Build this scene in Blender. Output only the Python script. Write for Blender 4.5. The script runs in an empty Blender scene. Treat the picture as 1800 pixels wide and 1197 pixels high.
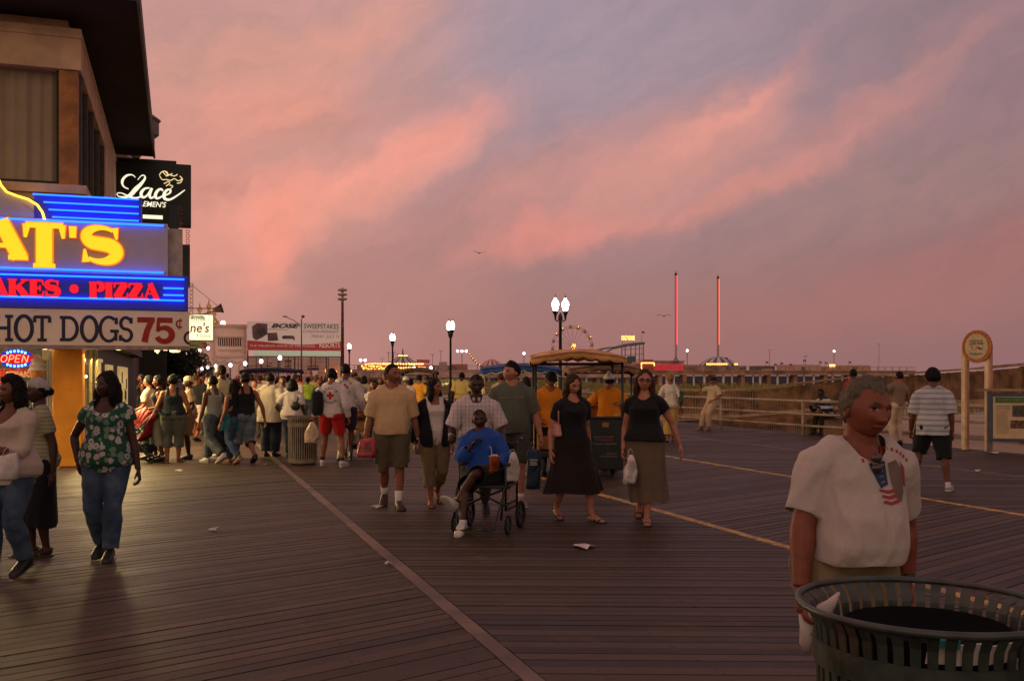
import bpy, bmesh, math, random
import numpy as np
from mathutils import Vector, Matrix
from mathutils.bvhtree import BVHTree

R = math.radians
random.seed(7)
SC = bpy.context.scene
COL = SC.collection

# ------------------------------------------------------------------ camera
F = 1750.0            # focal length in pixels of the 1800 px wide photograph
HZ = 660.0            # row of the horizon
EYE = 1.62
cam_d = bpy.data.cameras.new('camera')
cam_d.sensor_width = 36.0
cam_d.lens = 36.0 * F / 1800.0
cam_d.shift_y = (HZ - 598.5) / 1800.0
cam_d.clip_start = 0.05
cam_d.clip_end = 20000.0
cam = bpy.data.objects.new('camera', cam_d)
cam.location = (0, 0, EYE)
cam.rotation_euler = (R(90), 0, 0)
COL.objects.link(cam)
SC.camera = cam
SC.view_settings.view_transform = 'Standard'
SC.view_settings.look = 'None'
SC.view_settings.exposure = 0.0
SC.view_settings.gamma = 1.0
SC.cycles.use_denoising = True
SC.cycles.max_bounces = 6
SC.cycles.diffuse_bounces = 3
SC.cycles.glossy_bounces = 3
SC.cycles.transparent_max_bounces = 6
SC.cycles.sample_clamp_indirect = 3.0
SC.render.film_transparent = False


def lin(v):
 v = v / 255.0
 return v / 12.92 if v <= 0.04045 else ((v + 0.055) / 1.055) ** 2.4


def C(r, g, b):
 return (lin(r), lin(g), lin(b), 1.0)


# ------------------------------------------------------------------ node helper
class N:
 def __init__(self, tree):
  self.t = tree
  self.n = tree.nodes
  self.l = tree.links

 def new(self, kind, **kw):
  nd = self.n.new(kind)
  for k, v in kw.items():
   setattr(nd, k, v)
  return nd

 def put(self, sock, v):
  if isinstance(v, bpy.types.NodeSocket):
   self.l.new(v, sock)
  elif v is not None:
   sock.default_value = v

 def m(self, op, a, b=None, c=None, clamp=False):
  nd = self.new('ShaderNodeMath', operation=op, use_clamp=clamp)
  self.put(nd.inputs[0], a)
  if b is not None:
   self.put(nd.inputs[1], b)
  if c is not None:
   self.put(nd.inputs[2], c)
  return nd.outputs[0]

 def mix(self, f, a, b, blend='MIX'):
  nd = self.new('ShaderNodeMix', data_type='RGBA', blend_type=blend)
  self.put(nd.inputs['Factor'], f)
  self.put(nd.inputs['A'], a) if False else self.put(nd.inputs[6], a)
  self.put(nd.inputs[7], b)
  return nd.outputs[2]

 def ramp(self, f, a, b, smooth=True):
  nd = self.new('ShaderNodeMapRange', interpolation_type='SMOOTHSTEP' if smooth else 'LINEAR')
  self.put(nd.inputs[0], f)
  nd.inputs[1].default_value = a
  nd.inputs[2].default_value = b
  nd.inputs[3].default_value = 0.0
  nd.inputs[4].default_value = 1.0
  return nd.outputs[0]

 def xyz(self, x, y, z):
  nd = self.new('ShaderNodeCombineXYZ')
  self.put(nd.inputs[0], x)
  self.put(nd.inputs[1], y)
  self.put(nd.inputs[2], z)
  return nd.outputs[0]

 def sep(self, v):
  nd = self.new('ShaderNodeSeparateXYZ')
  self.put(nd.inputs[0], v)
  return nd.outputs

 def noise(self, v, scale, detail=4.0, rough=0.55, dist=0.0):
  nd = self.new('ShaderNodeTexNoise')
  self.put(nd.inputs['Vector'], v)
  nd.inputs['Scale'].default_value = scale
  nd.inputs['Detail'].default_value = detail
  nd.inputs['Roughness'].default_value = rough
  nd.inputs['Distortion'].default_value = dist
  return nd.outputs[0]


# ------------------------------------------------------------------ dusk sky
def build_sky():
 w = bpy.data.worlds.new('World')
 SC.world = w
 w.use_nodes = True
 w.node_tree.nodes.clear()
 n = N(w.node_tree)
 tc = n.new('ShaderNodeTexCoord')
 x, y, z = n.sep(tc.outputs['Generated'])
 az = n.m('ARCTAN2', x, y)
 el = n.m('ARCSINE', z)
 base_uv = n.xyz(az, el, 0.0)
 w1 = n.noise(base_uv, 5.0, 5.0, 0.6)
 w2 = n.noise(n.xyz(n.m('ADD', az, 7.3), el, 1.0), 5.0, 5.0, 0.6)
 w3 = n.noise(base_uv, 17.0, 5.0, 0.62)
 w4 = n.noise(n.xyz(n.m('ADD', az, 3.1), el, 2.0), 17.0, 5.0, 0.62)
 azw = n.m('ADD', az, n.m('ADD', n.m('MULTIPLY', n.m('SUBTRACT', w1, 0.5), 0.16), n.m('MULTIPLY', n.m('SUBTRACT', w3, 0.5), 0.045)))
 elw = n.m('ADD', el, n.m('ADD', n.m('MULTIPLY', n.m('SUBTRACT', w2, 0.5), 0.085), n.m('MULTIPLY', n.m('SUBTRACT', w4, 0.5), 0.035)))

 # clear-sky gradient between the clouds: mauve low down, blue grey higher up
 t = n.ramp(elw, 0.0, 0.34)
 col = n.mix(t, C(158, 112, 108), C(160, 141, 153))
 right = n.ramp(azw, 0.0, 0.5)
 col = n.mix(n.m('MULTIPLY', right, 0.66), col, C(136, 101, 103))
 left = n.ramp(n.m('MULTIPLY', azw, -1.0), -0.05, 0.28)
 col = n.mix(n.m('MULTIPLY', left, 0.75), col, C(203, 147, 134))

 def lobe(px, py, ang, length, width, amount, c, sharp=1.0, ridge=0.0):
  a0 = math.atan((px - 900) / F)
  e0 = math.atan((HZ - py) / F * math.cos(a0))
  ca, sa = math.cos(R(ang)), math.sin(R(ang))
  du = n.m('SUBTRACT', azw, a0)
  dv = n.m('SUBTRACT', elw, e0)
  p = n.m('ADD', n.m('MULTIPLY', du, ca), n.m('MULTIPLY', dv, sa))
  q = n.m('SUBTRACT', n.m('MULTIPLY', dv, ca), n.m('MULTIPLY', du, sa))
  pl = n.m('DIVIDE', p, length / F)
  ql = n.m('DIVIDE', q, width / F)
  d = n.m('ADD', n.m('MULTIPLY', pl, pl), n.m('MULTIPLY', ql, ql))
  g = n.m('EXPONENT', n.m('MULTIPLY', n.m('POWER', d, sharp), -1.0))
  return n.m('MULTIPLY', g, amount * 0.9), c, q

 nonlocal_col = [col]

 def put(*a, **k):
  g, c, _ = lobe(*a, **k)
  nonlocal_col[0] = n.mix(g, nonlocal_col[0], c)
 # (photo x, photo y, tilt, half length, half width, strength, colour)
 put(330, 90, 10, 160, 90, 0.5, C(186, 138, 128))
 put(620, 70, 25, 190, 60, 0.55, C(218, 150, 130))
 put(470, 200, 8, 180, 50, 0.75, C(228, 149, 128), 1.1)
 put(330, 300, 0, 160, 60, 0.35, C(214, 140, 122))
 put(700, 150, 30, 120, 50, 0.35, C(190, 142, 132))
 put(600, 215, 14, 170, 22, 0.6, C(190, 136, 126))
 put(400, 380, 0, 190, 90, 0.55, C(230, 148, 130), 1.2)
 put(640, 310, 22, 240, 56, 0.9, C(238, 156, 136), 1.3)
 put(760, 250, 26, 110, 34, 0.7, C(236, 152, 134), 1.3)
 put(500, 420, 66, 110, 50, 0.8, C(238, 148, 130), 1.4)
 put(380, 325, 4, 120, 16, 0.5, C(190, 130, 118))
 put(690, 480, 24, 200, 85, 0.8, C(174, 124, 119), 1.8)
 put(820, 380, 28, 170, 55, 0.55, C(178, 128, 124), 1.5)
 put(1010, 320, 27, 210, 78, 0.7, C(205, 140, 128), 1.5)
 put(950, 420, 14, 130, 30, 0.75, C(220, 136, 124), 1.4)
 put(1200, 270, 30, 190, 62, 0.7, C(214, 146, 133), 1.8)
 put(1270, 205, 33, 110, 18, 0.65, C(230, 152, 135), 1.2)
 put(1140, 390, 14, 230, 24, 0.55, C(214, 136, 124), 1.3)
 put(1230, 300, 26, 160, 60, 0.55, C(206, 142, 131), 1.4)
 put(440, 100, 20, 240, 50, 0.5, C(214, 150, 132), 1.2)
 put(560, 60, 10, 120, 20, 0.4, C(226, 156, 136))
 put(1350, 320, 24, 150, 20, 0.65, C(222, 143, 128), 1.3)
 put(1480, 230, 25, 180, 44, 0.6, C(198, 136, 128), 1.4)
 put(1620, 120, 28, 190, 30, 0.45, C(192, 132, 126), 1.3)
 put(1380, 100, 40, 60, 16, 0.4, C(196, 134, 130))
 put(1560, 330, 8, 240, 60, 0.5, C(160, 124, 120), 1.2)
 put(1720, 450, 16, 260, 60, 0.5, C(168, 104, 102), 1.2)
 put(1500, 540, 6, 420, 40, 0.35, C(164, 112, 109))
 col = nonlocal_col[0]
 # fine streaky structure
 rot = n.xyz(n.m('ADD', n.m('MULTIPLY', azw, 0.88), n.m('MULTIPLY', elw, 0.47)),
    n.m('MULTIPLY', n.m('SUBTRACT', n.m('MULTIPLY', elw, 0.88), n.m('MULTIPLY', azw, 0.47)), 3.4), 0.0)
 st = n.noise(rot, 11.0, 8.0, 0.62, 0.3)
 st2 = n.noise(base_uv, 34.0, 6.0, 0.6)
 k = n.m('ADD', n.m('MULTIPLY', n.m('SUBTRACT', st, 0.5), 0.52), n.m('MULTIPLY', n.m('SUBTRACT', st2, 0.5), 0.16))
 k = n.m('MULTIPLY', k, n.ramp(el, 0.01, 0.16))
 k = n.m('ADD', k, 1.0)
 col = n.mix(1.0, col, n.xyz(k, n.m('ADD', n.m('MULTIPLY', n.m('SUBTRACT', k, 1.0), 0.55), 1.0), n.m('ADD', n.m('MULTIPLY', n.m('SUBTRACT', k, 1.0), 0.45), 1.0)), 'MULTIPLY')
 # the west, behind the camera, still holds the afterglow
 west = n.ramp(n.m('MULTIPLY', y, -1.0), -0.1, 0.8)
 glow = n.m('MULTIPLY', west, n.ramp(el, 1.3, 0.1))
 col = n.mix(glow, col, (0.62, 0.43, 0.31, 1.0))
 # a little physical twilight from the sky model
 sky = n.new('ShaderNodeTexSky', sky_type='NISHITA')
 sky.sun_disc = False
 sky.sun_elevation = R(0.5)
 sky.sun_rotation = R(200)
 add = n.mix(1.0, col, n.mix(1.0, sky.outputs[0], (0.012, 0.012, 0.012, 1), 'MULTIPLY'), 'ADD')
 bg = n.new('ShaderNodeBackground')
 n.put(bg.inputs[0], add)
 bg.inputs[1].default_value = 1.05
 out = n.new('ShaderNodeOutputWorld')
 n.l.new(bg.outputs[0], out.inputs[0])


build_sky()

# the sun is below the horizon; this is its last broad, weak glow from the west
sun_d = bpy.data.lights.new('sun', 'SUN')
sun_d.energy = 0.10
sun_d.angle = R(30)
sun_d.color = (1.0, 0.72, 0.52)
sun = bpy.data.objects.new('sun', sun_d)
sun.rotation_euler = (R(72), 0, R(-20))
sun.location = (0, -20, 30)
COL.objects.link(sun)

# ------------------------------------------------------------------ photo geometry
AW = R(18.6)
CA, SA = math.cos(AW), math.sin(AW)


def UV(u, v, z=0.0):          # across / along the boardwalk
 return Vector((CA * u - SA * v, SA * u + CA * v, z))


def PX(px, py, Y):
 return Vector(((px - 900) / F * Y, Y, EYE + (HZ - py) / F * Y))


def GR(px, fy):
 Y = EYE * F / (fy - HZ)
 return Vector(((px - 900) / F * Y, Y, 0.0))


def ONV(px, py, v):
 a = (px - 900) / F
 return PX(px, py, v / (CA - a * SA))


def ONU(px, py, u):
 a = (px - 900) / F
 return PX(px, py, u / (a * CA + SA))


def uv_of(p):
 return (CA * p.x + SA * p.y, -SA * p.x + CA * p.y)


# ------------------------------------------------------------------ materials
def _bsdf(name):
 m = bpy.data.materials.new(name)
 m.use_nodes = True
 m.node_tree.nodes.clear()
 n = N(m.node_tree)
 b = n.new('ShaderNodeBsdfPrincipled')
 o = n.new('ShaderNodeOutputMaterial')
 n.l.new(b.outputs[0], o.inputs[0])
 return m, n, b


def bump(n, b, h, strength=0.3, dist=0.01):
 bp = n.new('ShaderNodeBump')
 bp.inputs['Strength'].default_value = strength
 bp.inputs['Distance'].default_value = dist
 n.put(bp.inputs['Height'], h)
 n.l.new(bp.outputs[0], b.inputs['Normal'])


MATS = {}


def mat(name, col, rough=0.6, var=0.12, scale=6.0, bmp=0.15, bscale=40.0, metal=0.0, spec=0.4, dirt=None, coat=0.0):
 """plain surface whose colour and relief wander a little"""
 if name in MATS:
  return MATS[name]
 m, n, b = _bsdf(name)
 tc = n.new('ShaderNodeTexCoord').outputs['Object']
 f = n.noise(tc, scale, 5.0, 0.6)
 c2 = tuple(max(0.0, v * (1 - var * 2.2)) for v in col[:3]) + (1.0,)
 c1 = tuple(min(1.0, v * (1 + var * 1.2)) for v in col[:3]) + (1.0,)
 c = n.mix(n.ramp(f, 0.3, 0.7), c2, c1)
 if dirt:
  g = n.noise(tc, scale * 0.35, 6.0, 0.7)
  c = n.mix(n.m('MULTIPLY', n.ramp(g, 0.48, 0.72), dirt[1]), c, dirt[0])
 n.put(b.inputs['Base Color'], c)
 n.put(b.inputs['Roughness'], n.m('ADD', n.m('MULTIPLY', n.m('SUBTRACT', f, 0.5), 0.25), rough))
 b.inputs['Metallic'].default_value = metal
 b.inputs['Specular IOR Level'].default_value = spec
 b.inputs['Coat Weight'].default_value = coat
 if bmp:
  bump(n, b, n.noise(tc, bscale, 3.0, 0.6), bmp, 0.006)
 MATS[name] = m
 return m


def glow(name, col, strength, base=None):
 if name in MATS:
  return MATS[name]
 m, n, b = _bsdf(name)
 b.inputs['Base Color'].default_value = base or col
 b.inputs['Emission Color'].default_value = col
 b.inputs['Emission Strength'].default_value = strength
 b.inputs['Roughness'].default_value = 0.4
 MATS[name] = m
 return m


def glass(name, tint=(0.02, 0.022, 0.025, 1), rough=0.05, alpha=0.35):
 if name in MATS:
  return MATS[name]
 m, n, b = _bsdf(name)
 b.inputs['Base Color'].default_value = tint
 b.inputs['Roughness'].default_value = rough
 b.inputs['Alpha'].default_value = alpha
 b.inputs['Specular IOR Level'].default_value = 0.6
 MATS[name] = m
 return m


def cloth(name, kind, *cols, scale=1.0, rough=0.85):
 """fabric: plain, stripes, floral, plaid, denim or knit"""
 if name in MATS:
  return MATS[name]
 m, n, b = _bsdf(name)
 tc = n.new('ShaderNodeTexCoord').outputs['Object']
 x, y, z = n.sep(tc)
 a = cols[0]
 c = a
 if kind == 'stripes':
  s = n.m('SINE', n.m('MULTIPLY', n.m('ADD', z, n.m('MULTIPLY', n.m('SUBTRACT', n.noise(tc, 4.0, 2.0), 0.5), 0.02)), 6.2832 / (0.05 * scale)))
  c = n.mix(n.ramp(s, 0.1, 0.45), a, cols[1])
 elif kind == 'floral':
  v = n.new('ShaderNodeTexVoronoi', feature='F1')
  n.put(v.inputs['Vector'], tc)
  v.inputs['Scale'].default_value = 11.0 / scale
  v.inputs['Randomness'].default_value = 0.8
  nz = n.noise(tc, 42.0, 2.0)
  d = n.m('ADD', v.outputs['Distance'], n.m('MULTIPLY', n.m('SUBTRACT', nz, 0.5), 0.45))
  c = n.mix(n.ramp(d, 0.44, 0.50), cols[1], a)
  c = n.mix(n.ramp(d, 0.12, 0.16), cols[2], c)
  hue = n.sep(v.outputs['Color'])[0]
  c = n.mix(n.m('MULTIPLY', n.ramp(hue, 0.55, 0.6), n.m('LESS_THAN', d, 0.47)), c, cols[3])
 elif kind == 'plaid':
  sx = n.m('SINE', n.m('MULTIPLY', x, 6.2832 / (0.045 * scale)))
  sz = n.m('SINE', n.m('MULTIPLY', z, 6.2832 / (0.045 * scale)))
  c = n.mix(n.m('MULTIPLY', n.ramp(sx, 0.6, 0.9), 0.6), a, cols[1])
  c = n.mix(n.m('MULTIPLY', n.ramp(sz, 0.6, 0.9), 0.4), c, cols[1])
 elif kind == 'denim':
  f = n.noise(tc, 5.0, 4.0)
  c = n.mix(n.ramp(f, 0.35, 0.72), a, cols[1])
 elif kind == 'vstripes':
  s = n.m('SINE', n.m('MULTIPLY', x, 6.2832 / (0.03 * scale)))
  c = n.mix(n.m('MULTIPLY', n.ramp(s, 0.2, 0.6), 0.7), a, cols[1])
 f = n.noise(tc, 3.5, 4.0, 0.6)
 sh = n.m('ADD', n.m('MULTIPLY', n.m('SUBTRACT', f, 0.5), 0.35), 1.0)
 c = n.mix(1.0, c, n.xyz(sh, sh, sh), 'MULTIPLY')
 n.put(b.inputs['Base Color'], c)
 b.inputs['Roughness'].default_value = rough
 b.inputs['Specular IOR Level'].default_value = 0.15
 b.inputs['Sheen Weight'].default_value = 0.08
 h = n.m('ADD', n.noise(n.xyz(x, y, n.m('MULTIPLY', z, 0.45)), 9.0, 3.0, 0.5, 0.6), n.m('MULTIPLY', n.noise(tc, 300.0, 1.0), 0.02))
 bump(n, b, h, 0.75, 0.03)
 MATS[name] = m
 return m


def skin(name, col, rough=0.5):
 if name in MATS:
  return MATS[name]
 m, n, b = _bsdf(name)
 tc = n.new('ShaderNodeTexCoord').outputs['Object']
 f = n.noise(tc, 14.0, 5.0, 0.65)
 d = tuple(col[i] * (0.72, 0.62, 0.6)[i] for i in range(3)) + (1,)
 n.put(b.inputs['Base Color'], n.mix(n.ramp(f, 0.3, 0.75), col, d))
 b.inputs['Roughness'].default_value = rough
 b.inputs['Specular IOR Level'].default_value = 0.35
 bump(n, b, n.noise(tc, 120.0, 3.0), 0.12, 0.003)
 MATS[name] = m
 return m


def hairmat(name, col):
 if name in MATS:
  return MATS[name]
 m, n, b = _bsdf(name)
 tc = n.new('ShaderNodeTexCoord').outputs['Object']
 x, y, z = n.sep(tc)
 v = n.xyz(n.m('MULTIPLY', x, 60.0), n.m('MULTIPLY', y, 60.0), n.m('MULTIPLY', z, 9.0))
 f = n.noise(v, 2.0, 4.0, 0.7)
 n.put(b.inputs['Base Color'], n.mix(f, tuple(c * 0.4 for c in col[:3]) + (1,), tuple(min(1, c * 1.7) for c in col[:3]) + (1,)))
 b.inputs['Roughness'].default_value = 0.6
 b.inputs['Specular IOR Level'].default_value = 0.12
 bump(n, b, f, 0.8, 0.01)
 MATS[name] = m
 return m


# ------------------------------------------------------------------ mesh builder
class MB:
 def __init__(self):
  self.v = []
  self.f = []
  self.mi = []
  self.smooth = True

 def add(self, vs, fs, mi=0):
  o = len(self.v)
  self.v.extend([tuple(p) for p in vs])
  self.f.extend([tuple(i + o for i in f) for f in fs])
  self.mi.extend([mi] * len(fs))
  return self

 def box(self, c, s, rz=0.0, mi=0, taper=1.0):
  hx, hy, hz = s[0] / 2, s[1] / 2, s[2] / 2
  cz, sz = math.cos(rz), math.sin(rz)
  vs = []
  for z in (-hz, hz):
   k = taper if z > 0 else 1.0
   for x, y in ((-hx * k, -hy * k), (hx * k, -hy * k), (hx * k, hy * k), (-hx * k, hy * k)):
    vs.append((c[0] + x * cz - y * sz, c[1] + x * sz + y * cz, c[2] + z))
  return self.add(vs, [(3, 2, 1, 0), (4, 5, 6, 7), (0, 1, 5, 4), (1, 2, 6, 5), (2, 3, 7, 6), (3, 0, 4, 7)], mi)

 def ubox(self, u0, u1, v0, v1, z0, z1, mi=0):
  """box aligned with the boardwalk"""
  c = UV((u0 + u1) / 2, (v0 + v1) / 2, (z0 + z1) / 2)
  return self.box(c, (abs(u1 - u0), abs(v1 - v0), abs(z1 - z0)), AW, mi)

 def tube(self, pts, rad, seg=10, ref=None, mi=0, cap=True, power=2.0, closed=False):
  pts = [Vector(p) for p in pts]
  n = len(pts)
  if not isinstance(rad, list):
   rad = [rad] * n
  rad = [(r, r) if not isinstance(r, (list, tuple)) else r for r in rad]
  vs = []
  last = None
  for i, p in enumerate(pts):
   if closed:
    t = pts[(i + 1) % n] - pts[i - 1]
   else:
    t = pts[min(i + 1, n - 1)] - pts[max(i - 1, 0)]
   if t.length < 1e-9:
    t = Vector((0, 0, 1))
   t.normalize()
   if ref is not None:
    a = Vector(ref) if not isinstance(ref, list) else Vector(ref[i])
   elif last is not None:
    a = last
   else:
    a = Vector((1, 0, 0)) if abs(t.x) < 0.8 else Vector((0, 1, 0))
   a = a - a.dot(t) * t
   if a.length < 1e-6:
    a = t.orthogonal()
   a.normalize()
   last = a
   b = t.cross(a)
   for k in range(seg):
    th = 2 * math.pi * k / seg
    cx, sx = math.cos(th), math.sin(th)
    if power != 2.0:
     e = 2.0 / power
     cx = math.copysign(abs(cx) ** e, cx)
     sx = math.copysign(abs(sx) ** e, sx)
    vs.append(p + a * (cx * rad[i][0]) + b * (sx * rad[i][1]))
  fs = []
  for i in range(n if closed else n - 1):
   for k in range(seg):
    a0 = i * seg + k
    a1 = i * seg + (k + 1) % seg
    j = (i + 1) % n
    fs.append((a0, a1, j * seg + (k + 1) % seg, j * seg + k))
  if cap and not closed:
   fs.append(tuple(range(seg))[::-1])
   fs.append(tuple(range((n - 1) * seg, n * seg)))
  return self.add(vs, fs, mi)

 def lathe(self, c, prof, seg=24, mi=0, cap=True, a0=0.0):
  vs = []
  for r, z in prof:
   for k in range(seg):
    th = a0 + 2 * math.pi * k / seg
    vs.append((c[0] + r * math.cos(th), c[1] + r * math.sin(th), c[2] + z))
  fs = []
  for i in range(len(prof) - 1):
   for k in range(seg):
    fs.append((i * seg + k, i * seg + (k + 1) % seg, (i + 1) * seg + (k + 1) % seg, (i + 1) * seg + k))
  if cap:
   fs.append(tuple(range(seg))[::-1])
   fs.append(tuple(range((len(prof) - 1) * seg, len(prof) * seg)))
  return self.add(vs, fs, mi)

 def ell(self, c, r, seg=16, rings=10, mi=0, M=None):
  vs, fs = [], []
  for i in range(rings + 1):
   ph = math.pi * i / rings
   for k in range(seg):
    th = 2 * math.pi * k / seg
    p = Vector((r[0] * math.sin(ph) * math.cos(th), r[1] * math.sin(ph) * math.sin(th), -r[2] * math.cos(ph)))
    if M is not None:
     p = M @ p
    vs.append(Vector(c) + p)
  for i in range(rings):
   for k in range(seg):
    fs.append((i * seg + k, i * seg + (k + 1) % seg, (i + 1) * seg + (k + 1) % seg, (i + 1) * seg + k))
  return self.add(vs, fs, mi)

 def prism(self, poly, o, ex, ey, en, d0, d1, mi=0):
  """flat outline (list of 2D) in the frame o,ex,ey pushed out along en from d0 to d1"""
  o, ex, ey, en = Vector(o), Vector(ex), Vector(ey), Vector(en)
  k = len(poly)
  vs = [o + ex * p[0] + ey * p[1] + en * d0 for p in poly] + [o + ex * p[0] + ey * p[1] + en * d1 for p in poly]
  fs = [tuple(range(k, 2 * k)), tuple(range(k))[::-1]]
  for i in range(k):
   j = (i + 1) % k
   fs.append((i, j, k + j, k + i))
  return self.add(vs, fs, mi)

 def mesh(self, name):
  me = bpy.data.meshes.new(name)
  me.from_pydata(self.v, [], self.f)
  me.polygons.foreach_set('material_index', self.mi)
  me.update()
  return me


def WM(o):
 m = o.matrix_basis.copy()
 while o.parent:
  o = o.parent
  m = o.matrix_basis @ m
 return m


def setp(o, label=None, cat=None, group=None, kind=None):
 if label:
  o['label'] = label
 if cat:
  o['category'] = cat
 if group:
  o['group'] = group
 if kind:
  o['kind'] = kind
 return o


def link(name, me, mats, parent=None, smooth=True, bevel=0.0):
 o = bpy.data.objects.new(name, me)
 COL.objects.link(o)
 if parent is not None:
  o.parent = parent
 if not isinstance(mats, (list, tuple)):
  mats = [mats]
 if len(me.materials) == 0:
  for m in mats:
   me.materials.append(m)
 if smooth:
  me.polygons.foreach_set('use_smooth', [True] * len(me.polygons))
 if bevel:
  b = o.modifiers.new('bevel', 'BEVEL')
  b.width = bevel
  b.segments = 2
  b.limit_method = 'ANGLE'
 return o


def obj(name, mb, mats, parent=None, smooth=False, bevel=0.0, world=True, origin=None):
 """one mesh object; coordinates are given in world space unless world=False"""
 if parent is not None and world:
  inv = WM(parent).inverted()
  mb.v = [tuple(inv @ Vector(p)) for p in mb.v]
 elif origin is not None:
  ov = Vector(origin)
  mb.v = [tuple(Vector(p) - ov) for p in mb.v]
 o = link(name, mb.mesh(name), mats, parent, smooth, bevel)
 if parent is None and origin is not None:
  o.location = origin
 return o


def thing(name, label, cat, loc=(0, 0, 0), rz=0.0, group=None):
 o = bpy.data.objects.new(name, None)
 COL.objects.link(o)
 o.location = loc
 o.rotation_euler = (0, 0, rz)
 o.empty_display_size = 0.2
 return setp(o, label, cat, group)


def copy_tree(o, parent=None):
 c = o.copy()
 COL.objects.link(c)
 c.parent = parent
 for ch in list(o.children):
  copy_tree(ch, c)
 return c


# ------------------------------------------------------------------ lettering
def text_mesh(txt, size=1.0, depth=0.0, shear=0.0, bold=0.0, align='CENTER', space=1.0):
 cu = bpy.data.curves.new('t', 'FONT')
 cu.body = txt
 cu.size = size
 cu.shear = shear
 cu.offset = bold
 cu.extrude = depth
 cu.resolution_u = 3
 cu.space_character = space
 cu.align_x = align
 cu.align_y = 'CENTER'
 o = bpy.data.objects.new('t', cu)
 COL.objects.link(o)
 dg = bpy.context.evaluated_depsgraph_get()
 me = bpy.data.meshes.new_from_object(o.evaluated_get(dg))
 vs = [Vector(v.co) for v in me.vertices]
 fs = [tuple(p.vertices) for p in me.polygons]
 bpy.data.objects.remove(o)
 bpy.data.curves.remove(cu)
 bpy.data.meshes.remove(me)
 return vs, fs


def put_text(mb, txt, o, ex, ey, en, size, depth=0.0, mi=0, width=None, **k):
 vs, fs = text_mesh(txt, size, depth, **k)
 if not vs:
  return
 if width:
  xs = [v.x for v in vs]
  s = width / max(1e-6, max(xs) - min(xs))
  mid = (max(xs) + min(xs)) / 2
  vs = [Vector(((v.x - mid) * s, v.y, v.z)) for v in vs]
 o, ex, ey, en = Vector(o), Vector(ex), Vector(ey), Vector(en)
 mb.add([o + ex * v.x + ey * v.y + en * v.z for v in vs], fs, mi)


def arc(cx, cy, rx, ry, a0, a1, n=10):
 return [(cx + rx * math.cos(R(a0 + (a1 - a0) * i / n)), cy + ry * math.sin(R(a0 + (a1 - a0) * i / n))) for i in range(n + 1)]


def stroke(pts, w):
 """outline of a pen stroke through pts; w is one width or one per point"""
 n = len(pts)
 ws = w if isinstance(w, (list, tuple)) else [w] * n
 if len(ws) != n:
  ws = list(np.interp(np.linspace(0, 1, n), np.linspace(0, 1, len(ws)), ws))
 L, Rr = [], []
 for i in range(n):
  a, b = pts[max(i - 1, 0)], pts[min(i + 1, n - 1)]
  dx, dy = b[0] - a[0], b[1] - a[1]
  l = math.hypot(dx, dy) or 1.0
  nx, ny = -dy / l, dx / l
  L.append((pts[i][0] + nx * ws[i] / 2, pts[i][1] + ny * ws[i] / 2))
  Rr.append((pts[i][0] - nx * ws[i] / 2, pts[i][1] - ny * ws[i] / 2))
 return L, Rr


class Pen:
 """draws letters as thick strokes standing off a sign face"""
 def __init__(self, o, ex, ey, en, depth):
  self.mb = MB()
  self.o, self.ex, self.ey, self.en = Vector(o), Vector(ex), Vector(ey), Vector(en)
  self.depth = depth
  self.k = 0
  self.z0 = 0.0005

 def s(self, pts, w, tr=None, mi=0):
  if tr:
   pts = [tr(p) for p in pts]
  L, Rr = stroke(pts, w)
  self.k += 1
  d = self.depth + 0.0006 * (self.k % 12)
  q = len(pts)
  P = lambda p, h: self.o + self.ex * p[0] + self.ey * p[1] + self.en * h
  vs = [P(p, d) for p in L] + [P(p, d) for p in Rr] + [P(p, self.z0) for p in L] + [P(p, self.z0) for p in Rr]
  fs = []
  for i in range(q - 1):
   fs.append((i, i + 1, q + i + 1, q + i)[::-1])
   fs.append((i, i + 1, 2 * q + i + 1, 2 * q + i))
   fs.append((q + i, q + i + 1, 3 * q + i + 1, 3 * q + i)[::-1])
  fs.append((0, q, 3 * q, 2 * q))
  fs.append((q - 1, 2 * q - 1, 4 * q - 1, 3 * q - 1)[::-1])
  self.mb.add(vs, fs, mi)
# ------------------------------------------------------------------ people
SKIN = {
 'light': skin('skin_light', (0.42, 0.175, 0.115, 1)),
 'ruddy': skin('skin_ruddy', (0.21, 0.060, 0.033, 1)),
 'tan': skin('skin_tan', (0.26, 0.098, 0.052, 1)),
 'brown': skin('skin_brown', (0.135, 0.046, 0.024, 1)),
 'dark': skin('skin_dark', (0.050, 0.019, 0.012, 1)),
}
LIP = {k: skin('lip_' + k, tuple(v * f for v, f in zip(c, (0.9, 0.55, 0.6))) + (1,)) for k, c in
  {'light': (0.36, 0.12, 0.10), 'ruddy': (0.18, 0.04, 0.03), 'tan': (0.22, 0.07, 0.05), 'brown': (0.13, 0.036, 0.027), 'dark': (0.07, 0.022, 0.018)}.items()}
EYEW = mat('eye_white', (0.27, 0.22, 0.20, 1), 0.3, 0, bmp=0)
EYED = mat('eye_dark', (0.012, 0.008, 0.006, 1), 0.2, 0, bmp=0)
HAIR = {
 'black': hairmat('hair_black', (0.008, 0.006, 0.006, 1)),
 'brown': hairmat('hair_brown', (0.035, 0.018, 0.010, 1)),
 'auburn': hairmat('hair_auburn', (0.05, 0.016, 0.010, 1)),
 'grey': hairmat('hair_grey', (0.105, 0.085, 0.062, 1)),
 'blond': hairmat('hair_blond', (0.20, 0.11, 0.05, 1)),
}


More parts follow.
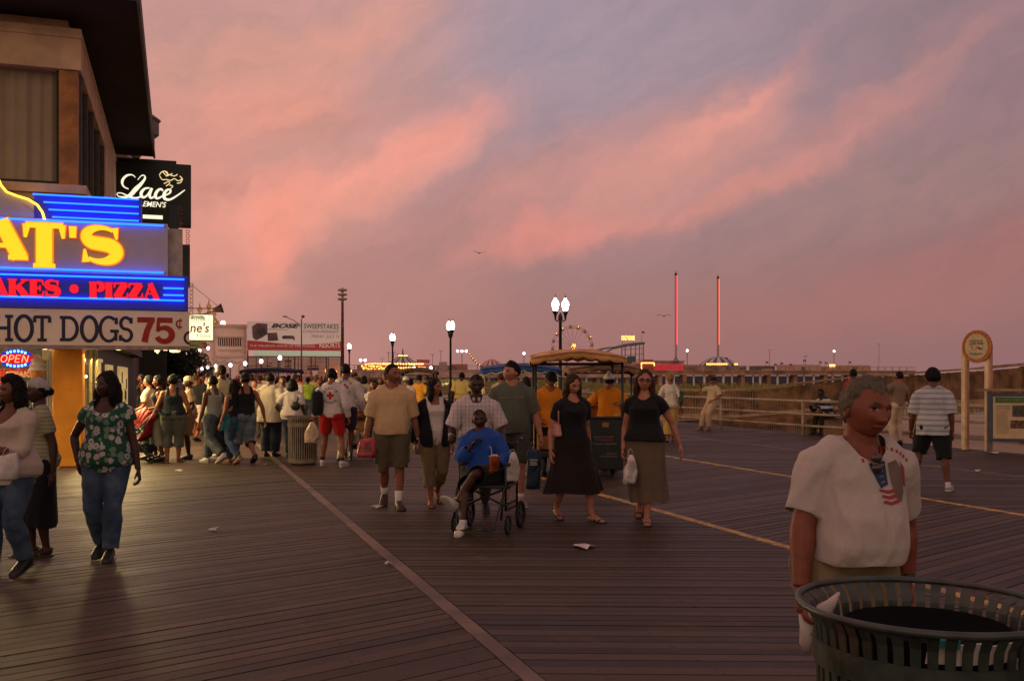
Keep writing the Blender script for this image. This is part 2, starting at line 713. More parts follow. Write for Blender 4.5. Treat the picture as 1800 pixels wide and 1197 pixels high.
def remesh(mb, vox, it=4):
 me = mb.mesh('tmp')
 o = bpy.data.objects.new('tmp', me)
 COL.objects.link(o)
 r = o.modifiers.new('r', 'REMESH')
 r.mode = 'VOXEL'
 r.voxel_size = vox
 if it:
  s = o.modifiers.new('s', 'SMOOTH')
  s.factor = 0.5
  s.iterations = it
 dg = bpy.context.evaluated_depsgraph_get()
 out = bpy.data.meshes.new_from_object(o.evaluated_get(dg))
 bpy.data.objects.remove(o)
 bpy.data.meshes.remove(me)
 return out


def coords(me):
 a = np.empty(len(me.vertices) * 3)
 me.vertices.foreach_get('co', a)
 return a.reshape(-1, 3)


def setco(me, a):
 me.vertices.foreach_set('co', a.ravel())
 me.update()


def wnoise(p, scale, seed=0, stretch=(1, 1, 1), octaves=3):
 """cheap smooth noise: summed plane waves"""
 rs = np.random.RandomState(seed)
 q = p * np.array(stretch)
 out = np.zeros(len(p))
 for o in range(octaves):
  for k in range(5):
   d = rs.normal(size=3)
   d /= np.linalg.norm(d)
   out += np.sin(q @ d * scale * (2 ** o) + rs.uniform(0, 6.28) + 1.3 * np.sin(q @ rs.normal(size=3) * scale * 0.6)) / (2 ** o) / 5
 return out


def normals(me):
 a = np.empty(len(me.vertices) * 3)
 me.vertex_normals.foreach_get('vector', a)
 return a.reshape(-1, 3)


def rumple(me, amp, scale=14.0, seed=0, stretch=(1, 1, 0.45)):
 c = coords(me)
 nn = normals(me)
 w = wnoise(c, scale, seed, stretch)
 r = 1 - np.abs(wnoise(c, scale * 1.5, seed + 40, (1, 1, stretch[2] * 1.3), 2)) * 2.2
 w = np.maximum(0.55 * w + 0.75 * np.clip(r, -0.6, 1), -0.22)
 setco(me, c + nn * (w * amp)[:, None])


def drop_faces(me, test):
 """delete the faces whose centre passes test(x, y, z arrays)"""
 n = len(me.polygons)
 c = np.empty(n * 3)
 me.polygons.foreach_get('center', c)
 c = c.reshape(-1, 3)
 kill = test(c[:, 0], c[:, 1], c[:, 2])
 if not kill.any():
  return
 bm = bmesh.new()
 bm.from_mesh(me)
 bm.faces.ensure_lookup_table()
 bmesh.ops.delete(bm, geom=[bm.faces[i] for i in np.nonzero(kill)[0]], context='FACES')
 loose_v = [v for v in bm.verts if not v.link_faces]
 bmesh.ops.delete(bm, geom=loose_v, context='VERTS')
 for _ in range(8):        # even out the cut edge
  new = {}
  for v in bm.verts:
   if v.is_boundary:
    nb = [e.other_vert(v).co for e in v.link_edges if e.is_boundary]
    if len(nb) == 2:
     new[v] = v.co * 0.4 + (nb[0] + nb[1]) * 0.3
  for v, c_ in new.items():
   v.co = c_
 bm.to_mesh(me)
 bm.free()
 me.update()
 me.polygons.foreach_set('use_smooth', [True] * len(me.polygons))


def open_end(me, p, d, r, wave=0.0, keep=None, depth=0.16):
 """cut a sleeve, leg or hem open: drops faces beyond point p along d within r of the axis"""
 p, d = np.array(p), np.array(Vector(d).normalized())

 def t(x, y, z):
  q = np.stack([x, y, z], 1) - p
  s = q @ d
  a = q - s[:, None] * d
  rad = np.linalg.norm(a / np.array(r if isinstance(r, (tuple, list)) else (r, r, r)), axis=1)
  w = wave * np.sin(np.arctan2(a[:, 1], a[:, 0]) * 3 + 1.3)
  out = (s > w) & (s < depth) & (rad < 1.0)
  if keep:
   out &= ((x - keep[0]) / keep[2]) ** 2 + ((y - keep[1]) / keep[3]) ** 2 > 1.0
  return out
 drop_faces(me, t)


def ik(a, b, l1, l2, hint):
 """joint between a and b for limb lengths l1,l2 bending towards hint"""
 d = b - a
 L = d.length
 mx = (l1 + l2) * 0.998
 if L > mx:
  b = a + d * (mx / L)
  d = b - a
  L = mx
 x = (l1 * l1 - l2 * l2 + L * L) / (2 * L)
 h = math.sqrt(max(0.0, l1 * l1 - x * x))
 t = d / L
 hv = Vector(hint) - Vector(hint).dot(t) * t
 if hv.length < 1e-6:
  hv = t.orthogonal()
 hv.normalize()
 return a + t * x + hv * h, b


def ss(a, b, x):
 t = np.clip((x - a) / (b - a), 0, 1)
 return t * t * (3 - 2 * t)


def head_shape(nx, ny, nz, a, b, c, fem=0.0, jowl=0.0):
 """unit sphere directions (arrays) -> head surface; face looks to -y"""
 x = a * nx
 y = b * ny
 z = c * nz
 low = np.clip(-nz, 0, 1)
 x = x * (1 - (0.30 - 0.2 * jowl + 0.05 * fem) * low ** 1.4) * (1 + 0.05 * (1 - np.abs(nz)))
 front = np.clip(-ny, 0, 1)
 back = np.clip(ny, 0, 1)
 y = np.where(ny < 0, y * (1 - 0.05 * low) - b * 0.05 * front * low, y * (1 - 0.45 * low))
 y = np.where(ny < 0, -np.abs(y) ** 0.92 * b ** 0.08, y)
 xr = x / a
 zr = z / c
 f = (ny < -0.05).astype(float) * np.clip(front * 3, 0, 1)
 g = lambda v, m, s: np.exp(-((v - m) / s) ** 2)
 # brow, eye sockets, nose, lips, chin, cheeks
 y = y - f * b * 0.075 * g(zr, 0.20, 0.08) * g(np.abs(xr), 0.30, 0.32)
 y = y + f * b * 0.15 * g(zr, 0.04, 0.10) * g(np.abs(xr), 0.40, 0.17)
 ramp = np.clip((0.10 - zr) / 0.42, 0, 1)
 noz = ramp * (zr > -0.46) * ss(-0.46, -0.33, zr)
 y = y - f * b * (0.30 - 0.04 * fem) * noz * g(xr, 0, 0.14 + 0.10 * ramp)
 y = y + f * b * 0.03 * g(zr, -0.46, 0.06) * g(xr, 0, 0.3)
 y = y - f * b * 0.085 * g(zr, -0.555, 0.05) * g(xr, 0, 0.27)
 y = y - f * b * 0.085 * g(zr, -0.665, 0.05) * g(xr, 0, 0.23)
 y = y + f * b * 0.04 * g(zr, -0.61, 0.022) * g(xr, 0, 0.30)
 y = y - f * b * 0.07 * g(zr, -0.88, 0.12) * g(xr, 0, 0.28)
 y = y - f * b * 0.05 * g(zr, -0.22, 0.16) * g(np.abs(xr), 0.55, 0.2)
 return x, y, z


def sphere_grid(seg, rings):
 nv, nf = [], []
 for i in range(rings + 1):
  ph = math.pi * i / rings
  for k in range(seg):
   th = 2 * math.pi * k / seg
   nv.append((math.sin(ph) * math.cos(th), math.sin(ph) * math.sin(th), -math.cos(ph)))
 for i in range(rings):
  for k in range(seg):
   nf.append((i * seg + k, i * seg + (k + 1) % seg, (i + 1) * seg + (k + 1) % seg, (i + 1) * seg + k))
 return np.array(nv), nf


TORSO = {  # t along the spine, half width, half depth, forward shift (all in heights)
 'm': [(-0.16, 0.060, 0.050, 0), (-0.06, 0.092, 0.066, 0.004), (0.08, 0.096, 0.070, 0.004), (0.25, 0.092, 0.064, 0), (0.42, 0.088, 0.060, 0),
   (0.62, 0.097, 0.064, 0), (0.80, 0.106, 0.068, 0), (0.92, 0.104, 0.060, 0), (1.00, 0.078, 0.048, 0.004), (1.07, 0.048, 0.040, 0.006), (1.17, 0.034, 0.036, 0.002)],
 'f': [(-0.16, 0.060, 0.050, 0), (-0.06, 0.100, 0.070, 0.006), (0.08, 0.104, 0.074, 0.006), (0.25, 0.090, 0.062, 0), (0.42, 0.076, 0.054, 0),
   (0.60, 0.083, 0.062, -0.004), (0.74, 0.090, 0.076, -0.012), (0.89, 0.088, 0.056, 0), (0.99, 0.066, 0.043, 0.004), (1.06, 0.040, 0.035, 0.006), (1.17, 0.029, 0.031, 0.002)],
}


def finger_tubes(mb, wrist, axis, palm, side, Lh, curl, seg=6, mi=0):
 """axis: along the hand, palm: the way the palm faces, side: towards the thumb"""
 axis, palm = axis.normalized(), palm.normalized()
 side = (side - side.dot(axis) * axis)
 side.normalize()
 palm = (palm - palm.dot(axis) * axis - palm.dot(side) * side)
 if palm.length < 1e-4:
  palm = axis.cross(side)
 palm.normalize()
 pl = Lh * 0.54
 w = Lh * 0.21
 mb.tube([wrist - axis * Lh * 0.06, wrist + axis * pl * 0.3, wrist + axis * pl * 0.75, wrist + axis * pl * 1.04],
   [(w * 0.66, w * 0.46), (w * 0.92, w * 0.48), (w * 1.02, w * 0.42), (w * 0.9, w * 0.30)], 10, ref=side, mi=mi)
 for k, (off, ln) in enumerate(((0.74, 0.43), (0.25, 0.48), (-0.25, 0.45), (-0.72, 0.35))):
  p = wrist + axis * pl * (0.97 - 0.04 * abs(k - 1)) + side * w * off
  d = axis.copy()
  pts = [p - axis * Lh * 0.03]
  rr = Lh * (0.054 if k < 3 else 0.046)
  ang = 0.0
  for j, fr in enumerate((0.42, 0.32, 0.26)):
   ang += R(curl * (0.8, 1.15, 0.85)[j] * (0.85 + 0.1 * k))
   d = axis * math.cos(ang) + palm * math.sin(ang)
   p = p + d * (Lh * ln * fr)
   pts.append(p)
  mb.tube(pts, [rr, rr * 0.97, rr * 0.88, rr * 0.62], seg, mi=mi)
 p = wrist + axis * pl * 0.22 + side * w * 0.75
 d1 = (axis * 0.72 + side * 0.62 + palm * 0.32).normalized()
 d2 = (axis * 0.88 + side * 0.22 + palm * 0.42).normalized()
 mb.tube([p - d1 * Lh * 0.06, p + d1 * Lh * 0.17, p + d1 * Lh * 0.17 + d2 * Lh * 0.15, p + d1 * Lh * 0.17 + d2 * Lh * 0.24],
   [Lh * 0.075, Lh * 0.062, Lh * 0.056, Lh * 0.036], seg, mi=mi)


def person(label, loc, H=1.72, yaw=0, sex='m', sk='tan', fat=0.0, feet=None, hands=None, lean=0.0, side=0.0, twist=0.0,
   head=(0, 0, 0), hair=('short', 'black'), top=None, bottom=None, shoes=None, q=1, seat=None, seed=0, group=None,
   elbows=None, knees=None, extra=None, curl=22, drop=0.0, belly=0.0, socks=None, name='person', hat=None, beard=None, hipyaw=0.0, wide=1.0, headw=1.0, heads=1.0, armk=1.0):
 """feet: ((x, y, lift, toe_out), ...) in heights, figure's own right (-x) first, front is -y.
  hands: targets relative to the shoulders in heights. q: 0 far, 1 middle, 2 near, 3 closest."""
 root = thing(name, label, 'person', loc, R(yaw), group)
 vox = (0.030, 0.0145, 0.0105, 0.0075)[q]
 feet = feet or ((-0.055, 0, 0, 8), (0.055, 0, 0, 8))
 hands = hands or ((-0.045, -0.03, -0.33), (0.045, -0.03, -0.33))
 l1, l2 = 0.247 * H, 0.243 * H
 V = Vector
 ank = []
 for (fx, fy, lift, to, *_p) in feet:
  ank.append(V((fx * H, fy * H, 0.042 * H + lift * H)))
 hipw = (0.052 if sex == 'm' else 0.055) * H * (1 + 0.25 * fat)
 if seat is None:
  ph = min(a.z + math.sqrt(max(0.01, ((l1 + l2) * 0.992) ** 2 - (abs(a.x) - hipw) ** 2 - a.y ** 2)) for a in ank) - drop * H
 else:
  ph = seat
 pc = V((sum(a.x for a in ank) / 2 * 0.5, 0, ph)) if seat is None else V((0, 0, ph))
 hy = R(hipyaw)
 hipd = V((math.cos(hy), math.sin(hy), 0))
 hip = [pc - hipd * hipw, pc + hipd * hipw]
 kn = []
 for s in (0, 1):
  hint = V((0.05 * (-1, 1)[s], -1, 0)) if not knees else V(knees[s])
  k, a = ik(hip[s], ank[s], l1, l2, hint)
  kn.append(k)
  ank[s] = a
 sp = V((math.sin(R(side)), -math.sin(R(lean)), math.cos(R(lean)))).normalized()
 T = 0.288 * H
 right = V((math.cos(R(twist)), math.sin(R(twist)), -math.sin(R(side)) * 0.9)).normalized()
 shc = pc + sp * T
 shw = (0.106 if sex == 'm' else 0.093) * H * (1 + 0.14 * fat) * wide * wide
 sh = [shc - right * shw, shc + right * shw]
 sh = [p - sp * 0.033 * H for p in sh]
 al1, al2 = 0.168 * H, 0.150 * H
 el, wr = [], []
 ct, st = math.cos(R(twist)), math.sin(R(twist))
 for s in (0, 1):
  h = V(hands[s]) * H
  h = V((h.x * ct - h.y * st, h.x * st + h.y * ct, h.z))
  hint = V((0.35 * (-1, 1)[s], 1, -0.1)) if not (elbows and elbows[s]) else V(elbows[s])
  hint = V((hint.x * ct - hint.y * st, hint.x * st + hint.y * ct, hint.z))
  e, w = ik(sh[s], sh[s] + h, al1, al2, hint)
  el.append(e)
  wr.append(w)
 # ---- torso ring table
 rings = []
 for t, hw, hd, fy in TORSO[sex]:
  fk = fat * math.exp(-((t - 0.28) / 0.42) ** 2)
  bk = belly * math.exp(-((t - 0.33) / 0.26) ** 2)
  rt = hipd.lerp(right, max(0, min(1, t))).normalized()
  fwd = V((-rt.y, rt.x, 0)).normalized() * -1
  p = pc + sp * (T * t) + fwd * ((-fy + 0.030 * bk) * H)
  if t < 0:
   p = pc + V((0, 0, 1)) * (T * t)
  neckk = 1 + 0.22 * fat if t > 1.05 else 1
  if 0.75 < t < 1.05:
   hw *= wide
  rings.append((t, p, hw * H * (1 + 0.42 * fk) * (1 + 0.10 * fat) * neckk, (hd * (1 + 0.45 * fk) + 0.030 * bk) * H * neckk, rt))

 def ring_at(t):
  for i in range(len(rings) - 1):
   if rings[i][0] <= t <= rings[i + 1][0]:
    k = (t - rings[i][0]) / (rings[i + 1][0] - rings[i][0])
    a, b = rings[i], rings[i + 1]
    return (t, a[1].lerp(b[1], k), a[2] * (1 - k) + b[2] * k, a[3] * (1 - k) + b[3] * k, a[4].lerp(b[4], k))
  return rings[0] if t < rings[0][0] else rings[-1]

 def torso(mb, t0, t1, off0, off1=None, power=2.4, seg=20, flare=0.0, minr=0.0, drape=0.0):
  off1 = off0 if off1 is None else off1
  ts = [t0] + [r[0] for r in rings if t0 < r[0] < t1] + [t1]
  P, Q, RR = [], [], []
  for t in ts:
   r = ring_at(t)
   k = (t - t0) / max(1e-6, t1 - t0)
   o = off0 * (1 - k) + off1 * k + flare * max(0, 0.5 - k) * 2
   pp = r[1] if t >= rings[0][0] else r[1] + V((0, 0, (t - rings[0][0]) * T))
   w2, d2 = r[2], r[3]
   if drape and t < 0.36:
    rb = ring_at(0.36)
    w2, d2 = max(w2, rb[2] * drape), max(d2, rb[3] * drape)
    pp = pp + (V((rb[1].x, rb[1].y, pp.z)) - pp) * 0.6
   P.append(pp)
   Q.append((max(w2, minr) + o, d2 + o))
   RR.append(r[4])
  mb.tube(P, Q, seg, ref=RR, power=power)
 lk = 1 + 0.28 * fat
 legr = [(0, 0.052), (0.25, 0.051), (0.6, 0.042), (0.95, 0.0315), (1.0, 0.0315), (1.15, 0.030), (1.32, 0.033), (1.6, 0.026), (1.9, 0.0195), (2.0, 0.0195)]
 if sex == 'f':
  legr = [(a, b * (1.06 if a < 0.7 else 0.94)) for a, b in legr]

 def leg_pts(s, t1, off, offb=None, t0=0.0):
  P, Q = [], []
  offb = off if offb is None else offb
  ts = [t0] + [a for a, _ in legr if t0 < a < t1] + [t1]
  for t in ts:
   p = hip[s].lerp(kn[s], t) if t <= 1 else kn[s].lerp(ank[s], t - 1)
   r = float(np.interp(t, [a for a, _ in legr], [b for _, b in legr])) * H * lk
   back = V((0, 0.007 * H * math.exp(-((t - 1.3) / 0.25) ** 2), 0))
   P.append(p + back)
   Q.append(r + off * (1 - t / 2) + offb * t / 2)
  return P, Q
 ak = (1 + 0.30 * fat) * armk
 armr = [(0, 0.031), (0.15, 0.033), (0.5, 0.0275), (0.95, 0.0235), (1.05, 0.0235), (1.25, 0.0245), (1.6, 0.0195), (2.0, 0.0150)]
 if sex == 'f':
  armr = [(a, b * 0.88) for a, b in armr]

 def arm_pts(s, t1, off, offb=None):
  P, Q = [], []
  offb = off if offb is None else offb
  ts = [0.0] + [a for a, _ in armr if 0 < a < t1] + [t1]
  for t in ts:
   p = sh[s].lerp(el[s], t) if t <= 1 else el[s].lerp(wr[s], t - 1)
   r = float(np.interp(t, [a for a, _ in armr], [b for _, b in armr])) * H * ak
   P.append(p)
   k = t / max(t1, 1e-6)
   Q.append(r + off * (1 - k) + offb * k)
  return P, Q
 # ---- head frame
 hyaw, hpitch, hroll = head
 neck0 = ring_at(1.05)[1]
 hup = (sp * 0.5 + V((0, 0, 1)) * 0.5 + V((0, -0.25 * math.sin(R(lean)), 0))).normalized()
 hc = neck0 + hup * (0.0925 * H) + V((0, -0.012 * H, 0)) + V((math.sin(R(hyaw + twist)) * 0.006 * H, 0, 0))
 HM = Matrix.Rotation(R(hyaw + twist), 3, 'Z') @ Matrix.Rotation(R(hroll), 3, 'Y') @ Matrix.Rotation(R(hpitch), 3, 'X')
 ha, hb, hcz = (0.0475 if sex == 'm' else 0.0455) * H * (1 + 0.10 * fat) * headw * heads, 0.0555 * H * heads, 0.0665 * H * heads
 # ---- body
 mb = MB()
 torso(mb, -0.16, 1.17, 0.0, power=2.3, seg=18)
 mb.tube([ring_at(1.0)[1], neck0 + hup * 0.03 * H, hc + HM @ V((0, 0.012 * H, -0.02 * H))],
   [0.040 * H * (1 + .3 * fat), (0.0335 if sex == 'm' else 0.0275) * H * (1 + .3 * fat) * heads ** 2, (0.033 if sex == 'm' else 0.027) * H * (1 + .25 * fat) * heads ** 2], 14)
 foot = []
 for s in (0, 1):
  P, Q = leg_pts(s, 2.0, 0.0)
  mb.tube(P, Q, 14)
  mb.ell(hip[s] + V((0, 0.012 * H, 0.0)), (0.055 * H * lk, 0.060 * H * lk, 0.055 * H), 12, 8)
  P, Q = arm_pts(s, 2.0, 0.0)
  mb.tube(P, [(a, a) for a in Q[:-2]] + [(Q[-2], Q[-2] * 0.9), (Q[-1] * 1.1, Q[-1] * 0.8)], 12)
  mb.ell(sh[s], (0.033 * H * ak, 0.033 * H * ak, 0.030 * H * ak), 10, 8)
  mb.tube([ring_at(1.06)[1], ring_at(1.0)[1].lerp(sh[s], 0.55) + sp * 0.006 * H, sh[s] - sp * 0.004 * H], [0.024 * H, 0.027 * H, 0.028 * H], 10)
  to = R(feet[s][3]) * (-1, 1)[s]
  lift = feet[s][2]
  pit = -math.asin(max(-0.5, min(0.85, lift / 0.115))) if lift > 0 else -lift * 6
  if len(feet[s]) > 4:
   pit = R(feet[s][4])
  FM = Matrix.Rotation(to, 3, 'Z') @ Matrix.Rotation(-pit, 3, 'X')
  foot.append((ank[s], FM))
  A = ank[s]
  f = lambda x, y, z: A + FM @ V((x * H, y * H, z * H))
  mb.tube([f(0, 0.030, -0.020), f(0, 0.010, -0.014), f(0, -0.03, -0.016), f(0, -0.075, -0.026), f(0, -0.112, -0.032)],
    [(0.017 * H, 0.016 * H), (0.021 * H, 0.026 * H), (0.023 * H, 0.022 * H), (0.027 * H, 0.013 * H), (0.020 * H, 0.007 * H)], 12, ref=(1, 0, 0))
 body = remesh(mb, vox, 3 if q else 2)
 # ---- head, ears, hands join the same mesh
 seg, rg = ((14, 10), (28, 22), (44, 34), (84, 64))[q]
 nv, nf = sphere_grid(seg, rg)
 nx, ny, nz = nv[:, 0], nv[:, 1], nv[:, 2]
 X, Y, Z = head_shape(nx, ny, nz, ha, hb, hcz, 1.0 if sex == 'f' else 0.0, max(fat, 0.9 if headw > 1 else 0))
 hm = MB()
 pts = [hc + HM @ V((X[i], Y[i], Z[i])) for i in range(len(X))]
 hm.add(pts, nf)
 cx = np.array([[X[j] for j in f_] for f_ in nf]).mean(1) / ha
 cy = np.array([[ny[j] for j in f_] for f_ in nf]).mean(1)
 cz = np.array([[Z[j] for j in f_] for f_ in nf]).mean(1) / hcz
 if q >= 1:
  for i in range(len(nf)):
   if cy[i] < -0.3:
    if abs(cx[i]) < 0.30 and abs(cz[i] + 0.61) < 0.085 * (1 - 0.5 * (cx[i] / 0.3) ** 2):
     hm.mi[i] = 1
    elif abs(abs(cx[i]) - 0.40) < 0.24 and abs(cz[i] - 0.235 + 0.25 * (abs(cx[i]) - 0.4) ** 2) < (0.035 if sex == 'm' else 0.022) * (1 if q > 1 else 1.4):
     hm.mi[i] = 3
    elif (abs(abs(cx[i]) - 0.40) / 0.17) ** 2 + ((cz[i] - 0.035) / 0.044) ** 2 < 1:
     hm.mi[i] = 2 if (q == 3 and abs(abs(cx[i]) - 0.40) > 0.085) or (q == 2 and abs(abs(cx[i]) - 0.40) > 0.12) else 3
 if beard:
  for i in range(len(nf)):
   if hm.mi[i] == 0 and cz[i] < -0.42 and cy[i] < 0.25:
    hm.mi[i] = 4
 for s in (-1, 1):
  EM = HM @ Matrix.Rotation(R(18 * s), 3, 'Z')
  hm.ell(hc + HM @ V((s * ha * 1.02, hb * 0.10, -0.10 * hcz)), (ha * 0.13, hb * 0.24, hcz * 0.27), 8, 6, M=EM)
 for s in (0, 1):
  ax = (wr[s] - el[s]).normalized()
  inw = right * (1, -1)[s]
  fwd = V((-right.y * -1, -1, 0)).normalized()
  fwd = V((right.y, -right.x, 0))
  sd = fwd - fwd.dot(ax) * ax
  if sd.length < 0.3:
   sd = V((0, 0, 1)) - ax * ax.z
  sd.normalize()
  if abs(ax.z) < 0.75:
   pal = V((0, 0, -1)) * 0.6 + inw * 0.7
   sd = ax.cross(pal)
   if sd.z < 0:
    sd = -sd
  else:
   pal = inw
  c_ = curl[s] if isinstance(curl, (list, tuple)) else curl
  if q == 0:
   hm.tube([wr[s] - ax * 0.01 * H, wr[s] + ax * 0.04 * H, wr[s] + ax * 0.09 * H], [0.014 * H, 0.022 * H, 0.010 * H], 6)
  else:
   finger_tubes(hm, wr[s], ax, pal, sd, 0.106 * H * (1 if sex == 'm' else 0.94), c_, 6 if q < 3 else 9)
 base = MB()
 cc = coords(body)
 base.v = [tuple(p) for p in cc]
 base.f = [tuple(p.vertices) for p in body.polygons]
 base.mi = [0] * len(base.f)
 bpy.data.meshes.remove(body)
 o0 = len(base.v)
 base.v += [tuple(p) for p in hm.v]
 base.f += [tuple(i + o0 for i in f_) for f_ in hm.f]
 base.mi += hm.mi
 ob = obj('body', base, [SKIN[sk], LIP[sk], EYEW, EYED, HAIR[beard or 'black']], root, smooth=True, world=False)
 ctx = dict(root=root, H=H, hc=hc, HM=HM, sh=sh, el=el, wr=wr, hip=hip, kn=kn, ank=ank, pc=pc, sp=sp, T=T, ring_at=ring_at, right=right,
    ha=ha, hb=hb, hcz=hcz, foot=foot, arm_pts=arm_pts, leg_pts=leg_pts, vox=vox, q=q, W=Matrix.Translation(Vector(loc)) @ Matrix.Rotation(R(yaw), 4, 'Z'), body=ob)
 amp = (0.0, 0.006, 0.008, 0.011)[q]
 # ---- bottom
 for bottom in (bottom if isinstance(bottom, list) else [bottom] if bottom else []):
  kind, m = bottom[0], bottom[1]
  opt = bottom[2] if len(bottom) > 2 else {}
  mb = MB()
  loose = opt.get('loose', 0.012)
  nm = {'pants': 'trousers', 'shorts': 'shorts', 'capri': 'cropped_trousers', 'skirt': 'skirt'}[kind]
  if kind == 'skirt':
   hem = opt.get('hem', 0.30) * H
   w1, d1 = opt.get('w', 0.13) * H, opt.get('d', 0.11) * H
   at = []
   for s_ in (0, 1):
    k_ = max(0.0, min(1.0, (kn[s_].z - hem) / max(0.05, kn[s_].z - ank[s_].z)))
    at.append(kn[s_].lerp(ank[s_], k_))
   cx0 = (at[0].x + at[1].x) / 2
   cy0 = (at[0].y + at[1].y) / 2
   w1 = max(w1, abs(at[0].x - at[1].x) / 2 + 0.055 * H)
   d1 = max(d1, abs(at[0].y - at[1].y) / 2 + 0.06 * H)
   kf = min(kn[0].y, kn[1].y) - 0.05 * H
   nr, sgm = 18, (20, 40, 64, 90)[q]
   tw = opt.get('waist', 0.22)
   P0 = ring_at(tw)
   vs, fs = [], []
   for i in range(nr + 1):
    k = i / nr
    z = P0[1].z * (1 - k) + hem * k
    hipk = min(1.0, k * 3.4)
    rx0, ry0 = P0[2] + 0.008, P0[3] + 0.008
    rh = ring_at(0.0)
    rxh, ryh = max(rh[2], hipw + 0.058 * H * lk) + 0.028, max(rh[3], 0.066 * H * lk) + 0.012
    if k < 0.29:
     e = math.sin(min(1.0, k / 0.15) * math.pi / 2)
     rx, ry = rx0 + (rxh - rx0) * e, ry0 + (ryh - ry0) * e
    else:
     e = (k - 0.29) / 0.71
     rx, ry = rxh + (w1 - rxh) * e, ryh + (d1 - ryh) * e
    cxx = P0[1].x * (1 - k) + cx0 * k + opt.get('sway', 0) * H * k * k
    cyy = P0[1].y * (1 - k) + cy0 * k
    for s_ in (0, 1):          # let the cloth clear both legs
     for t_ in np.linspace(0, 1.9, 20):
      lp = hip[s_].lerp(kn[s_], t_) if t_ <= 1 else kn[s_].lerp(ank[s_], t_ - 1)
      if abs(lp.z - z) < 0.055:
       lr = float(np.interp(t_, [a_ for a_, _ in legr], [b_ for _, b_ in legr])) * H * lk + 0.022
       y0_, y1_ = min(cyy - ry, lp.y - lr), max(cyy + ry, lp.y + lr)
       x0_, x1_ = min(cxx - rx, lp.x - lr), max(cxx + rx, lp.x + lr)
       cyy, ry, cxx, rx = (y0_ + y1_) / 2, (y1_ - y0_) / 2, (x0_ + x1_) / 2, (x1_ - x0_) / 2
    for j in range(sgm):
     th = 2 * math.pi * j / sgm
     fo = 1 + opt.get('fold', 0.06) * k * (math.sin(th * 7 + seed) + 0.6 * math.sin(th * 12 + 2.1 + k * 1.5)) * 0.7
     yv = cyy + ry * fo * math.sin(th)
     vs.append((cxx + rx * fo * math.cos(th), yv, z + 0.012 * k * math.sin(th * 3 + seed)))
   for i in range(nr):
    for j in range(sgm):
     fs.append((i * sgm + j, (i + 1) * sgm + j, (i + 1) * sgm + (j + 1) % sgm, i * sgm + (j + 1) % sgm))
   mb.add(vs, fs)
   obj(nm, mb, m, root, smooth=True, world=False)
  else:
   t1 = {'pants': 1.93, 'shorts': 0.93, 'capri': 1.45}[kind]
   t1 = opt.get('len', t1)
   ob_ = opt.get('bottom', loose)
   torso(mb, -0.16, opt.get('waist', 0.20), loose * 0.9, 0.009, power=2.2)
   for s in (0, 1):
    P, Q = leg_pts(s, t1, loose, ob_)
    Q[0] *= 0.98
    P[0] = P[0] + V((0, 0, 0.01 * H))
    if q:
     P2, Q2 = [P[0]], [Q[0]]
     for i in range(1, len(P)):
      P2.append(P[i])
      Q2.append(Q[i])
     P, Q = P2, Q2
    mb.tube(P, Q, 14)
    mb.ell(hip[s] + V((0, 0.014 * H, -0.005 * H)), (0.057 * H * lk + loose * .5, 0.064 * H * lk + loose * .6, 0.056 * H + loose * .5), 12, 8)
   me = remesh(mb, max(vox, 0.010), 3)
   for s in (0, 1):
    if q:
     P, Q = leg_pts(s, t1, loose, ob_)
     dv_ = (P[-1] - P[-2]).normalized()
     open_end(me, P[-1] - dv_ * 0.012, dv_, Q[-1] * 1.5 + 0.02, 0.006)
   if amp:
    rumple(me, amp * opt.get('rumple', 1.0), 16.0, seed + 5, (1, 1, 0.6))
   link(nm, me, m, root)
   if opt.get('pockets'):
    for s in (0, 1):
     pk = MB()
     p = hip[s].lerp(kn[s], 0.66)
     r = float(np.interp(0.66, [a for a, _ in legr], [b for _, b in legr])) * H * lk + loose
     pk.box(p + V(((-1, 1)[s] * r * 0.93, 0.0, 0)), (0.03, 0.15, 0.17), 0)
     pk.box(p + V(((-1, 1)[s] * (r * 0.93 + 0.004), 0.0, 0.07)), (0.03, 0.158, 0.045), 0)
     obj('cargo_pocket', pk, m, root, bevel=0.006, world=False)
 # ---- top
 for top in (top if isinstance(top, list) else [top] if top else []):
  kind, m = top[0], top[1]
  opt = top[2] if len(top) > 2 else {}
  mb = MB()
  loose = opt.get('loose', 0.014)
  hem = opt.get('hem', -0.02)
  ext = max(0.0, -hem - 0.05) * 0.16
  sl = {'tee': 0.72, 'polo': 0.80, 'long': 1.90, 'tank': 0.0, 'cap': 0.38, 'threeq': 1.5}[kind]
  sl = opt.get('sleeve', sl)
  if kind == 'tank':
   torso(mb, hem, 0.86, loose, 0.007, flare=opt.get('flare', 0.0))
   for s in (0, 1):
    a = ring_at(0.80)
    b = ring_at(0.99)
    for fb in (-1, 1):
     fw = V((right.y, -right.x, 0)) * fb
     x0 = 0.050 * H * (-1, 1)[s]
     mb.tube([a[1] + right * x0 + fw * (a[3] * 0.86), a[1].lerp(b[1], 0.6) + right * x0 + fw * (b[3] * 1.0), b[1] + right * (x0 * 0.98) + fw * (b[3] * 0.55) + sp * 0.030 * H,
        b[1] + right * (x0 * 0.96) + sp * 0.036 * H], [(0.021 * H, 0.009 * H)] * 4, 8, ref=right)
  else:
   torso(mb, hem, 1.045, loose + ext, 0.008, flare=opt.get('flare', 0.0), drape=0.97 if loose > 0.02 else 0.0)
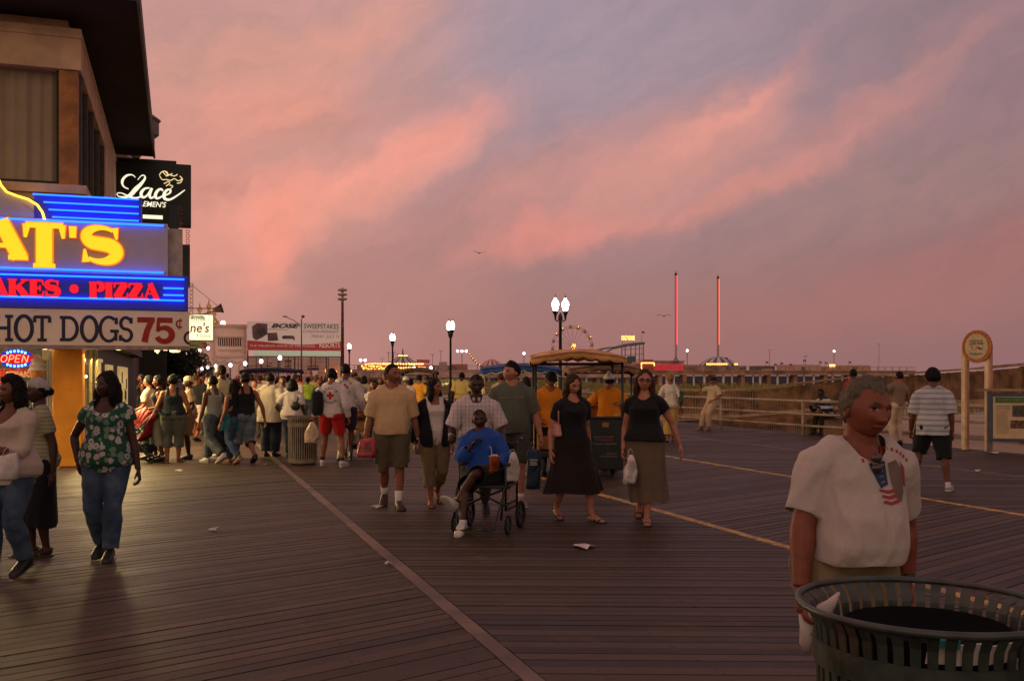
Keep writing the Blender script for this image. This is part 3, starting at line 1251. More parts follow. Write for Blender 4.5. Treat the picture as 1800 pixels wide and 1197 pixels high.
   for s in (0, 1):
    P, Q = arm_pts(s, sl, opt.get('sl_loose', loose * 0.9), opt.get('sl_end', loose * 1.2))
    mb.tube(P, Q, 14)
    mb.ell(sh[s] - sp * 0.002 * H, (0.035 * H * ak + loose * .4, 0.036 * H * ak + loose * .4, 0.031 * H * ak + loose * .4), 10, 8)
    mb.tube([ring_at(1.06)[1], ring_at(1.0)[1].lerp(sh[s], 0.55) + sp * 0.012 * H, sh[s] - sp * 0.002 * H], [(0.030 * H + loose * .4, 0.026 * H + loose * .5), (0.034 * H * ak + loose * .5, 0.031 * H * ak + loose * .5), (0.036 * H * ak, 0.034 * H * ak)], 10)
  me = remesh(mb, max(vox, 0.010 if q < 3 else 0.0085), 4)
  if q:
   rh_ = ring_at(hem)
   if loose > 0.02:
    rb_ = ring_at(0.36)
    rh_ = (0, V(((rh_[1].x + rb_[1].x) / 2, (rh_[1].y + rb_[1].y) / 2, rh_[1].z)), max(rh_[2], rb_[2]), max(rh_[3], rb_[3]), 0)
   hz_ = rh_[1].z if hem >= -0.16 else rings[0][1].z + (hem + 0.16) * T
   open_end(me, (rh_[1].x, rh_[1].y, hz_ + 0.016), (0, 0, -1), (rh_[2] + loose + ext + 0.055, rh_[3] + loose + ext + 0.07, 1), 0.004)
   if kind != 'tank':
    for s in (0, 1):
     P, Q = arm_pts(s, sl, 0.01, opt.get('sl_end', loose * 1.2))
     dv_ = (P[-1] - P[-2]).normalized()
     ck = ring_at(max(-0.1, min(1.0, (P[-1].z - pc.z) / T)))
     open_end(me, P[-1] - dv_ * 0.012, dv_, Q[-1] * 1.08 + 0.006, 0.003, (ck[1].x, ck[1].y, ck[2] + loose * 1.6 + 0.012, ck[3] + loose * 1.7 + 0.012), 0.045)
  if amp:
   rumple(me, amp * opt.get('rumple', 1.0), 13.0, seed, (1, 1, 0.5))
  if opt.get('folds'):
   rumple(me, opt['folds'], 7.0, seed + 70, (1, 1, 0.22))
  if opt.get('cut'):
   drop_faces(me, opt['cut'](ctx))
  elif kind in ('tee', 'polo', 'long', 'cap') and q >= 1:
   # round neckline
   nb = ring_at(1.04)[1]
   rr_ = opt.get('neck', 0.046) * H
   zc = nb.z
   drop_faces(me, lambda x, y, z: (((x - nb.x) ** 2 + (y - nb.y + opt.get('neckf', 0.25) * rr_) ** 2 < (rr_) ** 2) & (z > zc - opt.get('neckd', 0.035) * H)))
  gm = link({'tee': 't_shirt', 'polo': 'polo_shirt', 'long': 'long_sleeved_top', 'tank': 'tank_top', 'cap': 'blouse', 'threeq': 'shirt'}[kind] if not opt.get('name') else opt['name'], me, m, root)
  ctx.setdefault('top', gm)
  ctx['top_last'] = gm
  if opt.get('collar'):
   cb = MB()
   nb = ring_at(1.05)[1]
   r0 = (0.040 + 0.012 * fat) * H
   pts, rad = [], []
   for a_ in np.linspace(-72, 252, 19):
    fr = max(0.0, -math.sin(R(a_)))
    pts.append(nb + V((r0 * 1.02 * math.cos(R(a_)), r0 * 0.98 * math.sin(R(a_)) - 0.010 * fr, (0.004 - 0.020 * fr) * H)))
    rad.append(((0.013 + 0.006 * fr) * H, 0.0035 * H))
   cb.tube(pts, rad, 10, ref=(0, 0.25, 1), power=3)
   obj('collar', cb, m, root, smooth=True, world=False)
 # ---- shoes and socks
 if socks:
  for s in (0, 1):
   A, FM = foot[s]
   kb = MB()
   P, Q = leg_pts(s, 2.0, 0.004, 0.004, t0=socks[1])
   kb.tube(P, Q, 12)
   obj('sock', kb, socks[0], root, smooth=True, world=False)
 if shoes:
  kind, m = shoes[0], shoes[1]
  sole = shoes[2] if len(shoes) > 2 else m
  for s in (0, 1):
   A, FM = foot[s]
   f = lambda x, y, z: A + FM @ V((x * H, y * H, z * H))
   kb = MB()
   if kind == 'shoe':
    kb.tube([f(0, 0.040, -0.020), f(0, 0.030, -0.010), f(0, 0.006, -0.006), f(0, -0.03, -0.012), f(0, -0.075, -0.022), f(0, -0.108, -0.029), f(0, -0.122, -0.034)],
      [(0.010 * H, 0.012 * H), (0.022 * H, 0.026 * H), (0.025 * H, 0.031 * H), (0.027 * H, 0.026 * H), (0.031 * H, 0.018 * H), (0.026 * H, 0.012 * H), (0.010 * H, 0.005 * H)], 14, ref=(1, 0, 0))
    ka = obj('shoe', kb, m, root, smooth=True, world=False)
    if q >= 1:
     sb = MB()
     sb.tube([f(0, 0.044, -0.037), f(0, 0.02, -0.037), f(0, -0.03, -0.037), f(0, -0.075, -0.037), f(0, -0.11, -0.036), f(0, -0.126, -0.035)],
       [(0.012 * H, 0.0055 * H), (0.025 * H, 0.0055 * H), (0.026 * H, 0.0055 * H), (0.033 * H, 0.0055 * H), (0.027 * H, 0.0055 * H), (0.010 * H, 0.004 * H)], 12, ref=(1, 0, 0), power=4)
     obj('sole', sb, sole, ka, smooth=True, world=False)
   else:
    kb.tube([f(0, 0.040, -0.038), f(0, 0.02, -0.038), f(0, -0.03, -0.038), f(0, -0.075, -0.038), f(0, -0.115, -0.038), f(0, -0.128, -0.037)],
      [(0.010 * H, 0.005 * H), (0.023 * H, 0.006 * H), (0.024 * H, 0.005 * H), (0.031 * H, 0.005 * H), (0.026 * H, 0.005 * H), (0.010 * H, 0.004 * H)], 12, ref=(1, 0, 0), power=4)
    for yy, rz, ww in ((-0.085, 0.012, 0.030), (-0.05, 0.019, 0.027)):
     pts = [f(ww * math.cos(R(a)), yy, -0.036 + rz * 1.25 * math.sin(R(a)) + 0.004) for a in range(0, 181, 20)]
     kb.tube(pts, (0.0075 * H, 0.0022 * H), 6, ref=FM @ V((0, 1, 0)))
    if kind == 'sandal':
     pts = [f(0.023 * math.cos(R(a)), 0.012 + 0.026 * math.sin(R(a)), 0.0) for a in range(0, 361, 30)]
     kb.tube(pts, 0.004 * H, 6)
    obj('sandal', kb, m, root, smooth=True, world=False)
 # ---- hair
 if hair and hair[0] != 'none':
  style, hcol = hair[0], hair[1]
  opt = hair[2] if len(hair) > 2 else {}
  nv, nf = sphere_grid(*((14, 10), (26, 20), (40, 30), (72, 54))[q])
  nx, ny, nz = nv[:, 0], nv[:, 1], nv[:, 2]
  X, Y, Z = head_shape(nx, ny, nz, ha, hb, hcz)
  line = opt.get('line', 0.58)
  sideb = opt.get('side', -0.15)
  nape = opt.get('nape', -0.55)
  hl = np.where(ny < -0.45, line, np.where(ny < 0.15, sideb + (line - sideb) * np.clip((-ny + 0.0) / 0.45, 0, 1) ** 0.8, sideb + (nape - sideb) * np.clip((ny - 0.15) / 0.5, 0, 1)))
  hl = hl + 0.05 * wnoise(nv, 7.0, seed + 1)
  if style == 'long' or opt.get('part'):
   hl = hl + np.where(ny < -0.1, 0.16 - 0.85 * np.clip(np.abs(nx) - 0.12, 0, 1) ** 1.2, 0)
  th = opt.get('thick', {'short': 0.085, 'buzz': 0.035, 'curly': 0.30, 'long': 0.16, 'bun': 0.12, 'afro': 0.42}[style])
  k = ss(-0.10, 0.16, nz - hl)
  noz = wnoise(nv, 9.0 if style != 'curly' else 12.0, seed + 3) * (0.35 if style not in ('curly', 'afro') else 0.5)
  thn = np.where(ny < -0.25, th * (0.45 if style in ('short', 'buzz') else 0.8), th)
  fac = 0.90 + k * (0.10 + thn * (1 + noz))
  hb_ = MB()
  hb_.add([hc + HM @ V((X[i] * fac[i], Y[i] * fac[i] + 0.002, Z[i] * (fac[i] if Z[i] > 0 else 1.0 * min(fac[i], 1.03)))) for i in range(len(X))], nf)
  if style == 'long' or (style == 'curly' and opt.get('fall')):
   fall = opt.get('fall', 0.16) * H
   wd = opt.get('width', 0.055) * H
   top_ = hc + HM @ V((0, 0.030 * H, 0.022 * H))
   bot_ = V((hc.x, hc.y + 0.040 * H, hc.z - fall))
   P, Q = [], []
   for i in range(7):
    t = i / 6
    P.append(top_.lerp(bot_, t))
    Q.append((wd * (0.84 + 0.30 * math.sin(t * 2.6) - 0.35 * max(0, t - 0.75)), 0.034 * H * (1.0 + 0.2 * math.sin(t * 3) - 0.5 * max(0, t - 0.7))))
   hb_.tube(P, Q, 20, ref=HM @ V((1, 0, 0)))
   for s in (-1, 1):
    if opt.get('locks', True):
     p0 = hc + HM @ V((s * ha * 0.98, -0.002 * H, 0.018 * H))
     p1 = hc + HM @ V((s * ha * 1.15, 0.000 * H, -0.05 * H))
     p2 = V((hc.x + s * ha * 1.15, hc.y - 0.004 * H + (0.01 * H), hc.z - fall * 0.85))
     hb_.tube([p0, p1, p2], [(0.016 * H, 0.024 * H), (0.019 * H, 0.026 * H), (0.014 * H, 0.016 * H)], 10, ref=HM @ V((1, 0, 0)))
  if style == 'bun':
   hb_.ell(hc + HM @ V((0, hb * 1.22, opt.get('bunz', 0.25) * hcz)), (0.024 * H, 0.022 * H, 0.024 * H), 12, 8)
  if opt.get('tail'):
   p0 = hc + HM @ V((0, hb * 1.1, 0.1 * hcz))
   hb_.tube([p0, p0 + HM @ V((0, 0.03 * H, -0.02 * H)), p0 + V((0, 0.03 * H, -0.09 * H)), p0 + V((0, 0.02 * H, -0.15 * H))], [0.012 * H, 0.019 * H, 0.018 * H, 0.006 * H], 10)
  me = remesh(hb_, (0.026, 0.011, 0.008, 0.005)[q], 1)
  if q:
   rumple(me, {'curly': 0.009, 'afro': 0.007, 'long': 0.0065}.get(opt.get('tex', style), 0.0035), {'long': 48.0, 'curly': 60.0, 'afro': 60.0}.get(opt.get('tex', style), 85.0), seed + 9, (1, 1, {'curly': 0.9, 'afro': 0.9, 'long': 0.35}.get(opt.get('tex', style), 0.4)))
  link('hair', me, HAIR[hcol], root)
 if hat:
  hk, m = hat[0], hat[1]
  kb = MB()
  nv, nf = sphere_grid(26, 20)
  X, Y, Z = head_shape(nv[:, 0], nv[:, 1], nv[:, 2], ha, hb, hcz)
  cut = {'cap': 0.14, 'bandana': 0.22, 'beanie': 0.12}[hk]
  k = ss(-0.03, 0.06, nv[:, 2] - cut + (0.30 * nv[:, 1] if hk == 'bandana' else 0))
  fac = 0.90 + k * 0.31
  kb.add([hc + HM @ V((X[i] * fac[i], Y[i] * fac[i], Z[i] * fac[i] * 1.02)) for i in range(len(X))], nf)
  if hk == 'cap':
   d = -1 if not (len(hat) > 2 and hat[2] == 'back') else 1
   hatc = obj('cap', kb, m, root, smooth=True, world=False)
   vb = MB()
   vs, fs = [], []
   for i in range(5):
    for j in range(9):
     a = R(-62 + 124 * j / 8)
     rr2 = 1.06 + 0.62 * i / 4 * math.cos(a) ** 0.6
     vs.append(hc + HM @ V((ha * 1.10 * math.sin(a) * (1 + 0.05 * i), d * hb * math.cos(a) * rr2 - d * hb * 0.05, hcz * (0.40 - 0.035 * i - 0.10 * math.sin(a) ** 2))))
   nn_ = len(vs)
   vs += [p - V((0, 0, 0.004)) for p in vs]
   for i in range(4):
    for j in range(8):
     q_ = (i * 9 + j, i * 9 + j + 1, (i + 1) * 9 + j + 1, (i + 1) * 9 + j)
     fs += [q_, tuple(nn_ + w for w in q_)[::-1]]
   for j in range(8):
    fs.append((36 + j, 36 + j + 1, nn_ + 37 + j, nn_ + 36 + j))
   vb.add(vs, fs)
   obj('visor', vb, hat[3] if len(hat) > 3 else m, hatc, smooth=True, world=False)
  else:
   if hk == 'bandana':
    kb.ell(hc + HM @ V((0, hb * 1.15, -0.05 * hcz)), (0.02 * H, 0.02 * H, 0.025 * H), 10, 8)
   obj('headscarf' if hk == 'bandana' else 'hat', kb, m, root, smooth=True, world=False)
 if extra:
  extra(ctx)
 return root, ctx


def decal(ctx, name, polys, mats, side, oz, ox=0.0, target='top', lift=0.004, parent=None):
 """print on a garment: polys = [(list of 2D outlines in metres, material index)], side -1 front, +1 back, laid on the cloth by ray casting"""
 g = ctx[target]
 me = g.data
 bvh = BVHTree.FromPolygons([v.co[:] for v in me.vertices], [tuple(p.vertices) for p in me.polygons])
 bm = bmesh.new()
 for vs, fs, mi in polys:
  base = [bm.verts.new((v[0], v[1], 0)) for v in vs]
  for f in fs:
   try:
    fc = bm.faces.new([base[i] for i in f])
    fc.material_index = mi
   except ValueError:
    pass
 bmesh.ops.triangulate(bm, faces=bm.faces[:])
 for _ in range(3):
  long_e = [e for e in bm.edges if e.calc_length() > 0.03]
  if long_e:
   bmesh.ops.subdivide_edges(bm, edges=long_e, cuts=1)
   bmesh.ops.triangulate(bm, faces=bm.faces[:])
 top_v = {}
 nrm = {}
 for v in bm.verts:
  x, z = v.co.x, v.co.y
  o = Vector((ox + (x if side < 0 else -x), side * 1.0, oz + z))
  hit = bvh.ray_cast(o, Vector((0, -side, 0)))
  if hit[0] is not None:
   v.co = hit[0] + Vector((0, side * lift, 0))
  else:
   v.co = Vector((o.x, side * 0.1, o.z))
 if side > 0:
  pass
 me2 = bpy.data.meshes.new(name)
 bm.to_mesh(me2)
 bm.free()
 return link(name, me2, mats, parent or g, smooth=True)


def poly2(pts):
 return ([(p[0], p[1]) for p in pts], [tuple(range(len(pts)))])
# ------------------------------------------------------------------ ground, boards, water
def build_boardwalk():
 m, n, b = _bsdf('weathered_boards')
 geo = n.new('ShaderNodeNewGeometry')
 rnd = geo.outputs['Random Per Island']
 tc = n.new('ShaderNodeTexCoord').outputs['Object']
 x, y, z = n.sep(tc)
 # grain runs along the boards, whose heading flips from bay to bay
 big = n.noise(tc, 0.35, 4.0, 0.6)
 mid = n.noise(tc, 2.2, 5.0, 0.65)
 g1 = n.noise(n.xyz(n.m('MULTIPLY', x, 1.5), n.m('MULTIPLY', y, 14.0), rnd), 3.0, 5.0, 0.7)
 c = n.mix(n.ramp(rnd, 0.0, 1.0, False), (0.024, 0.0130, 0.0080, 1), (0.088, 0.050, 0.030, 1))
 c = n.mix(n.m('MULTIPLY', n.ramp(g1, 0.35, 0.7), 0.45), c, (0.024, 0.014, 0.010, 1))
 c = n.mix(n.m('MULTIPLY', n.ramp(mid, 0.5, 0.75), 0.6), c, (0.11, 0.070, 0.046, 1))
 c = n.mix(n.m('MULTIPLY', n.ramp(big, 0.45, 0.75), 0.35), c, (0.022, 0.013, 0.009, 1))
 # rows of nail heads above every joist
 jo = n.m('ABSOLUTE', n.m('SUBTRACT', n.m('FRACT', n.m('DIVIDE', x, 0.625)), 0.5))
 nails = n.m('MULTIPLY', n.m('LESS_THAN', jo, 0.017), n.m('GREATER_THAN', n.noise(tc, 22.0, 1.0), 0.53))
 c = n.mix(n.m('MULTIPLY', nails, 0.75), c, (0.02, 0.014, 0.012, 1))
 n.put(b.inputs['Base Color'], c)
 n.put(b.inputs['Roughness'], n.m('ADD', n.m('MULTIPLY', mid, 0.35), 0.40))
 b.inputs['Specular IOR Level'].default_value = 0.28
 bump(n, b, n.m('ADD', n.m('MULTIPLY', g1, 0.6), n.noise(tc, 60.0, 3.0)), 0.35, 0.006)
 rs = np.random.RandomState(3)
 vs, fs = [], []
 pitch, gap = 0.132, 0.013
 bays = [(-13.5, -9.9, -21), (-9.78, -6.1, 21), (-5.98, -2.06, -21), (-1.94, 1.74, 21), (1.86, 5.42, -20), (5.54, 9.27, 22), (9.39, 12.75, -21), (12.87, 16.6, 21)]
 for u0, u1, ang in bays:
  ta = math.tan(R(ang))
  st = pitch / math.cos(R(ang))
  v = -6.0
  lim = 330 if u0 > -3 else 40
  while v < lim:
   w = st - gap / math.cos(R(ang))
   zz = rs.uniform(-0.0025, 0.0015)
   tl = rs.uniform(-0.0012, 0.0012)
   e = rs.uniform(0, 0.004)
   dv = (u1 - u0) * ta
   c4 = [(u0 + e, v), (u1 - e, v + dv), (u1 - e, v + dv + w), (u0 + e, v + w)]
   o = len(vs)
   for (a, b_), k in zip(c4, (-1, -1, 1, 1)):
    vs.append((a, b_, zz + k * tl))
   for a, b_ in c4:
    vs.append((a, b_, -0.035))
   fs += [(o, o + 1, o + 2, o + 3), (o, o + 4, o + 5, o + 1), (o + 2, o + 6, o + 7, o + 3)]
   v += st
 me = bpy.data.meshes.new('boardwalk')
 me.from_pydata(vs, [], fs)
 me.update()
 o = link('boardwalk', me, m, smooth=False)
 o.rotation_euler = (0, 0, AW)
 setp(o, kind='structure')
 # stringer planks between the bays, two of them painted yellow
 for u, col in ((-9.84, None), (-6.04, None), (-2.0, None), (1.8, None), (5.48, 'y'), (9.33, 'y'), (12.81, None)):
  mb = MB()
  v = -6.0
  while v < 300:
   L = rs.uniform(3.4, 4.4)
   mb.box((u, v + L / 2, -0.017), (0.105, L - 0.012, 0.038 + rs.uniform(0, .002)))
   v += L
  mm = paint_line if col else mat('stringer_wood', (0.16, 0.10, 0.075, 1), 0.6, 0.25, 1.5, 0.3)
  q = obj('yellow_line' if col else 'stringer_plank', mb, mm)
  q.rotation_euler = (0, 0, AW)
  setp(q, kind='structure')
 mb = MB()
 mb.box((1.5, 160, -0.16), (30, 340, 0.2))
 q = obj('boardwalk_frame', mb, mat('dark_joists', (0.012, 0.009, 0.008, 1), 0.9))
 q.rotation_euler = (0, 0, AW)
 setp(q, kind='structure')


def line_paint():
 m, n, b = _bsdf('worn_yellow_paint')
 tc = n.new('ShaderNodeTexCoord').outputs['Object']
 f = n.noise(tc, 7.0, 6.0, 0.75)
 n.put(b.inputs['Base Color'], n.mix(n.ramp(f, 0.40, 0.62), (0.55, 0.31, 0.05, 1), (0.17, 0.11, 0.05, 1)))
 b.inputs['Roughness'].default_value = 0.6
 return m


paint_line = line_paint()
build_boardwalk()


def build_ground():
 m, n, b = _bsdf('beach_sand')
 tc = n.new('ShaderNodeTexCoord').outputs['Object']
 f = n.noise(tc, 0.6, 6.0, 0.65)
 n.put(b.inputs['Base Color'], n.mix(n.ramp(f, 0.35, 0.7), (0.30, 0.225, 0.16, 1), (0.42, 0.33, 0.25, 1)))
 b.inputs['Roughness'].default_value = 0.95
 bump(n, b, n.noise(tc, 3.0, 6.0, 0.7), 0.8, 0.1)
 us = np.concatenate([np.linspace(-300, 12, 6), np.linspace(14, 90, 54), np.linspace(100, 420, 14)])
 vs_ = np.concatenate([np.linspace(-300, 0, 5), np.linspace(6, 200, 66), np.linspace(215, 700, 12)])
 rs = np.random.RandomState(1)
 V_, F_ = [], []
 for v in vs_:
  for u in us:
   z = sand_z(u, v)
   p = UV(u, v, z)
   V_.append(p)
 nu = len(us)
 for j in range(len(vs_) - 1):
  for i in range(nu - 1):
   F_.append((j * nu + i, j * nu + i + 1, (j + 1) * nu + i + 1, (j + 1) * nu + i))
 mb = MB()
 mb.add(V_, F_)
 setp(obj('sand', mb, m, smooth=True), kind='structure')
 m, n, b = _bsdf('sea_water')
 tc = n.new('ShaderNodeTexCoord').outputs['Object']
 b.inputs['Base Color'].default_value = (0.018, 0.018, 0.026, 1)
 b.inputs['Roughness'].default_value = 0.75
 b.inputs['Specular IOR Level'].default_value = 0.06
 bump(n, b, n.m('ADD', n.noise(tc, 0.25, 5.0, 0.6), n.m('MULTIPLY', n.noise(tc, 1.4, 3.0), 0.4)), 1.0, 1.2)
 mb = MB()
 mb.add([(-9000, -2000, -3.4), (9000, -2000, -3.4), (9000, 12000, -3.4), (-9000, 12000, -3.4)], [(0, 1, 2, 3)])
 setp(obj('sea', mb, m), kind='structure')


def sand_z(u, v):
 if u < 12:
  return -0.8
 z = -0.45
 if u > 24:
  z -= min(1.7, (u - 24) * 0.05)
 d = math.exp(-((u - 46) / 10.0) ** 2) * (1 / (1 + math.exp(-(v - 42) / 5.0)))
 z += d * (1.85 + 0.22 * math.sin(v * 0.12) + 0.15 * math.sin(v * 0.31 + u * 0.2))
 if u > 85:
  z -= min(3.0, (u - 85) * 0.03)
 return z


build_ground()


def build_grass():
 m, n, b = _bsdf('beach_grass')
 rnd = n.new('ShaderNodeNewGeometry').outputs['Random Per Island']
 c = n.mix(rnd, (0.12, 0.13, 0.035, 1), (0.36, 0.28, 0.085, 1))
 n.put(b.inputs['Base Color'], c)
 b.inputs['Roughness'].default_value = 0.8
 rs = np.random.RandomState(5)
 V_, F_ = [], []
 cnt = 0
 while cnt < 5200:
  u = rs.normal(45, 8)
  v = rs.uniform(44, 190)
  if u < 26 or u > 66:
   continue
  if math.sin(u * 0.9 + 1.3 * math.sin(v * 0.23)) * math.sin(v * 0.41) < -0.55:
   continue
  p = UV(u, v, sand_z(u, v))
  cnt += 1
  for k in range(9):
   a = rs.uniform(0, 6.28)
   r = rs.uniform(0, 0.28)
   bx, by = p.x + r * math.cos(a), p.y + r * math.sin(a)
   h = rs.uniform(0.3, 0.65)
   lx, ly = rs.uniform(-0.3, 0.3), rs.uniform(-0.2, 0.2)
   wdt = 0.022 + p.y * 0.00018
   a2 = rs.uniform(-0.7, 0.7)
   dx, dy = math.cos(a2) * wdt, math.sin(a2) * wdt
   o = len(V_)
   V_ += [(bx - dx, by - dy, p.z - 0.05), (bx + dx, by + dy, p.z - 0.05), (bx + lx * 0.5 + dx * .6, by + ly * 0.5, p.z + h * 0.65), (bx + lx, by + ly, p.z + h)]
   F_ += [(o, o + 1, o + 2), (o, o + 2, o + 3)]
 mb = MB()
 mb.add(V_, F_)
 setp(obj('dune_grass', mb, m), 'yellow green beach grass growing over the dunes behind the railing', 'grass', kind='stuff')


build_grass()

# ------------------------------------------------------------------ shared paints
CREAM = mat('cream_paint', (0.62, 0.46, 0.31, 1), 0.55, 0.15, 3.0, 0.1, dirt=((0.30, 0.16, 0.07, 1), 0.6))
WHITE = mat('white_paint', (0.62, 0.56, 0.50, 1), 0.5, 0.08, 3.0, 0.08)
BLACKM = mat('black_metal', (0.010, 0.010, 0.011, 1), 0.4, 0.1, 8.0, 0.1)
BULB = glow('lamp_glow', (1.0, 0.90, 0.80, 1), 16.0)
WARMB = glow('warm_bulbs', (1.0, 0.32, 0.06, 1), 4.0)
YELB = glow('yellow_bulbs', (1.0, 0.50, 0.13, 1), 3.2)
RAILP = mat('railing_paint', (0.32, 0.24, 0.175, 1), 0.55, 0.15, 3.0, 0.1, dirt=((0.22, 0.12, 0.06, 1), 0.6))
RAMPW = mat('ramp_wood', (0.160, 0.084, 0.044, 1), 0.8, 0.3, 2.0, 0.3, 30.0)
RAILW = mat('rail_cap_wood', (0.30, 0.19, 0.12, 1), 0.75, 0.2, 2.0, 0.2)


# ------------------------------------------------------------------ railing, ramp
def build_railing():
 vs_ = [7.5, 11.5, 15.5, 19.6, 23.4, 27.0, 30.6, 34.2, 37.8, 41.4, 45, 49, 53, 57, 61, 66, 71, 76, 81, 87, 93, 100]
 u = 16.3
 ru = lambda v: float(np.interp(v, [12, 18, 28], [18.9, 17.0, 15.75]))
 r = thing('railing', 'cream painted pipe railing with three rails running along the sea edge of the boardwalk', 'railing', UV(u, 7.5, 0))
 for v in vs_:
  mb = MB()
  p = UV(ru(v), v)
  mb.tube([(p.x, p.y, -0.3), (p.x, p.y, 0.92)], 0.045, 10)
  obj('post', mb, RAILP, r, smooth=True)
 for z in (0.25, 0.57, 0.92):
  mb = MB()
  pts = [UV(ru(v), v, z + 0.008 * math.sin(v)) for v in vs_]
  mb.tube(pts, 0.034 if z < 0.9 else 0.042, 8)
  obj('rail', mb, RAILP, r, smooth=True)


build_railing()


def build_ramp():
 # fence following a ramp that climbs from the boardwalk over the dunes: x, depth, top of fence
 K = [(1195, 41, 1.02), (1265, 40.5, 1.00), (1330, 40, 1.05), (1400, 39, 1.27), (1489, 37, 1.50), (1591, 35, 1.66), (1658, 33.5, 1.76), (1740, 31.5, 1.84), (1810, 29.8, 1.95), (1960, 27, 2.1)]
 P = [PX(px, 660, Y) for px, Y, z in K]
 Z = [z for _, _, z in K]
 r = thing('ramp_fence', 'brown wooden slatted fence of the beach ramp climbing behind the railing', 'fence', (P[0].x, P[0].y, 0))
 L = [0.0]
 for i in range(1, len(P)):
  L.append(L[-1] + (Vector((P[i].x, P[i].y, 0)) - Vector((P[i - 1].x, P[i - 1].y, 0))).length)

 def at(s):
  x = float(np.interp(s, L, [p.x for p in P]))
  y = float(np.interp(s, L, [p.y for p in P]))
  z = float(np.interp(s, L, Z))
  return Vector((x, y, z))
 tot = L[-1]
 rs = np.random.RandomState(2)
 sl = MB()
 s = 0.0
 while s < tot:
  a = at(s)
  b_ = at(min(tot, s + 0.095))
  d = (b_ - a)
  if d.length < 1e-4:
   break
  ang = math.atan2(d.y, d.x)
  h = 1.0
  sl.box((a.x, a.y, a.z - 0.06 - h / 2 + rs.uniform(-.01, .01)), (0.100, 0.022, h), ang)
  s += 0.115
 obj('slats', sl, RAMPW, r)
 cp = MB()
 dk = MB()
 sk = MB()
 n_ = 34
 for i in range(n_):
  a, b_ = at(tot * i / n_), at(tot * (i + 1) / n_)
  d = b_ - a
  ang = math.atan2(d.y, d.x)
  c = (a + b_) / 2
  nrm = Vector((-d.y, d.x, 0)).normalized()
  pts = []
  for q, (w0, w1, z0, z1, mb) in enumerate(((-0.09, 0.09, 0, 0.04, cp), (-0.03, 0.05, -1.14, -0.96, cp), (0.05, 2.4, -1.10, -1.05, dk))):
   vs = []
   for e in (a, b_):
    for w in (w0, w1):
     for z in (z0, z1):
      vs.append((e.x + nrm.x * w, e.y + nrm.y * w, e.z + z))
   mb.add(vs, [(0, 1, 3, 2), (4, 6, 7, 5), (0, 4, 5, 1), (2, 3, 7, 6), (1, 5, 7, 3), (0, 2, 6, 4)])
  if c.z > 1.2:
   pass
 obj('cap_rail', cp, RAILW, r)
 obj('walkway', dk, RAMPW, r)
 s = 0.0
 while s < tot:
  a = at(s)
  mb = MB()
  mb.box((a.x, a.y - 0.05, a.z / 2 - 0.9), (0.12, 0.12, a.z + 1.8 - 0.05))
  obj('post', mb, RAMPW, r)
  s += 2.45
 # far side handrail of the ramp
 mb = MB()
 pts = []
 for i in range(n_ + 1):
  a = at(tot * i / n_)
  pts.append((a.x + 0.4, a.y + 2.4, a.z + 0.01))
 mb.tube(pts, (0.06, 0.02), 6)
 obj('hand_rail', mb, RAILW, r)
 # boarded skirt low down, left end
 sk.box(PX(1265, 0, 40.2) * 1.0, (0.1, 0.1, 0.1))
 # lower ramp coming back to the boardwalk
 K2 = [(1480, 33, 0.55), (1400, 33.5, 0.42), (1320, 35, 0.22), (1240, 36.5, 0.06), (1190, 37.5, -0.05)]
 r2 = thing('ramp_fence', 'low boarded fence of the lower beach ramp seen through the railing', 'fence', PX(1480, 660, 33) * 1.0)
 r2.location.z = 0
 for nm, zz, hh, th in (('board', -0.28, 0.34, 0.04), ('cap_rail', 0.0, 0.06, 0.14), ('baluster_row', -0.6, 0.4, 0.02)):
  mb = MB()
  if nm == 'baluster_row':
   for i in range(90):
    t = i / 90 * (len(K2) - 1)
    k = int(t)
    f = t - k
    a = PX(K2[k][0], 660, K2[k][1]).lerp(PX(K2[k + 1][0], 660, K2[k + 1][1]), f)
    z = K2[k][2] * (1 - f) + K2[k + 1][2] * f
    mb.box((a.x, a.y, z - 0.5), (0.05, 0.03, 0.9))
  else:
   for i in range(len(K2) - 1):
    a, b_ = PX(K2[i][0], 660, K2[i][1]), PX(K2[i + 1][0], 660, K2[i + 1][1])
    a.z, b_.z = K2[i][2] + zz, K2[i + 1][2] + zz
    vs = []
    for e in (a, b_):
     for w in (-th / 2, th / 2):
      for z in (-hh / 2, hh / 2):
       vs.append((e.x, e.y + w - 0.04, e.z + z))
    mb.add(vs, [(0, 1, 3, 2), (4, 6, 7, 5), (0, 4, 5, 1), (2, 3, 7, 6), (1, 5, 7, 3), (0, 2, 6, 4)])
  obj(nm, mb, RAMPW if nm != 'cap_rail' else RAILW, r2)


build_ramp()


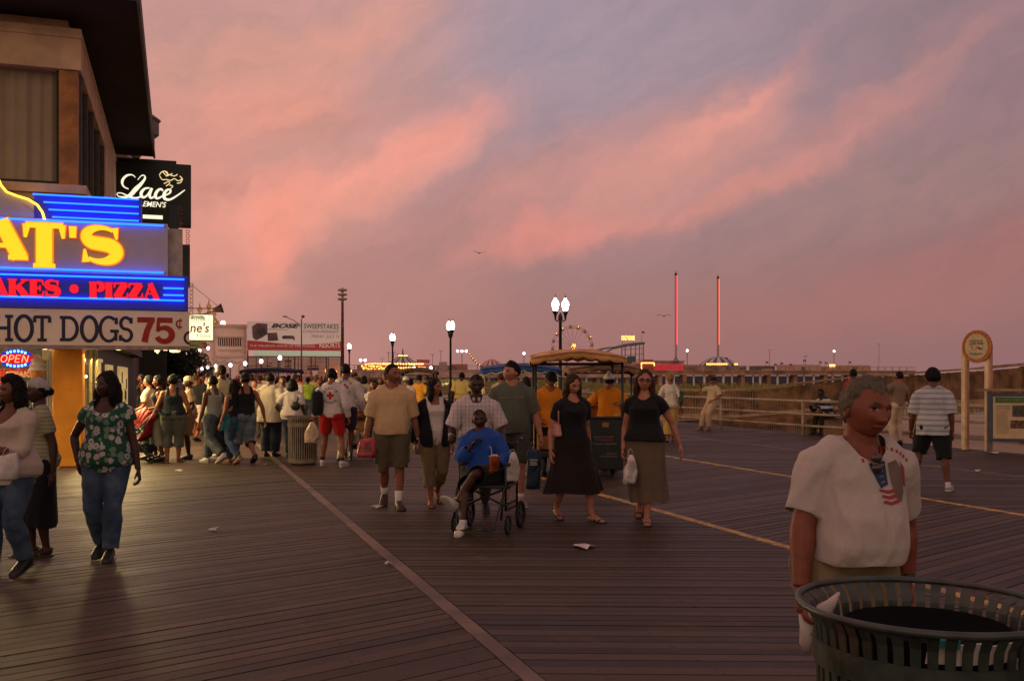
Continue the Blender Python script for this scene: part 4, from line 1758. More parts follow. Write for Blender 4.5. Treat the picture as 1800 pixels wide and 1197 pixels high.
# ------------------------------------------------------------------ street lamps on the boardwalk
def twin_lamp(loc, label, rz=0.0, group='ornate lamps along the boardwalk', light=True):
 H = 4.95
 r = thing('street_lamp', label, 'street lamp', loc, rz, group)
 mb = MB()
 mb.lathe((0, 0, 0), [(0.20, 0), (0.20, 0.12), (0.15, 0.2), (0.15, 0.55), (0.11, 0.66), (0.085, 0.75), (0.075, 1.3), (0.06, H - 1.15), (0.085, H - 1.12), (0.05, H - 1.05), (0.10, H - 0.97), (0.09, H - 0.88), (0.035, H - 0.72), (0.0, H - 0.62)], 14)
 obj('pole', mb, BLACKM, r, smooth=True, world=False)
 for s in (-1, 1):
  mb = MB()
  pts = [(s * 0.05, 0, H - 1.0), (s * 0.15, 0, H - 1.08), (s * 0.22, 0, H - 1.02), (s * 0.235, 0, H - 0.92)]
  mb.tube(pts, 0.028, 8)
  z0 = H - 0.92
  mb.lathe((s * 0.235, 0, z0), [(0.02, -0.12), (0.045, 0), (0.06, 0.1), (0.115, 0.22), (0.125, 0.27), (0.10, 0.285)], 12)
  arm = obj('arm', mb, BLACKM, r, smooth=True, world=False)
  mb = MB()
  z1 = z0 + 0.285
  mb.lathe((s * 0.235, 0, z1), [(0.085, 0), (0.12, 0.12), (0.148, 0.27), (0.148, 0.31), (0.11, 0.39), (0.055, 0.47), (0.035, 0.53)], 14)
  gl = obj('lantern_glass', mb, BULB, arm, smooth=True, world=False)
  mb = MB()
  mb.lathe((s * 0.235, 0, z1), [(0.01, 0.285), (0.158, 0.285), (0.158, 0.305), (0.01, 0.305), (0.01, 0.56)], 14)
  mb.lathe((s * 0.235, 0, z1), [(0.046, 0.53), (0.03, 0.57), (0.012, 0.62), (0.004, 0.72)], 8)
  obj('finial', mb, BLACKM, gl, smooth=True, world=False)
 return r


LAMPS = [(985, 514, 41.5, 25, 'twin lantern street lamp standing behind the orange canopied chair'),
   (792, 558, 59, -62, 'twin lantern street lamp above the woman in the black jacket'),
   (690, 582, 77, 80, 'twin lantern street lamp rising behind the man in the tan polo'),
   (614, 601, 101, 86, 'twin lantern street lamp beside the tall siren pole')]
for px, py, Y, rz, lb in LAMPS:
 p = PX(px, 660, Y)
 p.z = 0
 twin_lamp(p, lb, R(rz))

for px, py, Y, lb in ((492, 629, 150, 'tallest globe lamp of the row before the pier theatre, by the red lettered band'), (459, 635, 158, 'globe lamp second in the row towards the pier arch, below the billboard corner'),
      (431, 639, 166, 'globe lamp third in the row, at the edge of the pink pier building'), (405, 642, 172, 'shortest globe lamp of the row, beside the pier arch')):
 p = PX(px, 660, Y)
 zt = EYE + (HZ - py) / F * Y
 r = thing('street_lamp', lb, 'street lamp', (p.x, p.y, 0), 0, 'globe lamps by the pier')
 mb = MB()
 mb.lathe((0, 0, 0), [(0.2, 0), (0.12, 0.6), (0.08, 1.2), (0.07, zt - 0.5), (0.22, zt - 0.4), (0.2, zt - 0.35)], 10)
 obj('pole', mb, BLACKM, r, smooth=True, world=False)
 mb = MB()
 mb.ell((0, 0, zt), (0.30, 0.30, 0.36), 12, 8)
 obj('globe', mb, glow('far_lamp_glow', (1.0, 0.90, 0.92, 1), 5.0), r, smooth=True, world=False)

# siren pole with stacked discs
p = PX(602, 660, 88)
r = thing('siren_pole', 'tall rusty pole topped by three stacked pale siren discs', 'siren', (p.x, p.y, 0))
zt = EYE + (HZ - 508) / F * 88
mb = MB()
mb.lathe((0, 0, 0), [(0.17, 0), (0.14, zt * 0.5), (0.11, zt - 1.1)], 12)
obj('pole', mb, mat('rust_brown', (0.15, 0.065, 0.05, 1), 0.8, 0.3, 2.0), r, smooth=True, world=False)
for k in range(3):
 z = zt - 0.95 + k * 0.40
 mb = MB()
 mb.lathe((0, 0, z), [(0.10, -0.12), (0.16, -0.08), (0.40, -0.02), (0.43, 0.06), (0.40, 0.13), (0.10, 0.18), (0.08, 0.26)], 18)
 obj('siren_disc', mb, mat('siren_grey', (0.42, 0.34, 0.27, 1), 0.6), r, smooth=True, world=False)

# thin double-armed road lamp
p = PX(530, 660, 120)
r = thing('road_lamp', 'thin grey double armed road lamp in front of the billboard', 'street lamp', (p.x, p.y, 0))
zt = EYE + (HZ - 562) / F * 120
mb = MB()
mb.tube([(0, 0, 0), (0, 0, zt)], [0.11, 0.07], 8)
GALV = mat('galvanised', (0.16, 0.13, 0.12, 1), 0.5)
obj('pole', mb, GALV, r, smooth=True, world=False)
for s in (-1, 1):
 mb = MB()
 if s < 0:
  mb.tube([(0, 0, zt - 0.9), (-0.9, 0, zt - 0.1), (-1.9, 0, zt + 0.35)], 0.045, 6)
  mb.box((-2.0, 0, zt + 0.38), (0.45, 0.2, 0.14))
 else:
  mb.tube([(0, 0, zt), (0.1, 0, zt + 0.3)], 0.04, 6)
  mb.ell((0.18, 0, zt + 0.38), (0.22, 0.22, 0.18), 8, 6)
 obj('lamp_arm', mb, GALV, r, smooth=True, world=False)


# ------------------------------------------------------------------ round sign and information board
p1, p2 = GR(1695, 790), GR(1736, 793)
r = thing('round_sign', 'round sign with an orange rim standing on two cream posts beside the railing', 'sign', (p1.x, p1.y, 0))
d = (p2 - p1)
Dn = Vector((d.x, d.y, 0)).normalized()
for p in (p1, p2):
 mb = MB()
 mb.box((p.x, p.y, 1.16), (0.095, 0.09, 2.32), math.atan2(Dn.y, Dn.x))
 obj('post', mb, CREAM, r, bevel=0.008)
 mb = MB()
 mb.box((p.x + 0.072 * Dn.x, p.y + 0.072 * Dn.y, 1.14), (0.045, 0.08, 2.28), math.atan2(Dn.y, Dn.x))
 obj('post_edge', mb, mat('pink_cream', (0.42, 0.22, 0.15, 1), 0.6), r)
c0 = (p1 + p2) / 2 + Vector((-0.02, -0.10, EYE + 50 / F * p1.y))
nr = Vector((Dn.y, -Dn.x, 0))
RAD = 0.355


def disc(mb, c, rad, t0, t1, rin=0.0, n_=48):
 o = Vector(c)
 pr = [(rad * math.cos(2 * math.pi * i / n_), rad * math.sin(2 * math.pi * i / n_)) for i in range(n_)]
 mb.prism(pr, o, Dn, (0, 0, 1), nr, t0, t1)


mb = MB()
disc(mb, c0, RAD, -0.02, 0.02)
obj('sign_rim', mb, mat('orange_rim', (0.42, 0.11, 0.02, 1), 0.5, 0.3, 30.0), r)
mb = MB()
disc(mb, c0, RAD * 0.76, 0.0, 0.026)
fc = obj('sign_face', mb, mat('sign_cream', (0.42, 0.32, 0.22, 1), 0.5, 0.1, 8.0), r)
mb = MB()
for k, (txt, dy, sz) in enumerate((('STORY BOOK', 0.115, 0.075), ('LAND FARM', 0.06, 0.06), ('Atlantic', -0.155, 0.07))):
 put_text(mb, txt, c0 + nr * 0.0268 + Vector((0, 0, dy)) + Dn * 0.0, Dn, (0, 0, 1), nr, sz, bold=0.002, width=0.33)
obj('lettering', mb, mat('sign_ink', (0.03, 0.025, 0.02, 1), 0.6), fc)
pen = Pen(c0 + nr * 0.0262, Dn, (0, 0, 1), nr, 0.001)
for k in range(9):
 a = k * 0.7
 pen.s([(0.02 + 0.015 * k, -0.03 + 0.02 * math.sin(a)), (0.035 + 0.015 * k, -0.055 + 0.02 * math.cos(a))], 0.018)
obj('emblem', pen.mb, mat('sign_ink', (0.03, 0.025, 0.02, 1)), fc)
pen = Pen(c0 + nr * 0.0262, Dn, (0, 0, 1), nr, 0.001)
for k in range(6):
 pen.s(arc(-0.13 + 0.022 * k, -0.02, 0.03, 0.05, 60 * k, 60 * k + 120, 5), 0.010)
obj('emblem', pen.mb, mat('sign_pink', (0.42, 0.10, 0.07, 1)), fc)
pen = Pen(c0 + nr * 0.0205, Dn, (0, 0, 1), nr, 0.001)
for k in range(40):
 a = R(9 * k)
 pen.s([(RAD * 0.84 * math.cos(a), RAD * 0.84 * math.sin(a)), (RAD * 0.90 * math.cos(a + .05), RAD * 0.90 * math.sin(a + .05))], 0.014)
obj('rim_lettering', pen.mb, mat('rim_ink', (0.10, 0.03, 0.01, 1)), r)

# information board
q0 = PX(1742, 770, 21.0)
r = thing('information_board', 'cream information board with a green title band and small pictures beside the railing', 'sign', (q0.x, q0.y, 0))
ex = UV(0.25, -1, 0).normalized()
ex = Vector((0.97, -0.24, 0)).normalized()
en = Vector((ex.y, -ex.x, 0))
bl = Vector((q0.x, q0.y, EYE - 112 / F * 21))
W_, Hh = 1.45, 0.92
P_ = lambda x, z: bl + ex * x + Vector((0, 0, z))
ang = math.atan2(ex.y, ex.x)
mb = MB()
mb.box(P_(W_ / 2, Hh / 2) - en * 0.03, (W_ + 0.1, 0.05, Hh + 0.1), ang)
obj('frame', mb, mat('board_blue_grey', (0.06, 0.065, 0.11, 1), 0.6), r, bevel=0.005)
mb = MB()
mb.box(P_(W_ / 2 - 0.05, Hh + 0.12) - en * 0.03, (W_ + 0.42, 0.12, 0.05), ang)
obj('top_bar', mb, RAILW, r)
for x in (-0.02, W_ + 0.0):
 mb = MB()
 mb.box(P_(x, 0) - en * 0.06 + Vector((0, 0, (Hh + 0.1) / 2 - bl.z / 2)), (0.08, 0.08, Hh + 0.1 + bl.z), ang)
 obj('post', mb, mat('board_post', (0.12, 0.10, 0.10, 1), 0.7), r)
mb = MB()
mb.box(P_(W_ / 2, Hh / 2) + en * 0.002, (W_ - 0.08, 0.012, Hh - 0.04), ang)
pn = obj('panel', mb, mat('board_cream', (0.50, 0.36, 0.22, 1), 0.5, 0.05), r)
mb = MB()
mb.box(P_(W_ / 2, Hh - 0.09) + en * 0.010, (W_ - 0.16, 0.008, 0.12), ang)
obj('title_band', mb, mat('board_green', (0.04, 0.13, 0.03, 1), 0.5), pn)
mb = MB()
rs = np.random.RandomState(8)
for i in range(16):
 w = rs.uniform(0.20, 0.27)
 mb.box(P_(0.12 + w / 2 - 0.02, Hh - 0.22 - i * 0.038) + en * 0.009, (w, 0.003, 0.012 if i > 1 else 0.02), ang)
for i in range(18):
 w = rs.uniform(0.02, 0.06)
 mb.box(P_(0.16 + i * 0.068, Hh - 0.09) + en * 0.0155, (w, 0.003, 0.03), ang)
obj('text_lines', mb, mat('board_text', (0.20, 0.14, 0.08, 1)), pn)
for (x, z, w, h, c_) in ((0.62, 0.60, 0.42, 0.24, (0.06, 0.055, 0.05, 1)), (1.1, 0.60, 0.40, 0.24, (0.08, 0.065, 0.05, 1)), (0.52, 0.32, 0.30, 0.17, (0.14, 0.06, 0.04, 1)), (0.93, 0.31, 0.26, 0.2, (0.02, 0.04, 0.13, 1)), (1.22, 0.31, 0.22, 0.2, (0.05, 0.06, 0.05, 1))):
 mb = MB()
 mb.box(P_(x, z) + en * 0.010, (w, 0.006, h), ang)
 obj('picture', mb, mat('pic%d' % int(x * 100), c_, 0.5, 0.4, 14.0, 0), pn)

# ------------------------------------------------------------------ the pier
PV = 205.0
PCON = mat('pier_concrete', (0.420, 0.240, 0.158, 1), 0.8, 0.2, 0.3)  # lightened, distance haze is put into the colour
pier = thing('amusement_pier', 'long pier deck on pale pilings reaching out over the beach', 'pier', UV(17, PV, 0))
zt_, zb_ = 2.75, 1.72
mb = MB()
mb.ubox(17, 176, PV, PV + 42, zb_, zt_)
mb.ubox(17, 176, PV - 0.3, PV + 0.1, zt_ - 0.15, zt_ + 0.12)
obj('deck', mb, PCON, pier)
mb = MB()
for k in range(int(159 / 2.2)):
 mb.ubox(17 + k * 2.2, 17.12 + k * 2.2, PV - 0.25, PV - 0.13, zt_, zt_ + 1.0)
mb.ubox(17, 176, PV - 0.25, PV - 0.13, zt_ + 0.95, zt_ + 1.05)
mb.ubox(17, 176, PV - 0.25, PV - 0.13, zt_ + 0.5, zt_ + 0.56)
obj('deck_railing', mb, mat('pier_rail', (0.32, 0.20, 0.15, 1), 0.7), pier)
PILW = mat('piling_hazed', (0.775, 0.750, 0.725, 1), 0.7)  # white raised further, its colour stands in for haze over the distance
rs = np.random.RandomState(4)
u = 20.0
k = 0
while u < 175:
 thick = (k % 3 == 0)
 w = 0.95 if thick else (0.42 if k % 2 else 0.6)
 mb = MB()
 c = UV(u, PV + 1.0)
 if thick:
  mb.ubox(u - w / 2, u + w / 2, PV + 0.6, PV + 2.4, -4.5, zb_)
 else:
  mb.tube([(c.x, c.y, -4.5), (c.x, c.y, zb_)], w / 2, 8)
 obj('piling', mb, PCON if thick else PILW, pier, smooth=False)
 u += rs.uniform(1.6, 3.4)
 k += 1


def ground_thing(name, label, cat, px, v, group=None):
 p = ONV(px, 660, v)
 return thing(name, label, cat, (p.x, p.y, zt_), 0, group), p


def face_box(mb, x0, y0, x1, y1, v, depth, mi=0):
 """box whose front is the photo rectangle laid on the plane along the boardwalk distance v"""
 a = ONV(x0, y1, v)
 b_ = ONV(x1, y0, v)
 ua, va = uv_of(a)
 ub, vb = uv_of(b_)
 mb.ubox(ua, ub, v, v + depth, min(a.z, b_.z), max(a.z, b_.z), mi)


def simple_block(name, label, cat, rect, v, depth, m, details=(), group=None):
 x0, y0, x1, y1 = rect
 p = ONV((x0 + x1) / 2, y1, v)
 r = thing(name, label, cat, (p.x, p.y, p.z), 0, group)
 mb = MB()
 face_box(mb, x0, y0, x1, y1, v, depth)
 obj('wall', mb, m, r)
 for nm, rc, off, mm in details:
  mb = MB()
  face_box(mb, rc[0], rc[1], rc[2], rc[3], v - off, 0.2)
  obj(nm, mb, mm, r)
 return r


PINKC = mat('park_pink', (0.576, 0.320, 0.240, 1), 0.8, 0.2, 0.4)  # this and other pale park paints carry distance haze in their colour
GREYB = mat('park_grey', (0.340, 0.238, 0.212, 1), 0.8, 0.3, 0.4)
REDN = glow('red_banner', (0.75, 0.02, 0.05, 1), 0.42, (0.5, 0.02, 0.04, 1))
REDB = mat('park_red', (0.30, 0.035, 0.03, 1), 0.6)
simple_block('pier_shed', 'grey boxy service building on the pier behind the yellow shirted man', 'building', (768, 642, 800, 653), PV + 2, 8, GREYB, (('panel', (772, 636, 786, 652), 0.25, mat('pk2', (0.390, 0.300, 0.270, 1))),))
simple_block('pier_booth', 'pale red booth row on the pier beside the grey service building', 'booth', (802, 640, 822, 653), PV + 3, 5, mat('pk3', (0.42, 0.14, 0.10, 1)), (('opening', (805, 645, 812, 653), 0.25, GREYB),))
simple_block('pier_hall', 'low hall with a crimson lit banner at the foot of the pink red drop tower', 'building', (1128, 636, 1202, 653), PV + 2, 9, PINKC, (('banner', (1150, 641, 1202, 654), 0.3, REDN), ('roof_edge', (1126, 634, 1204, 636.5), 0.4, GREYB)))
simple_block('pier_hall', 'low plain cream hall between the crimson banner and the striped tent', 'building', (1203, 641, 1228, 653), PV + 3, 8, mat('pk4', (0.45, 0.28, 0.19, 1)), (('window', (1208, 645, 1220, 649), 0.25, GREYB),))
simple_block('pier_hall', 'low brown hall under the striped tent roof', 'building', (1225, 643, 1312, 653), PV + 1.5, 9, GREYB, (('opening', (1234, 646, 1250, 653), 0.25, PINKC), ('opening', (1264, 645, 1276, 653), 0.25, mat('pk2', (0.390, 0.300, 0.270, 1)))))
simple_block('pier_kiosk', 'small dark gabled kiosk on the open outer part of the pier', 'kiosk', (1337, 643, 1362, 652), PV + 3, 5, mat('pk5', (0.10, 0.10, 0.085, 1)), (('counter', (1340, 648, 1358, 652), 0.25, PINKC),))
simple_block('pier_hall', 'long pale flat roofed hall on the outer pier behind the flags', 'building', (1398, 641, 1444, 652), PV + 4, 8, mat('pk6', (0.540, 0.375, 0.300, 1)), (('door', (1410, 645, 1416, 652), 0.25, GREYB),))
simple_block('pier_booth', 'brown booth with a lit window under the single bright lamp', 'booth', (1452, 645, 1480, 652), PV + 4, 5, PINKC, (('lit_window', (1459, 640.5, 1468, 645), 0.25, YELB),))
simple_block('pier_hall', 'cream end building at the outer tip of the pier behind the grey haired man', 'building', (1491, 642, 1530, 652), PV + 4, 8, mat('pk7', (0.50, 0.33, 0.22, 1)), (('window', (1500, 645, 1508, 649), 0.25, GREYB),))


def bulbs(px_list, v, rad, m, name, parent):
 mb = MB()
 for (x, y) in px_list:
  p = ONV(x, y, v)
  mb.ell(p, (rad, rad, rad), 6, 4)
 return obj(name, mb, m, parent)


# carousel tent with lit roof edge
def carousel():
 p = ONV(708, 653, PV + 8)
 r = thing('carousel', 'carousel with a pointed striped roof outlined by strings of warm bulbs', 'carousel', (p.x, p.y, zt_))
 s = p.y / F
 Rr = 35 * s
 mb = MB()
 n_ = 24
 z1, z2 = EYE + 20 * s, EYE + 41 * s
 prof = [(Rr, z1 - zt_), (Rr * 0.55, z1 - zt_ + 6 * s), (Rr * 0.25, z1 - zt_ + 14 * s), (Rr * 0.16, z2 - zt_ - 8 * s)]
 for i in range(len(prof) - 1):
  for k in range(n_):
   a0, a1 = 2 * math.pi * k / n_, 2 * math.pi * (k + 1) / n_
   vs = [(prof[i][0] * math.cos(a0), prof[i][0] * math.sin(a0), prof[i][1]), (prof[i][0] * math.cos(a1), prof[i][0] * math.sin(a1), prof[i][1]),
     (prof[i + 1][0] * math.cos(a1), prof[i + 1][0] * math.sin(a1), prof[i + 1][1]), (prof[i + 1][0] * math.cos(a0), prof[i + 1][0] * math.sin(a0), prof[i + 1][1])]
   mb.add(vs, [(0, 1, 2, 3)], k % 2)
 mb.lathe((0, 0, 0), [(Rr * 0.18, prof[-1][1]), (Rr * 0.16, prof[-1][1] + 2 * s), (Rr * 0.05, prof[-1][1] + 4 * s), (Rr * 0.02, prof[-1][1] + 14 * s)], 12)
 obj('roof', mb, [mat('tent_blue', (0.105, 0.135, 0.195, 1)), mat('tent_pale', (0.588, 0.462, 0.392, 1))], r, world=False)
 mb = MB()
 mb.lathe((0, 0, 0), [(Rr * 0.3, 0), (Rr * 0.3, z1 - zt_)], 16)
 for k in range(12):
  a = 2 * math.pi * k / 12
  mb.tube([(Rr * 0.8 * math.cos(a), Rr * 0.8 * math.sin(a), 0), (Rr * 0.8 * math.cos(a), Rr * 0.8 * math.sin(a), z1 - zt_)], 0.08, 5)
 mb.lathe((0, 0, 0), [(Rr * 0.95, 0), (Rr * 0.95, 0.25)], 20)
 obj('platform', mb, REDB, r, world=False)
 for nm, rr, zz, m, cnt in (('bulb_string', 1.0, z1 - zt_, YELB, 44), ('bulb_string', 0.8, z1 - zt_ - 6.5 * s, YELB, 40), ('bulb_string', 0.20, z2 - zt_ - 7 * s, YELB, 12)):
  mb = MB()
  for k in range(cnt):
   a = 2 * math.pi * k / cnt
   mb.ell((Rr * rr * math.cos(a), Rr * rr * math.sin(a), zz + 0.3 * s * math.sin(k * 1.6)), (0.20, 0.20, 0.22), 6, 4)
  obj(nm, mb, m, r, world=False)


carousel()

# lit arcade fronts left of the carousel
r = simple_block('game_stalls', 'row of game stalls strung with orange bulbs beside the carousel', 'stalls', (636, 641, 682, 653), PV + 3, 6, mat('pk8', (0.24, 0.15, 0.09, 1)))
rs = np.random.RandomState(11)
bulbs([(636 + i * 1.15, 646 + rs.uniform(-4, 5)) for i in range(42)], PV + 2.3, 0.17, WARMB, 'bulbs', r)
bulbs([(642 + i * 3, 640.5 - 1.5 * math.sin(i / 12 * 3.14)) for i in range(13)], PV + 2.3, 0.13, YELB, 'bulb_string', r)
r = simple_block('arcade', 'red arcade building with a sign frame beside the carousel', 'building', (733, 641, 757, 653), PV + 3, 7, REDB,
     (('sign_frame', (733, 632, 755, 638.5), 0.3, REDB), ('lit_front', (736, 645, 748, 650), 0.35, YELB)))
mb = MB()
a = ONV(744, 635.2, PV + 2.4)
put_text(mb, 'ARCADE', a, (CA, SA, 0), (0, 0, 1), (SA, -CA, 0), 0.9, width=2.2, bold=0.01)
obj('lettering', mb, mat('pk9', (0.5, 0.22, 0.16, 1)), r)
bulbs([(728, 647), (757.5, 646.5), (737, 648), (733, 650)], PV + 2.0, 0.35, glow('pier_white', (1, 0.85, 0.8, 1), 7), 'lamp', r)


def poles(name, lbl, xs, top, v, m, rad=0.09, group=None, lights=None, lr=0.28):
 for i, x in enumerate(xs):
  p = ONV(x, 652, v)
  tz = EYE + (HZ - (top[i] if isinstance(top, (list, tuple)) else top)) / F * p.y
  r = thing(name, lbl[i] if isinstance(lbl, (list, tuple)) else lbl, 'lamp post', (p.x, p.y, zt_), 0, group)
  mb = MB()
  mb.tube([(0, 0, 0), (0, 0, tz - zt_)], rad, 6)
  mb.box((0, 0, tz - zt_), (0.9, 0.12, 0.10))
  obj('pole', mb, m, r, world=False)
  if lights and lights[i]:
   mb = MB()
   for q in range(lights[i]):
    mb.ell(((q - (lights[i] - 1) / 2) * 0.95, -0.1, tz - zt_ + 0.1), (lr, lr, lr), 8, 6)
   obj('light', mb, glow('pier_blue', (0.92, 0.85, 1.0, 1), 7), r, world=False)


poles('lamp_post', ['floodlight post beside the game stalls with a pair of bright lights', 'post with three white lights behind the twin lantern lamp', 'post with one white light between the two drop towers',
     'post with one bright bluish light over the pier booth', 'white light post behind the blue canopy'],
  [638, 812, 1208, 1466, 921], [634, 618, 617, 618, 622], PV + 6, GREYB, lights=[2, 3, 1, 1, 1])
poles('flag_pole', 'thin bare pole standing among the pier rides', [683, 692, 699, 672, 760, 775, 1353, 1416, 1545], [620, 619, 622, 630, 623, 617, 615, 626, 605], PV + 10, GREYB, 0.06, 'thin bare poles on the pier')
for x, y in ((1346, 636), (1361, 640), (1372, 638), (1388, 640), (1412, 633), (1440, 636), (1450, 637), (1492, 636), (1275, 629), (1128, 583)):
 p = ONV(x, 652, PV + 5)
 tz = EYE + (HZ - y) / F * p.y
 r = thing('flag', 'small red flag on a thin staff above the pier buildings', 'flag', (p.x, p.y, zt_), 0, 'small red flags on the pier')
 mb = MB()
 mb.tube([(0, 0, 0), (0, 0, tz - zt_ + 0.2)], 0.05, 5)
 obj('staff', mb, GREYB, r, world=False)
 mb = MB()
 h = tz - zt_
 vs = []
 for i in range(5):
  for z in (h - 0.3, h + 0.15):
   vs.append((0.03 + i * 0.16, 0.06 * math.sin(i * 1.5), z - 0.03 * i))
 mb.add(vs, [(2 * i, 2 * i + 2, 2 * i + 3, 2 * i + 1) for i in range(4)])
 o_ = obj('cloth', mb, mat('flag_red', (0.30, 0.07, 0.06, 1)), r, world=False)
 o_.modifiers.new('solid', 'SOLIDIFY').thickness = 0.02


# ferris wheel
def ferris():
 v = PV + 20
 c = ONV(1006, 609, v)
 s = c.y / F
 Rr = 36 * s
 r = thing('ferris_wheel', 'small ferris wheel with round gondolas behind the tallest lamp', 'ferris wheel', (c.x, c.y, zt_))
 cz = c.z - zt_
 WM_ = mat('wheel_hazed', (0.510, 0.323, 0.289, 1), 0.6)  # colour drawn towards the sky in place of haze
 mb = MB()
 for rr in (1.0, 0.90):
  for off in (-0.5, 0.5):
   pts = [(Rr * rr * math.cos(2 * math.pi * k / 40), off, cz + Rr * rr * math.sin(2 * math.pi * k / 40)) for k in range(40)]
   mb.tube(pts, 0.04, 5, closed=True)
 obj('rim', mb, WM_, r, world=False)
 mb = MB()
 for k in range(20):
  a = 2 * math.pi * k / 20
  for off in (-0.5, 0.5):
   mb.tube([(0, off, cz), (Rr * math.cos(a), off, cz + Rr * math.sin(a))], 0.022, 4)
 obj('spokes', mb, WM_, r, world=False)
 mb = MB()
 for off in (-1, 1):
  for x in (-2.2, 2.2):
   mb.tube([(0, off, cz), (x, off * 1.4, 0)], 0.16, 6)
 obj('support', mb, WM_, r, world=False)
 for k in range(16):
  a = 2 * math.pi * k / 16 + 0.1
  mb = MB()
  px_, pz_ = Rr * 0.97 * math.cos(a), cz + Rr * 0.97 * math.sin(a) - 0.25
  mb.ell((px_, 0, pz_), (0.42, 0.45, 0.28), 8, 5)
  mb.lathe((px_, 0, pz_), [(0.45, 0.42), (0.2, 0.6), (0.02, 0.65)], 8)
  mb.tube([(px_, 0, pz_), (px_, 0, pz_ + 0.5)], 0.03, 4)
  obj('gondola', mb, mat('gondola_red', (0.408, 0.170, 0.153, 1)), r, world=False)
 mb = MB()
 rs2 = np.random.RandomState(3)
 for k in range(16):
  mb.ell((rs2.uniform(-0.45, 0.45) + 0.25, -0.7, cz - 0.2 + rs2.uniform(-0.8, 0.8)), (0.15, 0.12, 0.18), 6, 4)
 obj('hub_lights', mb, WARMB, r, world=False)
 mb = MB()
 for k in (1, 3, 5, 6, 13):
  a = 2 * math.pi * k / 16 + 0.1
  mb.ell((Rr * math.cos(a), -0.7, cz + Rr * math.sin(a)), (0.12, 0.12, 0.12), 6, 4)
 obj('rim_lights', mb, YELB, r, world=False)


ferris()


def coaster():
 v = PV + 8
 TEAL = mat('coaster_teal', (0.190, 0.247, 0.266, 1), 0.6)
 c = ONV(1090, 652, v)
 r = thing('roller_coaster', 'teal steel roller coaster track on thin legs under the lit letter sign', 'roller coaster', (c.x, c.y, zt_))
 W2 = lambda x, y, dv=0: ONV(x, y, v + dv)
 for dv, pts in ((0, [(1045, 616), (1062, 612), (1080, 610), (1100, 605), (1118, 603), (1132, 602)]), (3, [(1058, 622), (1078, 612), (1100, 608), (1131, 604)]), (1.5, [(1040, 618), (1056, 614)])):
  mb = MB()
  for o in (-0.35, 0.35):
   mb.tube([W2(x, y, dv + o) for x, y in pts], 0.16, 6)
  for i in range(len(pts) - 1):
   for t in np.linspace(0, 1, 6):
    a = W2(pts[i][0] * (1 - t) + pts[i + 1][0] * t, pts[i][1] * (1 - t) + pts[i + 1][1] * t, dv)
    mb.ubox(uv_of(a)[0] - 0.06, uv_of(a)[0] + 0.06, v + dv - 0.45, v + dv + 0.45, a.z - 0.28, a.z + 0.02)
  obj('track', mb, TEAL, r)
 for x, y in ((1093, 606), (1099, 606), (1109, 604), (1117, 603), (1124, 603), (1131, 603)):
  mb = MB()
  mb.tube([W2(x, y), W2(x, 652)], 0.13, 6)
  obj('leg', mb, TEAL, r)
 mb = MB()
 for y in (615, 625, 635):
  mb.tube([W2(1093, y), W2(1131, y - 3)], 0.07, 5)
 obj('bracing', mb, TEAL, r)
 mb = MB()
 face_box(mb, 1107, 626, 1117, 638, v - 0.8, 1.5)
 obj('cabin', mb, mat('coaster_cabin', (0.06, 0.11, 0.12, 1)), r)
 mb = MB()
 a = W2(1104, 594.5)
 put_text(mb, 'CRAZY MOUSE', a, (CA, SA, 0), (0, 0, 1), (SA, -CA, 0), 1.45, depth=0.05, width=3.45, bold=0.035)
 sg = obj('letter_sign', mb, glow('mouse_letters', (1.0, 0.33, 0.07, 1), 3.6), r)
 mb = MB()
 for x in (1094, 1113):
  mb.tube([W2(x, 600), W2(x, 607)], 0.07, 5)
 obj('sign_leg', mb, TEAL, r)


coaster()

# kiosk with lit outline left of the crimson banner
r = simple_block('ticket_kiosk', 'ticket kiosk outlined in bright orange bulbs beside the crimson banner', 'kiosk', (1129, 640, 1149, 653), PV + 1, 4, mat('pk10', (0.30, 0.08, 0.05, 1)), (('sign_panel', (1131, 632, 1148, 636.5), 0.3, REDB),))
bulbs([(1127.5 + i * 1.1, 638) for i in range(21)] + [(1127.5, 639 + i * 1.2) for i in range(11)] + [(1150, 639 + i * 1.3) for i in range(4)], PV + 0.4, 0.13, YELB, 'bulb_string', r)


